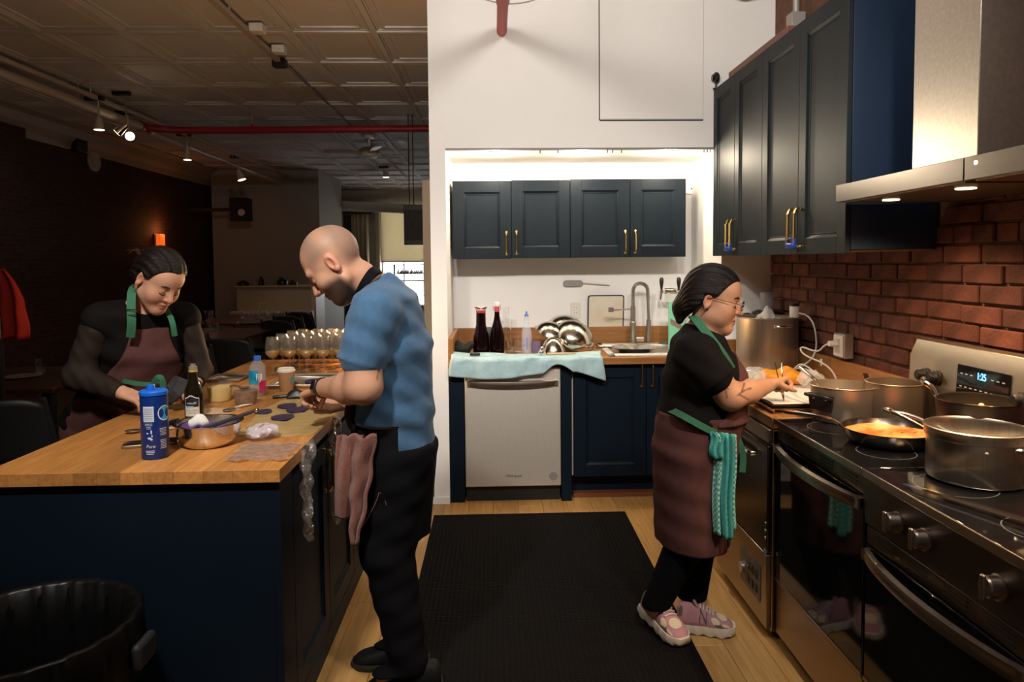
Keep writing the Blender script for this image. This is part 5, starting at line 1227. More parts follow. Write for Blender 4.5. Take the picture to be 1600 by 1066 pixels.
# cling film work area with purple discs
M_FILM = cling('oiled_film', (.95,.88,.62), .14, .18, .9, .42, (.66,.50,.22))
fx0, fx1 = -.985, IX1-.004
fy0 = isl(470, 682).y; fy1 = isl(470, 626).y
mb = MB(); mb.surf(lambda u, v: (fx0+(fx1-fx0)*u+.02*math.sin(v*7)*(1-u), fy0+(fy1-fy0)*v+.015*math.sin(u*8), IZ+.002+.0012*math.sin(v*70+u*6)+.001*math.sin(u*40)), 30, 60)
tag(mb.build('film_sheet', M_FILM, loc=((fx0+fx1)/2, (fy0+fy1)/2, IZ+.001)), 'oily yellowish cling film spread on the island under the purple discs', 'film')
M_DISC = mat('purple_dough', (.032,.018,.052), .6, var=.2, scale=30, bump=.3, bscale=60)
random.seed(5)
for i, (px, py, r, lab) in enumerate(((412, 646, .034, 'purple dough disc nearest the spatula on the film'), (449, 637, .040, 'purple dough disc nearest the black scoop on the film'), (442, 655, .044, 'purple dough disc nearest the camera on the film'), (464, 643, .044, 'purple dough disc in the middle of the film'), (490, 636, .05, 'purple dough disc under the fingers of the man'))):
    c = isl(px, py); mb = MB()
    n = 28; ph = random.random()*6
    R = []
    for rr, zz in ((.9,.0035),(1,.006),(.98,.011),(.6,.013),(.02,.0135)): R.append([(c.x+r*rr*(1+.06*math.sin(3*6.283*k/n+ph))*math.cos(6.283*k/n), c.y+r*rr*(1+.06*math.sin(3*6.283*k/n+ph))*1.15*math.sin(6.283*k/n), IZ+zz) for k in range(n)])
    mb.ring(R); tag(mb.build('dough_disc', M_DISC, loc=(c.x,c.y,IZ+.0035)), lab, 'dough', 'purple discs on the film')
# loose cling film with a crumpled heap and two trails down the side
M_WRAP = cling('cling_wrap', (.97,.95,.93), .16, .2, .8, .10, (.9,.85,.82))
def crumple(mb, amp, sc, seed=0):
    mb.v = [(x+amp*math.sin(y*sc+z*sc*.7+seed)*math.sin(z*sc*1.3), y+amp*math.sin(x*sc*1.1+z*sc+seed), z+amp*(math.sin(x*sc+y*sc*1.4+seed)+1)*.8) for x, y, z in mb.v]; return mb
t = thing('cling_wrap_heap', 'crumpled clear cling wrap beside the steel bowl, trailing over the island edge', 'cling wrap', (-.78, 2.35, IZ+.001))
c = isl(410, 685); mb = MB(); mb.sph((c.x, c.y, IZ+.022), (.055,.065,.018), 26, 18); crumple(mb, .008, 95).build('floury_heap', cling('floury_wrap', (.9,.86,.9), .12, .2, .8, .40, (.80,.72,.78)), t, ang=25)
def spread(u, v):
    a = isl(372, 704); b2 = isl(470, 690); x = -.87+.20*u; y = 2.235+.22*v
    return (x+.006*math.sin(v*22), y+.008*math.sin(u*19), IZ+.004+.006*abs(math.sin(u*15+v*9))*abs(math.sin(v*13-u*5)))
mb = MB(); mb.surf(spread, 40, 36); mb.build('spread_film', M_WRAP, t, ang=30)
for nm, yy, zl, wtop in (('trail', 2.42, .34, .14), ('trail', 2.84, .44, .12)):
    def trail(u, v, yy=yy, zl=zl, wtop=wtop):
        wv_ = wtop*(1-v)**1.1+.022*(1-v*.6)
        y = yy+(u-.5)*wv_+.010*math.sin(v*14)*v; x = IX1+.010+.010*math.sin(u*14+v*8)+.008*math.sin(v*25+u*5)
        return (x, y, IZ+.004-v*zl+.004*math.sin(u*20))
    mb = MB(); mb.surf(trail, 26, 50); mb.build(nm, M_WRAP, t, ang=30)
# black scoop
c = isl(462, 622); t = thing('black_scoop', 'black plastic scoop in front of the paper cup', 'scoop', (c.x, c.y, IZ+.0005))
mb = MB(); mb.surf(lambda u, v: (c.x+.012+.045*(2*u-1), c.y+.03*(2*v-1)*(1-.35*u), IZ+.002+.042*math.sin(math.pi*v)*(1-.15*u)*(.55+.45*math.sin(math.pi*min(1,u*1.2)))), 14, 12); mb.build('bowl', M_BLACK, t, solid=.002)
mb = MB(); mb.tube([(c.x-.03, c.y, IZ+.012), (c.x-.07, c.y-.005, IZ+.009), (c.x-.10, c.y-.02, IZ+.008)], .008, 8, smooth=1); mb.build('handle', M_BLACK, t)
# paper sheets near oil bottle
c = isl(277, 636); mb = MB(); mb.T = T_((c.x, c.y, IZ+.0005)) @ Matrix.Rotation(.5, 4, 'Z'); mb.box(-.09, .09, -.07, .07, 0, .0015)
tag(mb.build('brown_paper', mat('brown_paper', (.45,.28,.11), .8), loc=(c.x,c.y,IZ+.0005), smooth=False), 'sheet of brown paper behind the oil bottle', 'paper')
c = isl(335, 643); mb = MB(); mb.T = T_((c.x, c.y, IZ+.0005)) @ Matrix.Rotation(-.2, 4, 'Z'); mb.box(-.08, .09, -.06, .06, 0, .0015)
tag(mb.build('paper_napkin', mat('napkin', (.55,.36,.22), .8), loc=(c.x,c.y,IZ+.0005), smooth=False), 'pale paper napkin in front of the yellow sauce tub', 'paper')
# metal trays further back
M_SHEET = mat('sheet_pan', (.60,.55,.48), .35, .95)
a = isl(322, 598); b_ = isl(385, 594)
tray('sheet_pan', 'small bright metal tray behind the yellow sauce tub', a.x, b_.x-.01, a.y-.02, a.y+.16, IZ+.0005, M_SHEET, 'metal trays on the island')
a = isl(416, 606)
tr_ = tray('sheet_pan', 'metal tray of purple discs behind the paper cup', a.x+.02, -.70, a.y-.05, a.y+.30, IZ+.0005, M_SHEET, 'metal trays on the island')
ay = a.y
for i, (dx, dy, lab) in enumerate(((.10, .05, 'purple dough disc on the metal tray, leftmost'), (.21, .12, 'purple dough disc on the metal tray beside the paper cup'), (.31, .18, 'purple dough disc in the middle of the metal tray'), (.36, .08, 'purple dough disc on the metal tray behind the wrist'))):
    x, y = a.x+dx, ay+dy; mb = MB(); n = 26; R = []
    for rr, zz in ((.9,.0025),(1,.006),(.95,.014),(.5,.020),(.02,.022)): R.append([(x+.046*rr*math.cos(6.283*k/n), y+.046*rr*math.sin(6.283*k/n), IZ+zz) for k in range(n)])
    mb.ring(R); tag(mb.build('dough_disc', M_DISC, loc=(x,y,IZ+.0025)), lab, 'dough', 'purple discs on the tray')
# white parchment under the glasses end
mb = MB(); mb.box(-1.02, -.69, 3.62, 3.86, IZ+.0005, IZ+.0015); tag(mb.build('white_sheet', mat('white_sheet', (.85,.78,.62), .6), loc=(-.85,3.74,IZ+.0005), smooth=False), 'white sheet on the island in front of the wine glasses', 'paper')
# wine glasses
M_WINE = cling('white_wine', (1.0,.74,.22), .10, .05, 0, .35, (1.0,.72,.16)); M_WGL = cling('wine_glass_clear', (.97,.95,.92), .07, .04, 0, .03, (1,.92,.8))
gp = None
Hg = .215
prof_o = [(.034,0),(.034,.0015),(.006,.005),(.0038,.012),(.0035,.085),(.006,.092),(.024,.104),(.037,.124),(.041,.145),(.039,.175),(.032,Hg)]
prof_i = [(.031,Hg),(.0378,.175),(.0398,.145),(.0358,.125),(.022,.106),(.0,.097)]
rows = [(3.98, -1.25, 6), (4.07, -1.22, 6), (4.16, -1.25, 7), (4.25, -1.21, 7), (4.34, -1.24, 7), (4.43, -1.20, 6)]
names = ('first', 'second', 'third', 'fourth', 'fifth', 'sixth', 'seventh')
rown = ('front', 'second', 'third', 'fourth', 'fifth', 'rear')
for r_i, (gy, gx, n_) in enumerate(rows):
    for i in range(n_):
        x = gx+i*.094; lab = 'wine glass of white wine, %s from the left in the %s row' % (names[i], rown[r_i])
        if gp is None:
            gp = thing('wine_glass', lab, 'wine glass', (x, gy, IZ+.0005), 'wine glasses at the far end of the island')
            MB().lathe((x, gy, IZ+.0005), prof_o+prof_i, 24).build('glass', M_WGL, gp)
            MB().lathe((x, gy, IZ+.0005), [(.0005,.0985),(.0215,.1075),(.035,.126),(.0368,.134),(0,.134)], 24, cap0=False).build('wine', M_WINE, gp)
        else: copy_tree(gp, (x, gy, IZ+.0005), label=lab)
# trash can
c = Vector((-1.225, 1.825, 0)); rt = .25; ht = .60
q = P(120, 915, Y=1.85)
t = thing('trash_can', 'round black trash can with a bag over its rim in front of the island', 'trash can', (c.x, c.y, 0))
MB().lathe(c, [(rt*.8,0),(rt*.82,.01),(rt,ht-.02),(rt+.012,ht-.015),(rt+.012,ht),(rt-.004,ht),(rt*.8,.02),(0,.02)], 56).build('barrel', mat('trash_black', (.004,.004,.0045), .5, spec=.15), t)
mb = MB(); n = 120; R = []
for rr, zz, am in ((1.06,-.16,.006),(1.07,-.06,.006),(1.07,.012,.003),(1.03,.02,.002),(.965,.01,.004),(.94,-.10,.010),(.90,-.35,.014)):
    R.append([(c.x+(rt*rr+am*math.sin(k*23*6.283/n+zz*20)+am*.6*math.sin(k*41*6.283/n))*math.cos(6.283*k/n), c.y+(rt*rr+am*math.sin(k*23*6.283/n+zz*20)+am*.6*math.sin(k*41*6.283/n))*math.sin(6.283*k/n), ht+zz) for k in range(n)])
mb.ring(R, False); mb.build('liner', mat('bin_liner', (.005,.005,.005), .35, spec=.3), t, ang=180)
hd = P(224, 990, Y=1.72); MB().box(c.x+rt+.014, c.x+rt+.04, c.y-.01, c.y+.09, ht-.12, ht-.05).build('side_handle', mat('grey_handle', (.03,.033,.036), .5), t, bevel=.012)
# ================================================================== DINING ROOM
PX_ = P(205, 192, Z=3.1).x
M_PIPE = mat('pipe_cream', (.50,.42,.34), .5); M_REDP = mat('pipe_red', (.28,.012,.018), .45)
yj = P(212, 200, Z=3.1).y
t = thing('ceiling_pipe', 'long cream sprinkler pipe running along the dining room ceiling', 'pipe', (PX_, 8, 3.06))
MB().cyl((PX_, -1.0, 3.1), (PX_, yj-.05, 3.1), .045, n=16).build('tube', M_PIPE, t)
MB().cyl((PX_, yj+.12, 3.08), (PX_-.05, 15.5, 3.04), .03, n=12).build('thin_tube', M_PIPE, t)
for y_ in (4.5, 7.0, 11, 14): MB().cyl((PX_, y_, 3.1), (PX_, y_, CZ), .006, n=6).build('hanger', M_PIPE, t)
t = thing('red_pipe', 'red sprinkler pipe crossing under the tin ceiling', 'pipe', (-2.2, yj+.1, 3.06))
yr = P(430, 204, Z=3.1).y
MB().tube([(PX_, yj-.05, 3.1), (PX_+.1, yj+.05, 3.1), (PX_+.35, yr, 3.1), (-.4, yr, 3.12)], .042, 14, smooth=1).build('tube', M_REDP, t)
MB().cyl((PX_-.0, yj-.12, 3.1), (PX_+.0, yj+.10, 3.1), .056, n=16).build('tee', M_REDP, t)
for px in (230, 394):
    x = P(px, 205, Y=yr).x; MB().cyl((x, yr, 3.1), (x, yr, CZ), .006, n=6).build('hanger', M_PIPE, t); MB().cyl((x, yr, 3.13), (x, yr, 3.18), .016, n=10).build('clamp', M_REDP, t)
# wiring track under the pipe
t = thing('lamp_track', 'pale lighting track beside the cream ceiling pipe', 'track', (PX_+.1, 9, 3.16)); MB().box(PX_+.10, PX_+.135, -.8, 15, 3.15, 3.185).build('rail', M_PIPE, t, smooth=False)
for y_ in (3, 7, 11): MB().cyl((PX_+.117, y_, 3.185), (PX_+.117, y_, CZ), .008, n=6).build('drop_rod', M_PIPE, t)
M_LAMPW = mat('lamp_white', (.55,.48,.42), .5)
M_BULB = mat('bulb_warm', (1,.85,.65), .4, emit=(1,.78,.50), estr=10)
def spot(label, px, py, X, dirv, watt, z_top=3.15, s=1.0, col=M_LAMPW):
    p = P(px, py, X=X); d = Vector(dirv).normalized()
    t = thing('spot_lamp', label, 'lamp', tuple(p), 'track spot lamps')
    b0 = p-d*.12*s
    MB().cyl(b0, p, .028*s, .05*s, 16).build('shade', col, t)
    MB().cyl(p-d*.004*s, p+d*.002, .044*s, n=16).build('bulb', M_BULB, t)
    MB().cyl(b0, (b0.x, b0.y, z_top), .010, n=8).build('stem', col, t)
    MB().box(b0.x-.12, b0.x+.05, b0.y-.03, b0.y+.03, z_top, z_top+.04).build('mount', M_BLACK, t, smooth=False)
    if watt: lamp('SPOT', 'spot_light', p+d*.03, watt, (1,.72,.45), .03, target=p+d, angle=95, blend=.6, parent=t)
    return t
spot('white spot lamp shining down, left of the red pipe joint', 155, 203, PX_+.12, (0,0,-1), 10)
spot('spot lamp turned to face the kitchen, under the red pipe joint', 203, 213, PX_+.12, (.55,-.8,-.25), 4)
spot('chrome spot lamp turned away, between the two lit lamps by the red joint', 183, 207, PX_+.12, (-.8,-.1,-.7), 2, z_top=CZ-.04, col=M_CHROME)
spot('white spot lamp shining down past the red pipe', 293, 250, PX_+.12, (0,0,-1), 10)
spot('spot lamp near the far end of the cream pipe', 378, 281, PX_+.12, (.3,0,-1), 10, z_top=3.15, s=1.3)
tx_ = P(437, 95, Z=3.26).x
spot('small spot lamp on the ceiling track beyond the fan', 603, 277, -2.0, (0,0,-1), 12, z_top=CZ-.04, s=1.2)
# centre track with junction boxes
ye = P(437, 95, Z=3.26).y
t = thing('ceiling_track', 'ceiling lighting track with white boxes above the island', 'track', (tx_, 5, 3.24))
MB().box(tx_-.022, tx_+.022, 0, ye, 3.235, 3.27).build('rail', mat('track_tan', (.42,.34,.27), .5), t, smooth=False)
for px, py in ((393, 47), (426, 80)):
    q = P(px, py, Z=3.26); MB().box(tx_+.03, tx_+.13, q.y-.05, q.y+.05, 3.24, CZ-.02).build('white_box', M_WPLAS, t, bevel=.006)
MB().box(tx_-.05, tx_+.06, ye-.06, ye+.03, 3.20, 3.27).build('end_feed', M_BLACK, t, bevel=.005)
for y_ in (1, 3, 5): MB().cyl((tx_, y_, 3.27), (tx_, y_, CZ), .008, n=6).build('drop_rod', M_PIPE, t)
MB().tube([(tx_, ye, 3.28), (tx_, ye+2.2, 3.285), (tx_-.0, 15, 3.285)], .012, 6).build('conduit', mat('conduit_brown', (.2,.15,.12), .5), t)
# ceiling fan
fp = P(577, 232, Y=10.0); t = thing('ceiling_fan', 'white ceiling fan hanging in the dining room', 'fan', (fp.x, fp.y, fp.z))
MB().lathe((fp.x, fp.y, fp.z-.14), [(.05,0),(.13,.02),(.14,.12),(.09,.15),(.02,.16),(.02,CZ-fp.z+.08),(.08,CZ-fp.z+.09),(.08,CZ-fp.z+.138)], 20, cap1=True).build('motor', mat('fan_white', (.5,.43,.37), .5), t)
for k in range(4):
    a_ = .35+k*math.pi/2; d = Vector((math.cos(a_), math.sin(a_), 0)); n_ = Vector((-d.y, d.x, 0)); c = Vector((fp.x, fp.y, fp.z-.08))
    MB().hexa([c+d*.12-n_*.05, c+d*.62-n_*.065, c+d*.62+n_*.065+Vector((0,0,.02)), c+d*.12+n_*.05+Vector((0,0,.02))], [v_+Vector((0,0,.008)) for v_ in (c+d*.12-n_*.05, c+d*.62-n_*.065, c+d*.62+n_*.065+Vector((0,0,.02)), c+d*.12+n_*.05+Vector((0,0,.02)))]).build('blade', MATS['fan_white'], t, bevel=.004)
q = P(627, 220, Z=CZ-.04); t = thing('smoke_detector', 'round smoke detector on the tin ceiling near the white wall', 'detector', (q.x, q.y, CZ-.03)); MB().lathe((q.x, q.y, CZ-.055), [(.06,0),(.075,.015),(.075,.03)], 20, cap1=True).build('body', M_LAMPW, t)
# wall items
q = P(148, 252, X=LX+.03); t = thing('wall_disc', 'pale round disc on the dark brick wall', 'disc', (LX+.001, q.y, q.z)); MB().cyl((LX, q.y, q.z), (LX+.04, q.y, q.z), .14, n=28).build('body', M_LAMPW, t, bevel=.01); MB().cyl((LX+.0405, q.y, q.z), (LX+.05, q.y, q.z), .09, n=24).build('inner_ring', M_LAMPW, t)
q = P(122, 228, X=LX+.06); t = thing('wall_box', 'small black box under the cornice of the brick wall', 'box', (LX+.06, q.y, q.z)); MB().box(LX+.001, LX+.12, q.y-.12, q.y+.12, q.z-.08, q.z+.08).build('housing', M_BLACK, t, bevel=.01)
q = P(255, 379, X=LX+.08); t = thing('wall_sconce', 'glowing orange glass sconce on the brick wall', 'sconce', (LX+.001, q.y, q.z))
MB().box(LX+.0, LX+.02, q.y-.16, q.y+.16, q.z-.16, q.z+.14).build('plate', mat('sconce_green', (.12,.11,.03), .5, var=.5, scale=60), t, smooth=False)
MB().box(LX+.03, LX+.10, q.y-.14, q.y+.03, q.z-.15, q.z+.13).build('glass_shade', mat('sconce_glow', (.8,.15,.03), .4, emit=(1,.13,.015), estr=.55), t, bevel=.01)
lamp('POINT', 'sconce_light', (LX+.16, q.y, q.z+.2), 2.5, (1,.35,.1), .06, parent=t)
# second hidden sconce glow at far left is the banner; red banner
q0 = P(-14, 420, Y=4.35); q1 = P(14, 530, Y=4.35)
t = thing('red_coat', 'red and white cloth hanging at the left edge of the dining room', 'cloth', ((q0.x+q1.x)/2, 4.35, 0))
def coat(u, v): 
    zt = q0.z+(q1.z-q0.z)*v; ww = .06+.10*min(1, v*2.2); return (q0.x-.05+u*(ww+.08)*1.0+.01*math.sin(v*9), 4.35+.025*math.sin(u*18+v*3), zt)
MB().surf(coat, 24, 16).build('red_cloth', mat('red_cloth', (.40,.02,.012), .8), t, solid=.004, ang=180)
MB().surf(lambda u, v: (q0.x-.06+u*.12+.0, 4.315+.012*math.sin(u*15), q1.z+.14-v*.14), 10, 6).build('white_cloth', mat('grey_cloth', (.25,.24,.23), .8), t, solid=.004, ang=180)
MB().cyl(((q0.x+q1.x)/2-.05, 4.40, 0), ((q0.x+q1.x)/2-.05, 4.40, q0.z+.05), .02, n=10).build('stand', M_BLACK, t)
q = P(379, 328, Y=12.6); t = thing('wall_speaker', 'black loudspeaker on the far brick corner', 'speaker', (q.x, 12.6, q.z)); MB().box(q.x-.16, q.x+.14, 12.4, 12.7, q.z-.20, q.z+.20).build('cabinet', M_BLACK, t, bevel=.01); MB().cyl((q.x+.05, 12.39, q.z-.06), (q.x+.05, 12.4, q.z-.06), .06, n=18).build('cone', M_LAMPW, t)
MB().box(LX+.05, q.x-.16, 12.55, 12.6, q.z-.03, q.z+.03).build('bracket', M_BLACK, t, smooth=False)
q0 = P(632, 321, Y=8.6); q1 = P(664, 383, Y=8.6); t = thing('hanging_speaker', 'black grille speaker hanging by rods near the white wall', 'speaker', ((q0.x+q1.x)/2, 8.6, q1.z))
MB().box(q0.x, q1.x, 8.5, 8.75, q1.z, q0.z).build('cabinet', M_BLACK, t, bevel=.006)
MB().box(q0.x+.015, q1.x-.015, 8.492, 8.499, q1.z+.06, q0.z-.06).build('grille', mat('grille_grey', (.03,.028,.025), .6, var=.8, scale=80), t, smooth=False)
for x in (q0.x+.06, q0.x+.11): MB().cyl((x, 8.6, q0.z), (x, 8.6, CZ), .006, n=6).build('rod', M_BLACK, t)
# far duct, curtain
a = P(530, 321, Y=15.8); b_ = P(650, 327, Y=14.2); t = thing('far_duct', 'round cream duct in front of the far window', 'duct', tuple(a)); MB().cyl(a, b_, .10, n=20).build('tube', mat('duct_cream', (.5,.44,.36), .5), t); MB().cyl((a.x, a.y, a.z), (a.x, a.y, CZ), .01, n=6).build('hanger', M_PIPE, t)
c0 = P(549, 335, Y=16.6); c1 = P(577, 440, Y=16.6); t = thing('curtain', 'beige pleated curtain beside the far window', 'curtain', ((c0.x+c1.x)/2, 16.6, .05))
MB().surf(lambda u, v: (c0.x+(c1.x-c0.x)*u, 16.6+.06*math.sin(u*26), .004+(c0.z-.004)*v), 60, 4).build('cloth', mat('curtain_beige', (.52,.42,.27), .85), t, solid=.01, ang=180)
MB().cyl((c0.x-.2, 16.6, c0.z+.03), (c1.x+.1, 16.6, c0.z+.03), .02, n=8).build('rod', M_BLACK, t)
struct(MB().box(c0.x-.25, c0.x-.02, 16.9, 17.3, 0, c0.z).build('door_1', M_BLACK, smooth=False), 'dark doorway beside the beige curtain')
struct(MB().box(c1.x+.05, wx0-.02, 17.2, 17.49, 0, CZ-.4).build('trim_4', mat('trim_grey', (.50,.45,.38), .5), bevel=.03), 'pale window casing beside the curtain')
# clothes rack
a = P(616, 414, Y=15.2); b_ = P(680, 414, Y=15.2); t = thing('clothes_rack', 'black clothes rack with brown hangers before the window', 'rack', (a.x, 15.2, 0))
MB().tube([(a.x, 15.2, .02), (a.x, 15.2, a.z), (b_.x, 15.2, a.z), (b_.x, 15.2, .02)], .022, 8).build('frame', M_BLACK, t)
for x in (a.x, b_.x): MB().box(x-.02, x+.02, 14.95, 15.45, 0, .03).build('foot', M_BLACK, t, smooth=False)
random.seed(8)
for i in range(18):
    x = a.x+.08+i*.042; MB().prism([(14.98, a.z-.20), (15.42, a.z-.20), (15.2, a.z-.10)], x+random.uniform(-.01,.01), x+.014, 'X').build('hanger', mat('hanger_brown', (.22,.08,.03), .6), t, smooth=False)
    MB().cyl((x+.006, 15.2, a.z-.11), (x+.006, 15.2, a.z), .004, n=6).build('hook', M_CHROME, t)
# piano
a = P(368, 447, Y=12.3); b_ = P(491, 447, Y=12.3); pw_ = b_.x-a.x; hz_ = a.z
t = thing('piano', 'cream upright piano against the grey partition wall', 'piano', ((a.x+b_.x)/2, 12.6, 0))
M_PIA = mat('piano_cream', (.40,.345,.27), .5)
MB().box(a.x, b_.x, 12.32, 12.9, .05, hz_-.03).build('case', M_PIA, t, bevel=.01); MB().box(a.x-.02, b_.x+.02, 12.28, 12.92, hz_-.03, hz_).build('lid', M_PIA, t, bevel=.006)
MB().box(a.x-.01, b_.x+.01, 12.02, 12.32, .60, .72).build('key_bed', M_PIA, t, bevel=.01)
for x in (a.x+.02, b_.x-.10): MB().box(x, x+.08, 12.04, 12.12, 0, .6).build('leg', M_PIA, t, bevel=.005)
MB().box(b_.x-.05, b_.x+.03, 12.28, 12.9, 0.0, hz_-.031).build('side_panel', mat('piano_light', (.55,.48,.38), .5), t, bevel=.004)
for i, (px, w_, h_, lab) in enumerate(((380, .10, .09, 'dark bowl at the left end of the piano top'), (408, .05, .16, 'dark bottle on the piano top'), (441, .09, .14, 'dark candle jar on the piano top'), (458, .07, .085, 'small dark jar at the right on the piano top'))):
    q = P(px, 446, Y=12.5); ob = MB().lathe((q.x, 12.5, hz_), [(w_*.8,0),(w_,.01),(w_,h_*.55),(w_*.5,h_*.8),(w_*.45,h_)], 16, cap1=True).build('ornament', mat('ornament_dark', (.02,.017,.015), .4), loc=(q.x,12.5,hz_)); tag(ob, lab, 'ornament', 'ornaments on the piano')
# tables
M_TBL = mat('dark_table', (.05,.016,.008), .35, var=.2, scale=6)
def table(label, cx_, cy_, lx, ly, z=.75):
    t = thing('dining_table', label, 'table', (cx_, cy_, 0), 'dining tables')
    MB().box(cx_-lx/2, cx_+lx/2, cy_-ly/2, cy_+ly/2, z-.035, z).build('table_top', M_TBL, t, bevel=.006)
    for sx_ in (-1, 1):
        for sy_ in (-1, 1): x = cx_+sx_*(lx/2-.08); y = cy_+sy_*(ly/2-.08); MB().box(x-.03, x+.03, y-.03, y+.03, 0, z-.035).build('leg', M_BLACK, t, smooth=False)
    return t
tA = P(430, 497, Z=.75); tB = P(335, 520, Z=.75); tC = P(60, 592, Z=.75)
table('dark dining table in front of the piano', tA.x-.35, tA.y, 1.1, 1.6)
table('dark dining table set with glasses behind the woman in sheer sleeves', tB.x-.2, tB.y, 1.5, 1.2)
table('dark dining table at the left edge of the picture', tC.x-.45, tC.y+.1, 1.6, 1.0)
def chair():
    t = thing('dining_chair', '', 'chair', (0,0,0), 'black dining chairs')
    m_ = mat('chair_black', (.014,.014,.014), .5)
    MB().surf(lambda u, v: (-.23+.46*u, -.21+.43*v, .45+.02*(2*u-1)**2-.012*math.sin(v*3)), 12, 10).build('seat', m_, t, solid=.016, ang=180)
    MB().surf(lambda u, v: ((-.235+.47*u)*(1-.12*v*v), -.235-.09*v-.03*(1-(2*u-1)**2), .52+.34*v-.04*(2*u-1)**4*v), 14, 10).build('backrest', m_, t, solid=.014, ang=180)
    for sx_ in (-1, 1):
        MB().tube([(sx_*.235, -.20, .44), (sx_*.24, -.23, .52), (sx_*.21, -.33, .86)], .014, 8, smooth=1).build('back_post', m_, t)
        for sy_, y2 in ((-1, -.25), (1, .22)): MB().cyl((sx_*.21, sy_*.19, .445), (sx_*.24, y2, 0), .014, .011, 8).build('leg', m_, t)
    return t
ch = chair(); ch['label'] = 'black curved-back chair nearest the island at the left edge'
spots_ = [((-2.62, 3.95), .25, None), ((-3.2, 3.5), .2, 'black chair at the bottom left corner beside the island'), ((P(308, 545, Y=6.3).x, 6.3), .1, 'black chair at the set table, left of the oil bottle top'), ((P(378, 545, Y=6.75).x, 6.8), -.1, 'black chair at the set table, right behind the yellow tub'),
          ((P(300, 540, Y=7.2).x, 7.3), .1, 'black chair half hidden beside the set table'), ((P(455, 500, Y=8.75).x, 8.8), -.3, 'black chair at the piano table, left of a row of three'), ((P(468, 500, Y=9.3).x, 9.45), -.35, 'black chair at the piano table, middle of a row of three'), ((P(483, 500, Y=9.9).x, 10.15), -.4, 'black chair at the piano table, right of a row of three'), ((-3.9, 4.1), 0, 'black chair at the far left behind the bottom corner chair')]
for (xy, rz, lab) in spots_:
    if lab is None: ch.location = (xy[0], xy[1], 0); ch.rotation_euler = (0,0,rz)
    else: copy_tree(ch, (xy[0], xy[1], 0), rz, lab)
# table glasses
g0 = None; random.seed(12)
def tumbler(lab, x, y, z=.7505):
    global g0
    if g0 is None:
        g0 = MB().lathe((x, y, z), [(.026,0),(.032,.002),(.038,.11),(.036,.11),(.030,.008),(0,.008)], 14).build('drinking_glass', M_GLASS, loc=(x,y,z)); tag(g0, lab, 'glass', 'glasses on the dining tables'); return
    o = g0.copy(); COL.objects.link(o); o.location = (x,y,z); o['label'] = lab
for i, px in enumerate((285, 307, 325, 340, 372)):
    q = P(px, 516+2*(i % 2), Z=.75); tumbler('drinking glass on the set table, %s from the left' % names[i], q.x, q.y)
for i, px in enumerate((382, 396, 410, 425, 440, 455)):
    q = P(px, 497+(i % 2)*2, Z=.75); tumbler('drinking glass on the piano table, %s from the left' % names[i], q.x, q.y)
q = P(62, 583, Z=.75); tumbler('drinking glass on the table at the left edge of the picture', q.x, q.y)
q = P(412, 495, Z=.75); t = thing('napkin_holder', 'pale upright card stand on the piano table', 'stand', (q.x, q.y, .7505)); MB().tube([(q.x-.06, q.y, .7505), (q.x-.06, q.y, .95), (q.x+.06, q.y, .95), (q.x+.06, q.y, .7505)], .012, 6).build('frame', mat('pale_stand', (.5,.42,.32), .5), t)
q = P(327, 517, Z=.75); t = thing('water_jug', 'tall glass jug on the set table', 'jug', (q.x, q.y, .7505)); MB().lathe((q.x, q.y, .7505), [(.045,0),(.05,.002),(.045,.2),(.05,.24),(.047,.24),(.04,.2),(.045,.01),(0,.01)], 18).build('glass', M_GLASS, t)
q = P(35, 589, Z=.75); ob = MB().lathe((q.x, q.y, .7505), [(.07,0),(.12,.006),(.125,.008),(.07,.004),(0,.004)], 24).build('side_plate', mat('plate_grey', (.25,.22,.2), .3), loc=(q.x,q.y,.7505)); tag(ob, 'small plate on the table at the left edge', 'plate')
# unseen track above the camera, added for the light of its spots
t = thing('added_track', 'added unseen white track with four spot heads lighting the kitchen', 'track', (0, .75, CZ-.05))
MB().box(-1.3, 1.3, .73, .77, CZ-.04, CZ-.001).build('rail', M_WPLAS, t, smooth=False)
for (loc, tg, wt, an) in ADDED_TRACK:
    l = Vector(loc); d = (Vector(tg)-l).normalized()
    h_ = MB().cyl(l-d*.16, l-d*.02, .05, .06, 16).build('head', M_WPLAS, t); MB().cyl(l-d*.1, (l.x-d.x*.1, l.y-d.y*.1, CZ-.04), .01, n=8).build('stem', M_WPLAS, t)
    lamp('SPOT', 'added_spot', l, wt, WARM, .09, target=tg, angle=an, blend=.8, parent=t)
# small unseen lamp added behind the person in blue to light the wine glasses
gl = Vector((-.745, 4.44, IZ+.001)); t = thing('added_lamp', 'small warm lamp added unseen at the far corner of the island to light the wine glasses', 'lamp', tuple(gl))
MB().lathe(gl, [(.05,0),(.05,.012),(.008,.018),(.008,.20)], 20, cap1=True).build('base', M_BRASS, t)
MB().sph(gl+Vector((0,0,.235)), .035).build('bulb', mat('warm_bulb', (1,.8,.5), .4, emit=(1,.6,.25), estr=25), t)
lamp('POINT', 'added_lamp_light', gl+Vector((-.03,-.03,.235)), 26, (1,.60,.26), .04, parent=t)
# globe lamp added above the picture to brighten the ceiling and kitchen
gl = Vector(ADDED_GLOBE[0]); t = thing('added_globe', 'added unseen white globe lamp that brightens the ceiling and kitchen', 'lamp', tuple(gl))
MB().cyl((gl.x, gl.y, gl.z+.13), (gl.x, gl.y, CZ-.001), .06, n=20).build('mount', M_WPLAS, t)
MB().sph(gl, .13, 24, 16).build('globe', mat('added_globe_glow', (1,1,1), .4, emit=(1,.92,.82), estr=ADDED_GLOBE[1]*.25), t)
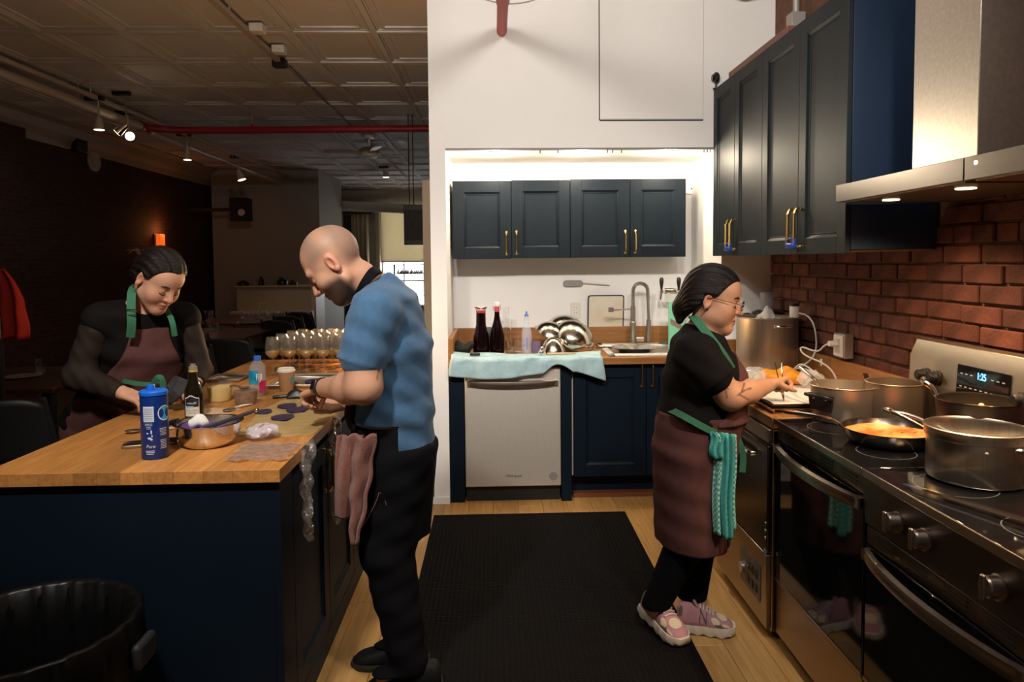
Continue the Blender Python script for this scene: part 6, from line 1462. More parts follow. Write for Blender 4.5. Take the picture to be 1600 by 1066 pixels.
# ================================================================== PEOPLE
def npv(v): return np.array(v, dtype=np.float64)
def nrm(v): v = npv(v); return v/np.linalg.norm(v)
def axis_coords(lo, hi, coarse, fines, fine):
    out = [lo]
    while out[-1] < hi:
        x = out[-1]; s = fine if any(a-coarse <= x <= b for a, b in fines) else coarse
        out.append(x+s)
    return np.array(out)
class Field:
    def __init__(s, lo, hi, coarse, fx=(), fy=(), fz=(), fine=.0032):
        s.x = axis_coords(lo[0], hi[0], coarse, fx, fine); s.y = axis_coords(lo[1], hi[1], coarse, fy, fine); s.z = axis_coords(lo[2], hi[2], coarse, fz, fine)
        s.shape = (len(s.x), len(s.y), len(s.z))
        s.X = s.x[:,None,None].astype(np.float32); s.Y = s.y[None,:,None].astype(np.float32); s.Z = s.z[None,None,:].astype(np.float32)
    def eval(s, prims, inflate=0.0, tags=None, D=None):
        if D is None: D = np.full(s.shape, .30, np.float32)
        for p in prims:
            if tags is not None and p['tag'] not in tags: continue
            lo, hi = p['lo']-(inflate+p['k']+.03), p['hi']+(inflate+p['k']+.03)
            i0, i1 = np.searchsorted(s.x, (lo[0], hi[0])); j0, j1 = np.searchsorted(s.y, (lo[1], hi[1])); k0, k1 = np.searchsorted(s.z, (lo[2], hi[2]))
            if i1 <= i0 or j1 <= j0 or k1 <= k0: continue
            d = p['fn'](s.X[i0:i1], s.Y[:, j0:j1], s.Z[:, :, k0:k1])-inflate
            a = D[i0:i1, j0:j1, k0:k1]; k = p['k']
            if p['op'] == 'sub':
                b = -d; h = np.clip(.5+.5*(a-b)/k, 0, 1); D[i0:i1, j0:j1, k0:k1] = b+(a-b)*h+k*h*(1-h)
            else:
                h = np.clip(.5+.5*(d-a)/k, 0, 1); D[i0:i1, j0:j1, k0:k1] = d+(a-d)*h-k*h*(1-h)
        return D
    def mesh(s, D):
        S = D < 0; c = np.zeros(tuple(n-1 for n in s.shape), np.int8)
        sl = (slice(None,-1), slice(1,None))
        for i in (0,1):
            for j in (0,1):
                for k in (0,1): c += S[sl[i], sl[j], sl[k]]
        I = np.argwhere((c > 0) & (c < 8)); n = len(I)
        idx = np.full(c.shape, -1, np.int32); idx[I[:,0], I[:,1], I[:,2]] = np.arange(n)
        acc = np.zeros((n,3)); cnt = np.zeros(n)
        corners = [(i,j,k) for i in (0,1) for j in (0,1) for k in (0,1)]
        for a in corners:
            for ax in range(3):
                if a[ax]: continue
                b = list(a); b[ax] = 1
                va = D[I[:,0]+a[0], I[:,1]+a[1], I[:,2]+a[2]]; vb = D[I[:,0]+b[0], I[:,1]+b[1], I[:,2]+b[2]]
                m = (va < 0) != (vb < 0); t = va[m]/(va[m]-vb[m])
                pos = np.tile(np.array(a, float), (m.sum(), 1)); pos[:,ax] = t
                acc[m] += pos; cnt[m] += 1
        pos = I+acc/cnt[:,None]
        V = np.stack([np.interp(pos[:,q], np.arange(len(ar)), ar) for q, ar in enumerate((s.x, s.y, s.z))], 1)
        Q = []
        for ax in range(3):
            o1, o2 = [(1,2),(2,0),(0,1)][ax]
            sa = [slice(None)]*3; sb = [slice(None)]*3; sa[ax] = slice(None,-1); sb[ax] = slice(1,None)
            A = S[tuple(sa)]; B = S[tuple(sb)]
            E = np.argwhere(A != B)
            E = E[(E[:,o1] > 0) & (E[:,o2] > 0) & (E[:,o1] < s.shape[o1]-1) & (E[:,o2] < s.shape[o2]-1)]
            def cell(d1, d2): e = E.copy(); e[:,o1] -= d1; e[:,o2] -= d2; return idx[e[:,0], e[:,1], e[:,2]]
            q = np.stack([cell(1,1), cell(0,1), cell(0,0), cell(1,0)], 1)
            flip = ~A[E[:,0], E[:,1], E[:,2]]
            q[flip] = q[flip][:, ::-1]; Q.append(q)
        Q = np.concatenate(Q); Q = Q[(Q >= 0).all(1)]
        return V, Q
def cap(a, b, ra, rb, k=.02, tag_='b', flat=None, op='add'):
    a = npv(a); b = npv(b); ab = b-a; L2 = float(ab @ ab)+1e-9
    fl = None if flat is None else (nrm(flat[0]), flat[1])
    def fn(X, Y, Z):
        px, py, pz = X-a[0], Y-a[1], Z-a[2]
        t = np.clip((px*ab[0]+py*ab[1]+pz*ab[2])/L2, 0, 1)
        qx, qy, qz = px-t*ab[0], py-t*ab[1], pz-t*ab[2]
        if fl is not None:
            w = (qx*fl[0][0]+qy*fl[0][1]+qz*fl[0][2])*(fl[1]-1); qx, qy, qz = qx+w*fl[0][0], qy+w*fl[0][1], qz+w*fl[0][2]
        return (np.sqrt(qx*qx+qy*qy+qz*qz)-(ra+(rb-ra)*t)).astype(np.float32)
    r = max(ra, rb)
    return dict(fn=fn, lo=np.minimum(a,b)-r, hi=np.maximum(a,b)+r, k=k, tag=tag_, op=op)
def ell(c, rad, R=None, k=.02, tag_='b', op='add'):
    c = npv(c); rad = npv(rad); R = np.eye(3) if R is None else R   # columns of R: local axes
    def fn(X, Y, Z):
        px, py, pz = X-c[0], Y-c[1], Z-c[2]
        q = [(px*R[0,i]+py*R[1,i]+pz*R[2,i]) for i in range(3)]
        k0 = np.sqrt(sum((q[i]/rad[i])**2 for i in range(3))); k1 = np.sqrt(sum((q[i]/rad[i]**2)**2 for i in range(3)))+1e-6
        return (k0*(k0-1)/k1).astype(np.float32)
    r = rad.max()
    return dict(fn=fn, lo=c-r, hi=c+r, k=k, tag=tag_, op=op)
def slab(a, b, ra, rb, u, k=.03, tag_='torso'):
    """elliptic loft from a to b; ra, rb = (half along u, half across); u horizontal"""
    a = npv(a); b = npv(b); ab = b-a; L2 = float(ab @ ab); u = nrm(u); w_ = np.cross(nrm(ab), u); w_ = w_/np.linalg.norm(w_); u = np.cross(w_, nrm(ab))
    def fn(X, Y, Z):
        px, py, pz = X-a[0], Y-a[1], Z-a[2]
        tt = (px*ab[0]+py*ab[1]+pz*ab[2])/L2; t = np.clip(tt, 0, 1)
        qx, qy, qz = px-t*ab[0], py-t*ab[1], pz-t*ab[2]
        ru = ra[0]+(rb[0]-ra[0])*t; rw = ra[1]+(rb[1]-ra[1])*t
        cu = qx*u[0]+qy*u[1]+qz*u[2]; cw = qx*w_[0]+qy*w_[1]+qz*w_[2]; al = (tt-t)*math.sqrt(L2)
        m = np.minimum(ru, rw)
        return ((np.sqrt((cu/ru)**2+(cw/rw)**2+(al/(m*.6))**2)-1)*m).astype(np.float32)
    r = max(ra+rb)
    return dict(fn=fn, lo=np.minimum(a,b)-r, hi=np.maximum(a,b)+r, k=k, tag=tag_, op='add')
def head_prims(c, f, u, s=1.0, male=False):
    f = nrm(f); r = np.cross(f, nrm(u)); r /= np.linalg.norm(r); u = np.cross(r, f); c = npv(c)
    R = np.stack([r, f, u], 1)
    L = lambda x, y, z: c+s*(r*x+f*y+u*z)
    e = lambda x, y, z, a, b, d, k=.02, op='add', rot=None: ell(L(x,y,z), (a*s,b*s,d*s), R if rot is None else R @ rot, k*s, 'head', op)
    j = .006 if male else 0
    if not male:
        pr = [e(0,-.004,.040,.076,.099,.092), e(0,.032,-.030,.061,.066,.078,.03), e(0,.070,-.090,.022,.024,.024,.03),
              cap(L(-.046,.01,-.055), L(-.012,.072,-.094), .018*s, .014*s, .035*s, 'head'), cap(L(.046,.01,-.055), L(.012,.072,-.094), .018*s, .014*s, .035*s, 'head'),
              e(0,.060,.045,.055,.036,.05,.03)]
        for sg in (-1, 1):
            pr += [e(sg*.038,.062,-.028,.028,.028,.030,.03), e(sg*.031,.1035,.008,.018,.013,.010,.014,'sub'), e(sg*.031,.0815,.006,.0138,.0138,.0125,.006),
                   cap(L(sg*.019,.0915,.0015), L(sg*.042,.087,.0015), .003*s, .002*s, .004*s, 'head'),
                   e(sg*.0775,-.004,.0,.0075,.017,.029,.008), e(sg*.0825,.002,.004,.006,.010,.016,.004,'sub'), e(sg*.081,-.004,-.022,.006,.008,.008,.005)]
        pr += [cap(L(0,.094,.016), L(0,.1145,-.024), .0065*s, .0108*s, .013*s, 'head'), e(.010,.101,-.028,.0068,.009,.0068,.007), e(-.010,.101,-.028,.0068,.009,.0068,.007),
               e(0,.0925,-.055,.021,.012,.0070,.008), e(0,.0920,-.067,.018,.012,.0075,.008), cap(L(-.021,.0985,-.0610), L(.021,.0985,-.0610), .0018*s, .0018*s, .003*s, 'head', op='sub')]
        return pr, R, L
    pr = [e(0,-.004,.040,.077,.099,.092), e(0,.030,-.035,.060+j,.068,.080,.03), e(0,.060,-.085,.030+j,.030,.030,.03),
          cap(L(-.05-j,.005,-.06), L(-.018,.07,-.095), .018*s, .016*s, .03*s, 'head'), cap(L(.05+j,.005,-.06), L(.018,.07,-.095), .018*s, .016*s, .03*s, 'head'),
          cap(L(-.036,.083,.030), L(.036,.083,.030), .011*s, .011*s, .02*s, 'head')]
    for sg in (-1, 1):
        pr += [e(sg*.040,.062,-.025,.026,.026,.026,.025), e(sg*.031,.103,.006,.019,.016,.012,.014,'sub'), e(sg*.031,.0815,.004,.0135,.0135,.0125,.006),
               cap(L(sg*.019,.0915,.0005), L(sg*.042,.087,.0005), .0035*s, .0025*s, .004*s, 'head'),
               e(sg*.0785,-.004,.0,.0075,.018,.031,.008), e(sg*.0835,.002,.004,.006,.010,.018,.004,'sub'), e(sg*.082,-.004,-.024,.006,.009,.009,.005)]
    pr += [cap(L(0,.093,.020), L(0,.116,-.026), .0075*s, .0125*s, .012*s, 'head'), e(.012,.104,-.031,.008,.010,.008,.006), e(-.012,.104,-.031,.008,.010,.008,.006),
           e(0,.0925,-.056,.024,.012,.0065,.008), e(0,.0915,-.069,.020,.011,.0065,.008), cap(L(-.024,.098,-.0625), L(.024,.098,-.0625), .0022*s, .0022*s, .003*s, 'head', op='sub'),
           e(0,.092,-.080,.016,.008,.006,.01,'sub')]
    return pr, R, L
def hand_prims(wr, d, n, t, curl=(.5,.5,.5,.5), thumb=(.6,.7,.4), sc=1.0, tg='hand'):
    """d wrist->knuckles, n palm side, t thumb side"""
    wr = npv(wr); d = nrm(d); n = npv(n)-d*(npv(n) @ d); n = nrm(n); t0 = np.cross(d, n); t = t0 if t0 @ npv(t) > 0 else -t0
    pr = []
    for i in range(4):
        o = (1.5-i)*.0205*sc; kn = wr+d*(.088-.004*abs(i-1.2))*sc+t*o
        pr.append(cap(wr+t*o*.7+d*.01, kn, .0145*sc, .0115*sc, .012, tg))
        L = (.070,.078,.073,.058)[i]*sc; cur = kn; ang = 0
        for s_, fr in enumerate((.46,.30,.24)):
            ang += curl[i]*(1.0,1.2,.8)[s_]; dr = d*math.cos(ang)+n*math.sin(ang); nx = cur+dr*L*fr
            pr.append(cap(cur, nx, (.0098,.0088,.0080)[s_]*sc, (.0088,.0080,.0070)[s_]*sc, .003, tg)); cur = nx
    b0 = wr+d*.022*sc+t*.022*sc; b1 = b0+nrm(d*thumb[0]+t*thumb[1]+n*thumb[2])*.044*sc; b2 = b1+nrm(d*(thumb[0]+.5)+t*thumb[1]*.4+n*thumb[2])*.032*sc; b3 = b2+nrm(d*(thumb[0]+.6)+n*thumb[2]+t*.1)*.024*sc
    pr += [cap(b0, b1, .0155*sc, .012*sc, .010, tg), cap(b1, b2, .0108*sc, .0098*sc, .004, tg), cap(b2, b3, .0098*sc, .0078*sc, .003, tg)]
    return pr
def sdf_obj(F_, D, name, m_, parent=None, loc=None, colfn=None):
    V, Q = F_.mesh(D)
    o = mkobj(name, V, Q, m_, parent, loc, ang=180)
    if colfn is not None:
        at = o.data.color_attributes.new('Col', 'FLOAT_COLOR', 'POINT'); C = np.ones((len(V),4), np.float32); C[:, :3] = colfn(V); at.data.foreach_set('color', C.ravel())
    return o
def dist_poly(V, pts):
    d = np.full(len(V), 9.0)
    for a, b in zip(pts[:-1], pts[1:]):
        a = npv(a); b = npv(b); ab = b-a; t = np.clip(((V-a) @ ab)/(ab @ ab), 0, 1); d = np.minimum(d, np.linalg.norm(V-a-t[:,None]*ab, axis=1))
    return d
def path_field(F_, pts, r):
    D = np.full(F_.shape, .3, np.float32)
    for a, b in zip(pts[:-1], pts[1:]): D = np.minimum(D, F_.eval([cap(a, b, r, r, .002)]))
    return D
def mixc(C, col, w): return C*(1-w[:,None])+npv(col)[None,:]*w[:,None]
def sstep(a, b, x): t = np.clip((x-a)/(b-a), 0, 1); return t*t*(3-2*t)
def pix(V):
    c = (V-np.array([0,0,CAMZ])) @ CM; return np.stack([PPX+F*c[:,0]/-c[:,2], PPY-F*c[:,1]/-c[:,2]], 1)
def face_cols(V, base, L, R, c, s, lips=(.36,.12,.09), rosy=(.50,.19,.12)):
    C = np.tile(npv(base), (len(V),1)); q = (V-npv(c)) @ R / s
    n1 = np.sin(V[:,0]*60)*np.sin(V[:,1]*53+1)*np.sin(V[:,2]*57+2); C *= (1+.05*n1)[:,None]
    nearh = (np.linalg.norm(q, axis=1) < .16)
    w = np.exp(-((q[:,0])/.022)**2-((q[:,2]+.0625)/.0095)**2)*(q[:,1] > .075)*nearh; C = mixc(C, lips, np.clip(w*1.3, 0, .85))
    w = np.exp(-((q[:,0])/.016)**2-((q[:,2]+.026)/.016)**2)*(q[:,1] > .09)*nearh; C = mixc(C, rosy, w*.5)
    for sg in (-1, 1):
        w = np.exp(-((q[:,0]-sg*.042)/.022)**2-((q[:,2]+.025)/.02)**2)*(q[:,1] > .04)*nearh; C = mixc(C, rosy, w*.4)
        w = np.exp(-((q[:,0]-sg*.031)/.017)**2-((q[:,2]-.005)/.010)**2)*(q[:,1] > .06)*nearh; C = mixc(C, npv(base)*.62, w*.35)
        w = np.exp(-((np.abs(q[:,0])-.080)/.012)**2-((q[:,1]+.002)/.02)**2-((q[:,2]-.0)/.035)**2)*nearh; C = mixc(C, rosy, w*.5)
    return C, q, nearh
def brow_lash(L, parent, s, col=(.015,.010,.008), th=1.0):
    m_ = mat('brow_hair', col, .7)
    for sg in (-1, 1):
        MB().tube([L(sg*.012,.0985,.026), L(sg*.028,.0975,.033), L(sg*.040,.090,.031), L(sg*.050,.080,.024)], [.0032*s*th,.0042*s*th,.0036*s*th,.002*s*th], 6, smooth=1).build('eyebrow', m_, parent)
        MB().tube([L(sg*.018,.0945,-.0035), L(sg*.026,.0972,-.0065), L(sg*.036,.0955,-.0065), L(sg*.045,.0885,-.002)], .0016*s, 6, smooth=1).build('eyelashes', m_, parent)
M_SKIN = mat('skin', (.5,.28,.18), .5, vcol=True, bump=.05, bscale=180, spec=.35)
# ---------------------------------------------------------------- man in the blue T-shirt
DY = .08
mp = lambda px, py, y: npv(P(px, py, Y=y+DY))
hc = mp(527, 412, 2.50); sH = 1.10
hp, HR, HL = head_prims(hc, (-.73,.0,-.68), (-.68,0,.73), sH, True)
pel = mp(628, 700, 2.54)
U = (1,0,0)
LW = mp(503, 606, 2.53); RW = mp(540, 628, 2.68)
pr = hp+[cap(mp(562,432,2.52), mp(598,470,2.54), .060, .072, .03, 'neck'),
  slab(mp(606,472,2.54), mp(610,540,2.54), (.10,.17), (.135,.185), U), slab(mp(610,540,2.54), mp(612,640,2.54), (.135,.185), (.14,.165), U), slab(mp(612,640,2.54), mp(622,715,2.54), (.14,.165), (.125,.165), U),
  cap(mp(596,462,2.54), mp(590,482,2.37), .06, .064, .04, 'torso'), cap(mp(596,462,2.54), mp(604,480,2.72), .06, .062, .04, 'torso'),
  cap(mp(584,494,2.345), mp(568,560,2.31), .070, .062, .03, 'uarm'), cap(mp(568,560,2.31), mp(569,604,2.29), .062, .058, .03, 'larm'),
  cap(mp(569,604,2.29), mp(545,606,2.37), .057, .054, .03, 'larm'), cap(mp(545,606,2.37), LW, .053, .033, .03, 'larm'),
  cap(mp(600,496,2.735), mp(592,560,2.78), .070, .060, .03, 'uarm'), cap(mp(592,560,2.78), mp(580,622,2.80), .058, .052, .03, 'larm'), cap(mp(580,622,2.80), RW, .052, .032, .03, 'larm'),
  cap(mp(626,715,2.46), mp(606,860,2.44), .095, .075, .04, 'leg'), cap(mp(606,860,2.44), mp(640,1040,2.40), .072, .045, .03, 'leg'),
  cap(mp(626,715,2.62), mp(604,850,2.61), .095, .075, .04, 'leg'), cap(mp(604,850,2.61), mp(636,1000,2.57), .072, .045, .03, 'leg'),
  cap(mp(640,1048,2.40), mp(600,1062,2.38), .035, .03, .02, 'leg'), cap(mp(636,1010,2.57), mp(590,1026,2.56), .035, .03, .02, 'leg')]
pr += hand_prims(LW, (-.62,.48,-.28), (.15,.0,-.98), (-.3,.9,0), (.85,.9,.92,.95), (.7,.3,.9), .98)
pr += hand_prims(RW, (-.80,-.05,-.06), (-.1,-.6,.6), (-.2,-.8,.3), (.35,.38,.4,.4), (.7,.5,.3), .98)
allv = np.array([p['lo'] for p in pr]).min(0), np.array([p['hi'] for p in pr]).max(0)
FM = Field((allv[0][0]-.03, allv[0][1]-.03, -.0), (allv[1][0]+.05, allv[1][1]+.04, allv[1][2]+.03), .0075, [(hc[0]-.15, hc[0]+.12), (LW[0]-.15, LW[0])], [(hc[1]-.10, hc[1]+.10), (LW[1]-.03, LW[1]+.14)], [(hc[2]-.16, hc[2]+.17), (LW[2]-.13, LW[2]+.06)], .0034)
base = (.50,.27,.175)
def man_col(V):
    C, q, nh = face_cols(V, base, HL, HR, hc, sH)
    sub = nh & True
    # short stubble of scalp and beard
    w = sstep(.02, .055, q[:,2])*sstep(.075, .045, q[:,1])*nh*(.75+.25*np.sin(q[:,1]*70)); w = np.maximum(w, sstep(-.02,-.06,q[:,1])*sstep(-.045,-.01,q[:,2])*nh*.9)
    C = mixc(C, (.17,.12,.095), np.clip(w*.72, 0, 1))
    bw = sstep(-.018,-.05,q[:,2]+.25*np.clip(.05-q[:,1],0,.05))*sstep(-.005,.02,q[:,1])*sstep(-.125,-.11,q[:,2])*nh*(1-np.exp(-((q[:,0])/.02)**2-((q[:,2]+.0625)/.009)**2))*(1-np.exp(-((np.abs(q[:,0])-.03)/.02)**2-((q[:,2]+.03)/.02)**2))
    C = mixc(C, (.035,.022,.016), np.clip(bw*.95, 0, 1))
    pp = pix(V); front = V[:,1] < mp(568,560,2.31)[1]+.01
    for a, b in (((587,562),(592,578)), ((592,578),(589,592)), ((596,568),(592,580)), ((583,566),(588,575))):
        a = npv(a); b = npv(b); ab = b-a; t = np.clip(((pp-a) @ ab)/(ab @ ab), 0, 1); d = np.linalg.norm(pp-a-t[:,None]*ab, axis=1); C = mixc(C, (.09,.05,.04), (d < 1.6)*front*.7)
    return C
Db = FM.eval(pr)
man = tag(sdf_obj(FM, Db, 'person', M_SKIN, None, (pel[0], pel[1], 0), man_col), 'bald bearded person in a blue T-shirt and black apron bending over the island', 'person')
brow_lash(HL, man, sH, (.03,.018,.012), .9)
wr_ = .0028*np.sin(FM.X*38+FM.Z*24)*np.sin(FM.Z*31-FM.Y*20)+.0022*np.sin(FM.Z*70+FM.X*30+FM.Y*26)
Dc = FM.eval(pr, .014, {'torso','uarm','neck'})+wr_
zhem = np.where(FM.X > mp(631,670,2.54)[0], mp(640,694,2.5)[2], mp(600,655,2.5)[2])
nk = FM.eval([cap(mp(560,424,2.54), mp(592,444,2.54), .085, .078, .005)])
# neckline plane: cut everything beyond it
npn = nrm(mp(566,432,2.5)-mp(606,480,2.5)); npc = mp(583,446,2.54)
pl = (FM.X-npc[0])*npn[0]+(FM.Y-npc[1])*npn[1]+(FM.Z-npc[2])*npn[2]
neckcut = np.where(FM.Z > mp(560,500,2.5)[2], pl-.004, -1.0)
Dt = np.maximum(np.maximum(Dc, zhem-FM.Z), neckcut)
M_BLUE = mat('blue_jersey', (.050,.115,.21), .85, spec=.15, var=.12, scale=40, bump=.15, bscale=250, sheen=.15)
# sleeve ends: cut below hem line in each arm
for a_, b_, tgs in ((mp(596,496,2.345), mp(592,560,2.31), 1), (mp(600,496,2.735), mp(592,560,2.78), 1)):
    ad = nrm(b_-a_); cutp = a_+ad*np.linalg.norm(b_-a_)*1.12
    near = FM.eval([cap(a_, b_+ad*.06, .095, .095, .005)])
    plane = (FM.X-cutp[0])*ad[0]+(FM.Y-cutp[1])*ad[1]+(FM.Z-cutp[2])*ad[2]
# flared sleeves
slv = [cap(mp(585,492,2.345), mp(563,568,2.315), .084, .082, .03, 's'), cap(mp(601,494,2.735), mp(592,565,2.78), .083, .083, .03, 's')]
Ds = FM.eval(slv)+wr_
for a_, b_ in ((mp(585,492,2.345), mp(563,568,2.315)), (mp(601,494,2.735), mp(592,565,2.78))):
    ad = nrm(b_-a_); pln = (FM.X-b_[0])*ad[0]+(FM.Y-b_[1])*ad[1]+(FM.Z-b_[2])*ad[2]; near = np.sqrt((FM.X-b_[0])**2+(FM.Y-b_[1])**2+(FM.Z-b_[2])**2) < .16
    Ds = np.where(near, np.maximum(Ds, pln), Ds)
h_ = np.clip(.5+.5*(Ds-Dt)/.02, 0, 1); Dsh = Ds+(Dt-Ds)*h_-.02*h_*(1-h_)
sdf_obj(FM, Dsh, 'tshirt', M_BLUE, man)
Dl = FM.eval(pr, .022, {'leg'})+.003*np.sin(FM.Z*42+FM.X*20+FM.Y*15)+.002*np.sin(FM.Z*75-FM.X*30)
M_PANT = mat('black_cotton', (.004,.004,.005), .9, spec=.08, bump=.1, bscale=120)
Dl = np.maximum(Dl, .075-FM.Z); Dl = np.maximum(Dl, FM.Z-mp(620,690,2.5)[2])
sdf_obj(FM, Dl, 'trousers', M_PANT, man)
sk = [slab(mp(610,640,2.54), mp(620,700,2.54), (.150,.175), (.150,.185), U, .01, 'sk'), slab(mp(620,700,2.54), mp(616,830,2.54), (.150,.185), (.138,.175), U, .02, 'sk')]
Dk = FM.eval(sk)+.003*np.sin(FM.Y*55+FM.X*45); Dk = np.maximum(Dk, mp(616,829,2.54)[2]-FM.Z); Dk = np.maximum(Dk, FM.Z-mp(610,655,2.54)[2])
Dk = np.where((FM.X > mp(632,660,2.54)[0]) & (FM.Z > mp(640,690,2.5)[2]), .05, Dk).astype(np.float32)
M_APB = mat('black_apron', (.005,.005,.006), .85, spec=.1)
ap = sdf_obj(FM, Dk, 'apron', M_APB, man)
Dbib = np.maximum(FM.eval(pr, .024, {'torso'}), np.maximum(FM.X-(mp(566,600,2.54)[0]+.0*FM.Z), np.maximum(FM.Z-mp(560,585,2.5)[2], mp(600,662,2.54)[2]-FM.Z))); Dbib = np.maximum(Dbib, np.abs(FM.Y-2.62)-.14)
sdf_obj(FM, Dbib, 'apron_bib', M_APB, man)
# neck strap
sp0 = [mp(594,424,2.55), mp(585,421,2.45), mp(573,437,2.41), mp(563,456,2.42), mp(555,474,2.45), mp(552,486,2.52)]
def ribbon(pts, w_, up, th=.004):
    pts = [Vector(p) for p in pts]; R = []
    q = pts
    for _ in range(2): q = [q[0]]+[z for a, b in zip(q[:-1], q[1:]) for z in (a.lerp(b,.25), a.lerp(b,.75))]+[q[-1]]
    for i, p in enumerate(q):
        d = (q[min(i+1,len(q)-1)]-q[max(i-1,0)]).normalized(); n_ = Vector(up if not callable(up) else up(i/(len(q)-1))); s_ = d.cross(n_).normalized(); n_ = s_.cross(d)
        R.append([p-s_*w_-n_*th, p+s_*w_-n_*th, p+s_*w_+n_*th, p-s_*w_+n_*th])
    mb = MB(); mb.ring(R); return mb
ribbon(sp0, .016, (.2,-1,.3)).build('neck_strap', M_APB, man, ang=50)
# watch
wd = nrm(LW-mp(545,606,2.37)); wp = LW-wd*.012
MB().cyl(wp-wd*.011, wp+wd*.011, .0385, n=28).build('watch_strap', mat('watch_black', (.008,.008,.009), .4), man)
wn = nrm(npv((-.25,-.85,.35))-wd*(npv((-.25,-.85,.35)) @ wd)); wt = np.cross(wd, wn)
c = wp+wn*.040; a_, b_, n_ = [Vector(v) for v in (wd*.017, wt*.021, wn*.005)]; c = Vector(c)
wf = MB().hexa([c-a_-b_-n_, c+a_-b_-n_, c+a_+b_-n_, c-a_+b_-n_], [c-a_-b_+n_, c+a_-b_+n_, c+a_+b_+n_, c-a_+b_+n_]).build('watch_case', mat('watch_case', (.12,.12,.12), .25, .9), man, bevel=.006, bseg=3)
a_, b_ = a_*.84, b_*.84; c2 = c+n_*1.02; n2 = n_*.12; MB().hexa([c2-a_-b_-n2, c2+a_-b_-n2, c2+a_+b_-n2, c2-a_+b_-n2], [c2-a_-b_+n2, c2+a_-b_+n2, c2+a_+b_+n2, c2-a_+b_+n2]).build('watch_face', M_BGLASS, wf, bevel=.003)
# shoes (black)
def shoe(nm, heel, toe, parent, m_up, m_sole, hh=.10, w_=.048, lift=0.0, sneaker=False):
    heel = Vector(heel); toe = Vector(toe); d = (toe-heel); L = d.length; d.normalize(); sd = Vector((-d.y, d.x, 0)).normalized(); up = sd.cross(d)*-1
    if up.z < 0: up = -up
    prof = [(0,.62,hh*.75),(.05,.80,hh*.98),(.2,.84,hh*1.05),(.34,.80,hh*1.02),(.48,.84,hh*.86),(.62,.96,hh*.70),(.76,1.0,hh*.60),(.88,.93,hh*.50),(.96,.70,hh*.38),(1.0,.38,hh*.26)]
    R = []; so = .026 if sneaker else .018
    for u, ww, hz_ in prof:
        c = heel+d*L*u; ring = []
        for k in range(13):
            a = math.pi*k/12; cx_ = math.cos(a); sx_ = math.sin(a)
            ring.append(c+sd*w_*ww*math.copysign(abs(cx_)**.75, cx_)+up*(so+max(0, hz_-so)*abs(sx_)**.8))
        R.append(ring)
    u_ = MB(); u_.ring(R); uo = u_.build('shoe', m_up, parent, ang=180)
    R = []
    for i in range(25):
        u = -.02+1.04*i/24; ww = np.interp(u, [p[0] for p in prof], [p[1] for p in prof]); c = heel+d*L*u
        ww = ww*1.08+.04; sc = (.004*math.cos(i*1.6) if sneaker else 0); z1 = so+(.012 if sneaker else .004)+(.012*max(0, .25-u) if sneaker else 0); z0 = .006*max(0,(u-.85)/.15)+(.004*(1+math.sin(i*1.3)) if sneaker else 0)
        R.append([c-sd*w_*ww+up*z0, c+sd*w_*ww+up*z0, c+sd*(w_*ww+.004+sc)+up*(z1*.55), c+sd*w_*ww*.97+up*z1, c-sd*w_*ww*.97+up*z1, c-sd*(w_*ww+.004+sc)+up*(z1*.55)])
    s_ = MB(); s_.ring(R); s_.build('sole', m_sole, uo, ang=60)
    return uo, heel, d, sd, up, L
M_SHOEB = mat('black_shoe', (.005,.005,.005), .6, spec=.2); M_SOLEB = mat('black_sole', (.012,.011,.010), .7)
def gp(px, py): return P(px, py, Z=0.002)
h0 = gp(668, 1040); t0 = gp(553, 1038)
uo, *_ = shoe('shoe', (h0.x, h0.y, .010), (t0.x, t0.y, .001), man, M_SHOEB, M_SOLEB)
h1 = gp(690, 1075); t1 = gp(568, 1088); uo, hl, d_, sd_, up_, L_s = shoe('shoe', (h1.x, h1.y, .010), (t1.x, t1.y, .001), man, M_SHOEB, M_SOLEB)
c = hl+d_*L_s*.55+up_*.09; MB().tube([c, c+sd_*-.03+d_*.03, c+d_*.06-up_*.01, c+sd_*.03+d_*.03, c], .003, 6, smooth=2).build('lace', M_BLACK, uo)
# brown towel tucked in the apron
q0 = mp(548,678,2.44); q1 = mp(540,822,2.40)
tw_ = thing('side_towel', 'rust brown terry towel tucked into the apron of the person in blue', 'towel', tuple(q1))
def towl(u, v, x0=q0, zb=mp(540,808,2.4)[2], w_=.085):
    xx = x0[0]-.03+w_*u*(1-.1*v); return (xx-.012*math.sin(v*2), x0[1]-.075+.012*math.sin(u*9+v*2)-.02*math.sin(v*3), x0[2]+.01-(x0[2]-zb)*v+.004*math.sin(u*7))
M_RUST = mat('rust_terry', (.20,.062,.038), .95, var=.2, scale=70, bump=.8, bscale=300, sheen=.3)
MB().surf(towl, 16, 30).build('front_fold', M_RUST, tw_, solid=.012, ang=180)
def towl2(u, v):
    x0 = mp(566,672,2.42); zb = mp(560,838,2.4)[2]; ww = .075*(1-v)**.7+.018
    return (x0[0]-.03+ww*u+.004*math.sin(v*20), x0[1]-.09+.016*math.sin(u*8+v*3), x0[2]-(x0[2]-zb)*v+.006*math.sin(u*9))
MB().surf(towl2, 16, 34).build('back_fold', M_RUST, tw_, solid=.010, ang=180)
MB().tube([mp(556,835,2.38), mp(572,815,2.36), mp(590,780,2.35), mp(592,768,2.35), mp(600,775,2.35), mp(604,790,2.35)], .0012, 5, smooth=3).build('loose_thread', M_RUST, tw_)
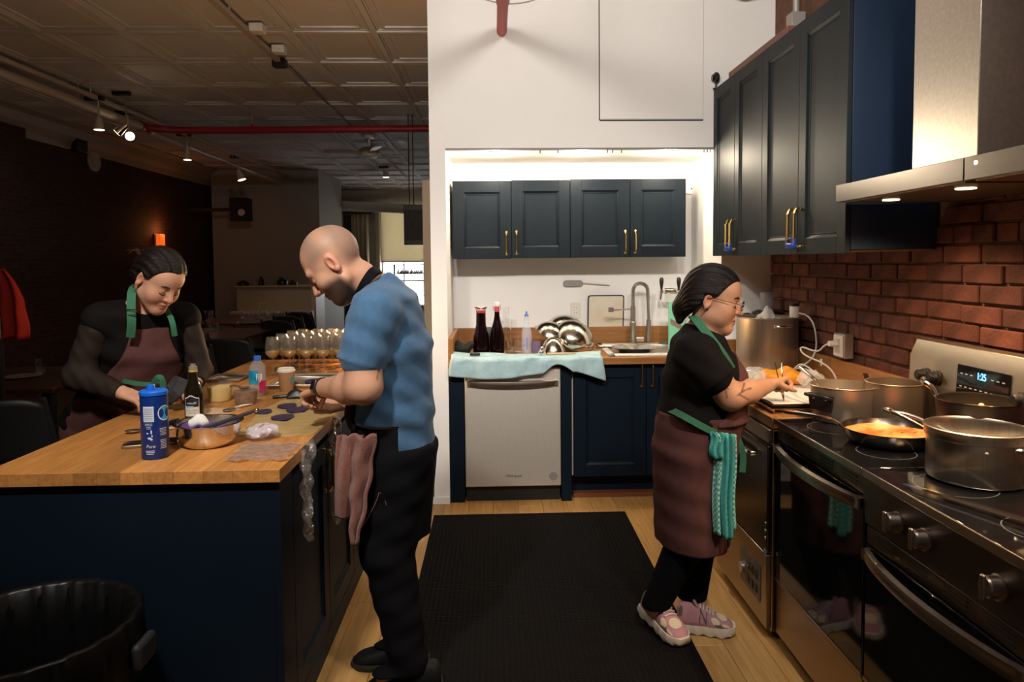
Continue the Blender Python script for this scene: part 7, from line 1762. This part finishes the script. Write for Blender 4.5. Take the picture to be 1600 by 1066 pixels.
# ---------------------------------------------------------------- woman at the ranges
wp_ = lambda px, py, y: npv(P(px, py, Y=y))
hc = wp_(1111, 470, 2.84); sH = 1.06
hp, HR, HL = head_prims(hc, (.90,-.40,-.20), (.20,-.05,.97), sH)
Yc = 2.86
RWr = wp_(1201, 602, 2.82); LWr = wp_(1160, 606, 3.02)
EL = wp_(1142, 620, 2.66)
pr = hp+[e_ for e_ in [ell(HL(.035,.045,-.055), (.034,.034,.034), None, .02, 'head'), ell(HL(-.035,.045,-.055), (.034,.034,.034), None, .02, 'head'), ell(HL(0,.035,-.095), (.04,.04,.025), None, .02, 'head')]]
pr += [cap(wp_(1106,490,Yc-.01), wp_(1092,535,Yc), .056, .07, .03, 'neck'),
  slab(wp_(1090,540,Yc), wp_(1098,590,Yc), (.095,.15), (.145,.165), U), slab(wp_(1098,590,Yc), wp_(1096,650,Yc), (.145,.165), (.155,.17), U), slab(wp_(1096,650,Yc), wp_(1080,720,Yc), (.155,.17), (.135,.175), U),
  cap(wp_(1090,535,Yc), wp_(1086,552,Yc-.15), .062, .06, .04, 'torso'), cap(wp_(1090,535,Yc), wp_(1092,552,Yc+.15), .062, .06, .04, 'torso'),
  cap(wp_(1086,556,Yc-.155), wp_(1113,588,2.67), .068, .062, .03, 'uarm'), cap(wp_(1113,588,2.67), EL, .060, .050, .03, 'larm'), cap(EL, wp_(1170,612,2.73), .052, .046, .025, 'larm'), cap(wp_(1170,612,2.73), RWr, .046, .029, .02, 'larm'),
  cap(wp_(1094,556,Yc+.155), wp_(1112,600,3.05), .066, .060, .03, 'uarm'), cap(wp_(1112,600,3.05), wp_(1125,630,3.06), .058, .048, .03, 'larm'), cap(wp_(1125,630,3.06), LWr, .046, .029, .03, 'larm'),
  cap(wp_(1076,720,Yc-.08), wp_(1078,835,2.80), .095, .075, .04, 'leg'), cap(wp_(1078,835,2.80), wp_(1022,950,2.82), .066, .038, .03, 'leg'),
  cap(wp_(1080,720,Yc+.08), wp_(1090,835,2.92), .095, .075, .04, 'leg'), cap(wp_(1090,835,2.92), wp_(1080,950,2.88), .066, .040, .03, 'leg')]
pr += hand_prims(RWr, (.72,.50,.10), (.25,-.35,-.9), (.3,-.7,.5), (1.15,1.2,1.2,1.25), (.8,.2,.8), 1.0)
pr += hand_prims(LWr, (.7,-.2,-.3), (.2,.2,-1), (.3,.8,.3), (.4,.45,.5,.5), (.7,.6,.4), .95)
allv = np.array([p['lo'] for p in pr]).min(0), np.array([p['hi'] for p in pr]).max(0)
FW = Field((allv[0][0]-.04, allv[0][1]-.04, -.0), (allv[1][0]+.04, allv[1][1]+.04, allv[1][2]+.04), .0075, [(hc[0]-.12, hc[0]+.14), (RWr[0]-.02, RWr[0]+.13)], [(hc[1]-.10, hc[1]+.10)], [(hc[2]-.15, hc[2]+.16), (RWr[2]-.08, RWr[2]+.06)], .0034)
base = (.50,.26,.155)
tat = [((1120,584),(1128,601)), ((1128,601),(1138,608)), ((1137,584),(1132,601)), ((1116,602),(1135,605)), ((1132,601),(1136,622)), ((1173,607),(1162,611)), ((1162,611),(1152,618)), ((1163,600),(1158,614)), ((1156,617),(1170,625))]
def w_col(V):
    C, q, nh = face_cols(V, base, HL, HR, hc, sH)
    pp = pix(V); front = (V[:,1] < 2.72)
    for a, b in tat:
        a = npv(a); b = npv(b); ab = b-a; t = np.clip(((pp-a) @ ab)/(ab @ ab), 0, 1); d = np.linalg.norm(pp-a-t[:,None]*ab, axis=1)
        C = mixc(C, (.10,.055,.045), np.clip((2.4-d*(1+.6*t))/1.2, 0, 1)*front*.8)
    return C
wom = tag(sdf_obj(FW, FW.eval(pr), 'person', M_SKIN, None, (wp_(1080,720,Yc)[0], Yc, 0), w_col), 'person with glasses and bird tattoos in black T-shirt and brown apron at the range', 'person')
brow_lash(HL, wom, sH)
wr_ = .0026*np.sin(FW.X*40+FW.Z*26)*np.sin(FW.Z*33-FW.Y*22)+.002*np.sin(FW.Z*70+FW.X*35)
Dc = FW.eval(pr, .016, {'torso','uarm'})+wr_
nkc = FW.eval([cap(wp_(1110,485,Yc), wp_(1098,528,Yc), .09, .074, .01)])
Dc = np.maximum(Dc, -np.where(FW.Z > wp_(1100,530,Yc)[2], nkc, 1.0))
slv = [cap(wp_(1087,556,Yc-.155), wp_(1120,597,2.665), .080, .078, .03, 's'), cap(wp_(1094,556,Yc+.155), wp_(1114,600,3.05), .078, .074, .03, 's')]
Ds = FW.eval(slv)+wr_
for a_, b_ in ((wp_(1087,556,Yc-.155), wp_(1120,597,2.665)), (wp_(1094,556,Yc+.155), wp_(1114,600,3.05))):
    ad = nrm(b_-a_); pln = (FW.X-b_[0])*ad[0]+(FW.Y-b_[1])*ad[1]+(FW.Z-b_[2])*ad[2]; near = np.sqrt((FW.X-b_[0])**2+(FW.Y-b_[1])**2+(FW.Z-b_[2])**2) < .15
    Ds = np.where(near, np.maximum(Ds, pln), Ds)
h_ = np.clip(.5+.5*(Ds-Dc)/.02, 0, 1); Dsh = Ds+(Dc-Ds)*h_-.02*h_*(1-h_)
Dsh = np.maximum(Dsh, wp_(1090,652,Yc)[2]-FW.Z)
M_BTEE = mat('black_jersey', (.009,.0075,.0075), .9, spec=.1, bump=.1, bscale=200)
sdf_obj(FW, Dsh, 'tshirt', M_BTEE, wom)
M_APRON = mat('brown_apron', (.095,.040,.037), .9, spec=.1, var=.10, scale=30, bump=.15, bscale=260)
M_GREEN = mat('green_strap', (.030,.14,.075), .8, bump=.2, bscale=300)
sk = [slab(wp_(1096,640,Yc), wp_(1084,700,Yc), (.178,.195), (.168,.20), U, .01, 'sk'), slab(wp_(1084,700,Yc), wp_(1079,868,Yc), (.168,.20), (.142,.195), U, .02, 'sk')]
Dk = FW.eval(sk)+.003*np.sin(FW.Y*48+FW.X*40+FW.Z*6)+.0016*np.sin(FW.Z*60+FW.X*14); Dk = np.maximum(Dk, wp_(1079,867,Yc-.15)[2]-FW.Z); Dk = np.maximum(Dk, FW.Z-(wp_(1096,640,Yc)[2]+.0*FW.X))
sdf_obj(FW, Dk, 'apron', M_APRON, wom)
Dbib = FW.eval(pr, .026, {'torso'}); xf = wp_(1142,570,Yc)[0]
zt_ = wp_(1150,548,Yc)[2]; zw = wp_(1096,645,Yc)[2]; tt = np.clip((FW.Z-zw)/(zt_-zw), 0, 1)
xcut = wp_(1098,645,Yc)[0]+(xf-wp_(1098,645,Yc)[0])*np.sqrt(tt)
Dbib = np.maximum(np.maximum(Dbib, xcut-FW.X), np.maximum(FW.Z-zt_, zw-.02-FW.Z)); sdf_obj(FW, Dbib, 'apron_bib', M_APRON, wom)
# straps
ribbon([wp_(1082,497,2.93), wp_(1082,494,2.84), wp_(1087,499,2.765), wp_(1098,513,2.725), wp_(1113,532,2.695), wp_(1129,553,2.69), wp_(1143,577,2.70)], .0165, lambda u: (-.2-.0*u,-.8,.6), .004).build('neck_strap', M_GREEN, wom, ang=50)
ribbon([wp_(1046,640,2.80), wp_(1060,646,2.70), wp_(1080,657,2.665), wp_(1100,668,2.66), wp_(1118,677,2.665)], .013, (0,-1,.15), .004).build('waist_tie', M_GREEN, wom, ang=50)
ribbon([wp_(1150,682,2.74), wp_(1157,695,2.73), wp_(1162,712,2.735), wp_(1160,738,2.74)], .012, (-.3,-1,0), .003).build('tie_end', M_GREEN, wom, ang=50)
ribbon([wp_(1116,677,2.665), wp_(1135,684,2.70), wp_(1152,684,2.76), wp_(1158,678,2.84)], .013, (.4,-1,.1), .004).build('waist_tie', M_GREEN, wom, ang=50)
Dl = FW.eval(pr, .016, {'leg'}); Dl = np.maximum(Dl, .118-FW.Z); Dl = np.maximum(Dl, FW.Z-wp_(1080,820,Yc)[2]); sdf_obj(FW, Dl, 'trousers', M_PANT, wom)
# hair
def hair_field(hc, r=.20, fine=.004): return Field(hc-npv((r,r,r)), hc+npv((r,r,r)), fine)
M_HAIR = mat('dark_hair', (.008,.005,.004), .42, spec=.3, var=.5, scale=22, stretch=(1,1,7), bump=.5, bscale=60)
FH = hair_field(hc)
s = sH
def hairset(F_, L, R, c, s, line, extra, infl=.013):
    D = F_.eval([ell(L(0,-.006,.040), (.077*s+infl, .099*s+infl, .092*s+infl), R, .01), ell(L(0,-.045,-.01), (.066*s+infl, .062*s+infl, .075*s), R, .03)])
    q = [(F_.X-c[0])*R[0,i]+(F_.Y-c[1])*R[1,i]+(F_.Z-c[2])*R[2,i] for i in range(3)]; q = [a/s for a in q]
    D = D+.0022*np.sin(np.arctan2(q[0], q[2]+.08)*46+q[1]*24)
    m = line(q)
    D = np.maximum(D, m*.8)
    for p in extra: D = F_.eval([p], D=D)
    return D
def line_r(q):
    a = np.abs(q[0])
    # keep where y below the hairline curve
    top = .085-.9*np.clip(.075-q[2], 0, 1)*1.0-.25*a          # recede to the ear going down
    side = np.where(q[2] > .03, q[1]-(.080+.55*(q[2]-.075)-.30*a), q[1]-(.050+1.25*(q[2]-.03)-.25*a))
    low = -.075-q[2]
    return np.maximum(side, low)
ex = [ell(HL(0,-.105,-.045), (.036,.036,.05), HR, .03), cap(HL(0,-.11,-.05), HL(.005,-.10,-.10), .026, .016, .02)]
D = hairset(FH, HL, HR, hc, s, line_r, ex)
for sg in (-1, 1): D = FH.eval([ell(HL(sg*.086,.0,-.004), (.014*s,.019*s,.030*s), HR, .006, op='sub')], D=D)
sdf_obj(FH, D, 'hair', M_HAIR, wom)
# glasses
gm = mat('glasses_wire', (.10,.06,.05), .3, .8)
gl = MB().tube([HL(.031+.022*math.cos(a), .118-.1*abs(math.cos(a)*.022+.0)*0, .002+.021*math.sin(a)) for a in np.linspace(0, 6.283, 22)[:-1]], .0014, 6, loop=True).build('glasses', gm, wom)
MB().tube([HL(-.031+.022*math.cos(a), .118, .002+.021*math.sin(a)) for a in np.linspace(0, 6.283, 22)[:-1]], .0014, 6, loop=True).build('rim', gm, gl)
MB().tube([HL(-.010,.119,.006), HL(0,.122,.010), HL(.010,.119,.006)], .0012, 6).build('bridge', gm, gl)
for sg in (-1, 1):
    MB().tube([HL(sg*.053,.118,.008), HL(sg*.072,.09,.012), HL(sg*.080,.02,.014), HL(sg*.082,-.01,.010)], .0012, 6).build('temple', gm, gl)
    MB().lathe(HL(sg*.031,.1185,.002), [(0,0),(.0212*1.0,0)], 22, axis=tuple(HR[:,1]), cap0=False).build('lens', thin('lens_glass', (.8,.8,.8), .07, .02), gl)
    MB().sph(HL(sg*.088,-.006,-.028), .0042).build('earring', M_CHROME, wom)
# tweezers in hand
hp_ = wp_(1218, 598, 2.90)
t = thing('tweezers', 'long steel kitchen tweezers held over the baking sheet', 'tweezers', tuple(wp_(1225,627,2.88)))
for dx in (0, 11): MB().tube([wp_(1211+dx,566,2.93), wp_(1216+dx*.6,592,2.91), wp_(1225,628,2.88)], .0022, 6, smooth=1).build('arm', M_CHROME, t)
# teal towel on the apron
t = thing('apron_towel', 'teal and white checked towel hanging from the apron of the person at the range', 'towel', tuple(wp_(1130,835,2.66)))
M_CHECK = bpy.data.materials.new('teal_check'); M_CHECK.use_nodes = True; nt = M_CHECK.node_tree; ck = nt.nodes.new('ShaderNodeTexChecker'); tc = nt.nodes.new('ShaderNodeTexCoord'); ck.inputs['Scale'].default_value = 95; ck.inputs['Color1'].default_value = (.05,.30,.27,1); ck.inputs['Color2'].default_value = (.33,.55,.48,1)
nt.links.new(tc.outputs['Object'], ck.inputs[0]); nt.links.new(ck.outputs[0], nt.nodes['Principled BSDF'].inputs['Base Color']); nt.nodes['Principled BSDF'].inputs['Roughness'].default_value = .9
M_TEALD = mat('teal_plain', (.05,.29,.27), .9, var=.15, scale=40)
def tw(u, v, xa, xb, za, zb, y0):
    x = xa+(xb-xa)*u; return (x+.004*math.sin(v*7), y0+.014*math.sin(u*11+v*1.5)-.012*v, za+(zb-za)*v+.006*math.sin(u*8))
x0 = wp_(1112,690,2.68)[0]; x1 = wp_(1132,690,2.68)[0]; x2 = wp_(1147,690,2.68)[0]
za = wp_(1120,678,2.66)[2]
MB().surf(lambda u, v: tw(u, v, x0, x1, za, wp_(1128,834,2.66)[2], 2.655), 12, 30).build('checked_fold', M_CHECK, t, solid=.006, ang=180)
MB().surf(lambda u, v: tw(u, v, x1-.012, x2, za-.01, wp_(1140,828,2.66)[2], 2.675), 12, 30).build('side_fold', M_CHECK, t, solid=.006, ang=180)
MB().surf(lambda u, v: tw(u, v, x1-.022, x1+.016, za, wp_(1128,838,2.66)[2], 2.642), 8, 30).build('plain_fold', M_TEALD, t, solid=.006, ang=180)
MB().surf(lambda u, v: tw(u, v, wp_(1107,690,2.67)[0], x0+.03, za+.005, wp_(1110,715,2.66)[2], 2.648), 8, 8).build('top_fold', M_TEALD, t, solid=.006, ang=180)
# pink sneakers
M_PINKS = mat('pink_suede', (.42,.21,.24), .85, var=.08, scale=60); M_CREAM = mat('cream_mesh', (.66,.55,.38), .8, bump=.3, bscale=300); M_SOLEC = mat('cream_sole', (.60,.52,.42), .6); M_LET = mat('letter_grey', (.10,.09,.09), .5); M_LACE = mat('lace_white', (.62,.56,.52), .8)
def sneaker(heel, toe):
    uo, hl, d, sd, up, L = shoe('shoe', heel, toe, wom, M_PINKS, M_SOLEC, .118, .049, sneaker=True)
    side = -1 if sd.y > 0 else 1     # side facing the camera
    def onup(u, a, off=.0015):      # a: 0 = side base, 90 = top
        prof = [(0,.62,.75),(.05,.80,.98),(.2,.84,1.05),(.34,.80,1.02),(.48,.84,.86),(.62,.96,.70),(.76,1.0,.60),(.88,.93,.50),(.96,.70,.38),(1.0,.38,.26)]
        ww = np.interp(u, [p[0] for p in prof], [p[1] for p in prof])*.049; hz_ = np.interp(u, [p[0] for p in prof], [p[2] for p in prof])*.118; a = math.radians(a)
        return hl+d*L*u+sd*side*(ww*abs(math.cos(a))**.75*math.copysign(1, math.cos(a))+off*math.cos(a))+up*(.026+max(0,hz_-.026)*math.sin(a)**.8+off*math.sin(a))
    def patch(nm, u0, a0, ru, ra, m_, off=.002, n=20):
        vs = [onup(u0, a0, off+.001)]+[onup(u0+ru*math.cos(6.283*i/n), a0+ra*math.sin(6.283*i/n), off) for i in range(n)]
        mb = MB(); mb._add(vs, [(0, 1+i, 1+(i+1) % n) for i in range(n)]); mb.build(nm, m_, uo)
    patch('mesh_patch', .66, 38, .075, 18, M_CREAM); patch('toe_mesh', .78, 84, .09, 26, M_CREAM); patch('toe_patch', .84, 30, .07, 9, M_CREAM); patch('grey_overlay', .72, 22, .10, 8, M_LET, .0015)
    patch('heel_patch', .06, 45, .035, 20, M_LET)
    v, f = textmesh('N', .048, shear=.15); mkobj('lettering', [onup(.44+x/L, 34+y/.105*150, .004) for x, y, _ in v], f, M_LET, uo, smooth=False)
    for i in range(5):
        u = .40+i*.055; MB().tube([onup(u, 62, .003), onup(u+.01, 90, .006), onup(u+.02, 118, .003)], .0035, 6, smooth=1).build('lace', M_LACE, uo)
    R = []
    c = hl+d*L*.34+up*.10
    mb = MB(); mb.hexa([c-sd*.026, c+sd*.026, c+sd*.026+d*.012, c-sd*.026+d*.012], [c-sd*.028+up*.035-d*.018, c+sd*.028+up*.035-d*.018, c+sd*.028+up*.035-d*.006, c-sd*.028+up*.035-d*.006]); mb.build('tongue', M_PINKS, uo, bevel=.006)
hA = P(1013, 968, Z=.05); tA_ = P(1068, 1013, Z=.004)
hA = P(1008, 957, Z=.04)
sneaker((hA.x, hA.y, .045), (tA_.x, tA_.y, .010))
hB = P(1058, 982, Z=.002); tB_ = P(1147, 990, Z=.002)
sneaker((hB.x, hB.y, .002), (tB_.x, tB_.y, .002))
# ---------------------------------------------------------------- woman behind the island
hc = wp_(246, 438, 3.02); sH = 1.02
hp, HR, HL = head_prims(hc, (.70,-.42,-.58), (.52,-.20,.78), sH)
bf = nrm((.6,-.8,0)); br = npv((-.8,-.6,0))
chest = wp_(226, 545, 3.14); up_c = wp_(224, 492, 3.12); waist = wp_(208, 605, 3.17); hip = wp_(172, 665, 3.27)
hip[0] = min(hip[0], -1.80)
RS = up_c+br*.165+npv((0,0,-.01)); LS = up_c-br*.165+npv((0,0,-.02))
RE = wp_(122, 588, 2.98); RWr = wp_(192, 614, 2.93); LE = wp_(312, 578, 3.22); LWr = wp_(306, 600, 3.10)
ft = npv((hip[0], hip[1], 0))
pr = hp+[cap(HL(0,-.035,-.055), up_c+npv((0,0,.02)), .050, .062, .03, 'neck'),
  slab(up_c, chest, (.085,.145), (.105,.155), bf), slab(chest, waist, (.105,.155), (.10,.145), bf), slab(waist, hip, (.10,.145), (.115,.165), bf),
  cap(up_c, RS, .058, .055, .04, 'torso'), cap(up_c, LS, .058, .055, .04, 'torso'),
  cap(RS, RE, .054, .046, .03, 'arm'), cap(RE, RWr, .046, .028, .03, 'arm'), cap(LS, LE, .052, .042, .03, 'arm'), cap(LE, LWr, .042, .027, .03, 'arm')]
for sg in (-1, 1):
    k_ = hip+br*sg*.085; pr += [cap(k_, npv((k_[0], k_[1], .48)), .085, .062, .04, 'leg'), cap(npv((k_[0], k_[1], .48)), npv((k_[0], k_[1], .09)), .06, .04, .03, 'leg'), cap(npv((k_[0], k_[1], .05)), npv((k_[0], k_[1], .04))+bf*.13, .038, .03, .02, 'leg')]
pr += hand_prims(RWr, (.85,-.1,-.25), (.1,.2,-1), (.3,.9,.2), (.5,.55,.6,.6), (.7,.6,.5), .92)
pr += hand_prims(LWr, (-.35,-.75,-.10), (-.2,.1,-1), (-.8,.3,.2), (.7,.75,.8,.8), (.8,.5,.5), .92)
allv = np.array([p['lo'] for p in pr]).min(0), np.array([p['hi'] for p in pr]).max(0)
FL_ = Field((allv[0][0]-.04, allv[0][1]-.04, 0), (allv[1][0]+.04, allv[1][1]+.04, allv[1][2]+.04), .0085, [(hc[0]-.12, hc[0]+.12), (RWr[0], RWr[0]+.12)], [(hc[1]-.14, hc[1]+.12)], [(hc[2]-.15, hc[2]+.15)], .0036)
base = (.54,.29,.19)
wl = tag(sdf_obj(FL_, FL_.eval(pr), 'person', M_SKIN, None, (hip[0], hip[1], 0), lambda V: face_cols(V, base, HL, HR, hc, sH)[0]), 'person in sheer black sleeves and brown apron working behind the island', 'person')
brow_lash(HL, wl, sH)
Dc = FL_.eval(pr, .017, {'torso'})+.002*np.sin(FL_.Z*60+FL_.X*40)
nkc = FL_.eval([cap(HL(0,-.02,-.06), up_c+npv((.01,-.015,.035)), .08, .072, .01)]); Dc = np.maximum(Dc, -np.where(FL_.Z > up_c[2]+.0, nkc, 1.0))
Dc = np.maximum(Dc, hip[2]-.05-FL_.Z)
sdf_obj(FL_, Dc, 'top', mat('black_top', (.006,.005,.005), .8, spec=.1), wl)
Da = FL_.eval(pr, .009, {'arm'})+.003*np.sin(FL_.Z*75+FL_.X*60)*np.sin(FL_.X*50)
for w_, e_ in ((RWr, RE), (LWr, LE)):
    ad = nrm(w_-e_); cp_ = w_-ad*.01; pln = (FL_.X-cp_[0])*ad[0]+(FL_.Y-cp_[1])*ad[1]+(FL_.Z-cp_[2])*ad[2]; near = np.sqrt((FL_.X-w_[0])**2+(FL_.Y-w_[1])**2+(FL_.Z-w_[2])**2) < .14
    Da = np.where(near, np.maximum(Da, pln), Da)
sdf_obj(FL_, Da, 'sheer_sleeves', mat('sheer_black', (.020,.013,.010), .7, spec=.15, var=.25, scale=14), wl)
# apron
fr = (FL_.X-chest[0])*bf[0]+(FL_.Y-chest[1])*bf[1]; sd = (FL_.X-chest[0])*br[0]+(FL_.Y-chest[1])*br[1]
zt_ = wp_(240,514,3.0)[2]; zw = wp_(215,600,3.05)[2]
wid = .075+np.clip((zt_-FL_.Z)/(zt_-zw), 0, 1.4)**1.8*.12
Dap = FL_.eval(pr, .022, {'torso'})+.002*np.sin(FL_.Z*50+sd*30); Dap = np.maximum(np.maximum(Dap, np.abs(sd)-wid), np.maximum(-.01-fr, FL_.Z-zt_))
Dap = np.maximum(Dap, hip[2]-.0-FL_.Z)
sdf_obj(FL_, Dap, 'apron_bib', M_APRON, wl)
sk = [slab(waist-npv((.03,0,.05)), hip, (.125,.165), (.135,.185), bf, .01, 'sk'), slab(hip, npv((hip[0], hip[1], .55)), (.135,.185), (.13,.19), bf, .01, 'sk')]
Dk = FL_.eval(sk)+.003*np.sin(sd*45); Dk = np.maximum(np.maximum(Dk, .52-FL_.Z), FL_.Z-(waist[2]-.03)); sdf_obj(FL_, Dk, 'apron', M_APRON, wl)
Dl = FL_.eval(pr, .012, {'leg'}); Dl = np.maximum(np.maximum(Dl, FL_.Z-hip[2]), -FL_.Z+.004); sdf_obj(FL_, Dl, 'trousers', M_PANT, wl)
ribbon([wp_(216,446,3.09), wp_(208,450,3.0), wp_(205,462,2.955), wp_(205,490,2.935), wp_(206,505,2.935), wp_(204,527,2.955)], .0165, lambda u: (.35,-.9,.25), .003).build('neck_strap', M_GREEN, wl, ang=50)
ribbon([wp_(256,478,3.10), wp_(264,490,3.05), wp_(270,505,3.03), wp_(273,525,3.045)], .011, (.5,-.85,.1), .003).build('neck_strap', M_GREEN, wl, ang=50)
b0, b1 = wp_(198,484,2.928), wp_(212,492,2.928)
MB().tube([(b0[0],b0[1],b0[2]), (b1[0],b1[1],b0[2]), (b1[0],b1[1],b1[2]), (b0[0],b0[1],b1[2])], .0025, 6, loop=True).build('buckle', M_CHROME, wl)
ribbon([wp_(178,592,3.08), wp_(195,596,3.01), wp_(215,600,2.99), wp_(240,601,2.99), wp_(256,598,3.03)], .009, (.4,-.9,.1), .003).build('waist_tie', M_GREEN, wl, ang=50)
ribbon([wp_(238,604,2.975), wp_(244,590,2.96), wp_(252,589,2.96), wp_(256,602,2.97), wp_(250,616,2.97)], .011, (.5,-.8,.3), .003).build('tie_bow', M_GREEN, wl, ang=50)
# hair
FH = hair_field(hc)
def line_l(q):
    a = np.abs(q[0])
    side = np.where(q[2] > .03, q[1]-(.082+.40*(q[2]-.075)-.35*a), q[1]-(.056+1.5*(q[2]-.03)-.30*a))
    return np.maximum(side, -.055-q[2])
D = hairset(FH, HL, HR, hc, sH, line_l, [ell(HL(0,-.115,.012), (.040,.036,.036), HR, .02)])
for sg in (-1, 1): D = FH.eval([ell(HL(sg*.090,-.006,.0), (.020*sH,.026*sH,.038*sH), HR, .006, op='sub')], D=D)
sdf_obj(FH, D, 'hair', M_HAIR, wl)
random.seed(6)
mb = MB()
for i in range(12):
    a = random.uniform(-1.2, 1.2); c0 = HL(.01*a,-.14,.02); mb.tube([c0, HL(.03*a,-.165,.03+.02*random.random()), HL(.05*a,-.168-.01*random.random(),.02+.02*random.uniform(-1,1))], .0012, 4, smooth=1)
mb.build('loose_strands', mat('hair_tip', (.05,.018,.010), .5), wl)
MB().tube([HL(.085+.004*math.cos(a), -.006+.009*math.cos(a), -.036+.009*math.sin(a)) for a in np.linspace(0, 6.283, 14)[:-1]], .0018, 6, loop=True).build('earring', M_BRASS, wl)
# grey cloth in the left hand
c = wp_(300, 606, 3.06); mb = MB(); mb.sph(c+npv((-.05,0,-.015)), (.095,.06,.055), 26, 18); mb.v = [(x+.010*math.sin(z*90+y*40), y+.01*math.sin(x*80), z+.014*math.sin(x*60+y*50)) for x, y, z in mb.v]
tag(mb.build('grey_cloth', mat('grey_rag', (.035,.034,.034), .9), loc=tuple(c-npv((.05,0,.07)))), 'dark grey cloth held by the person behind the island', 'cloth')
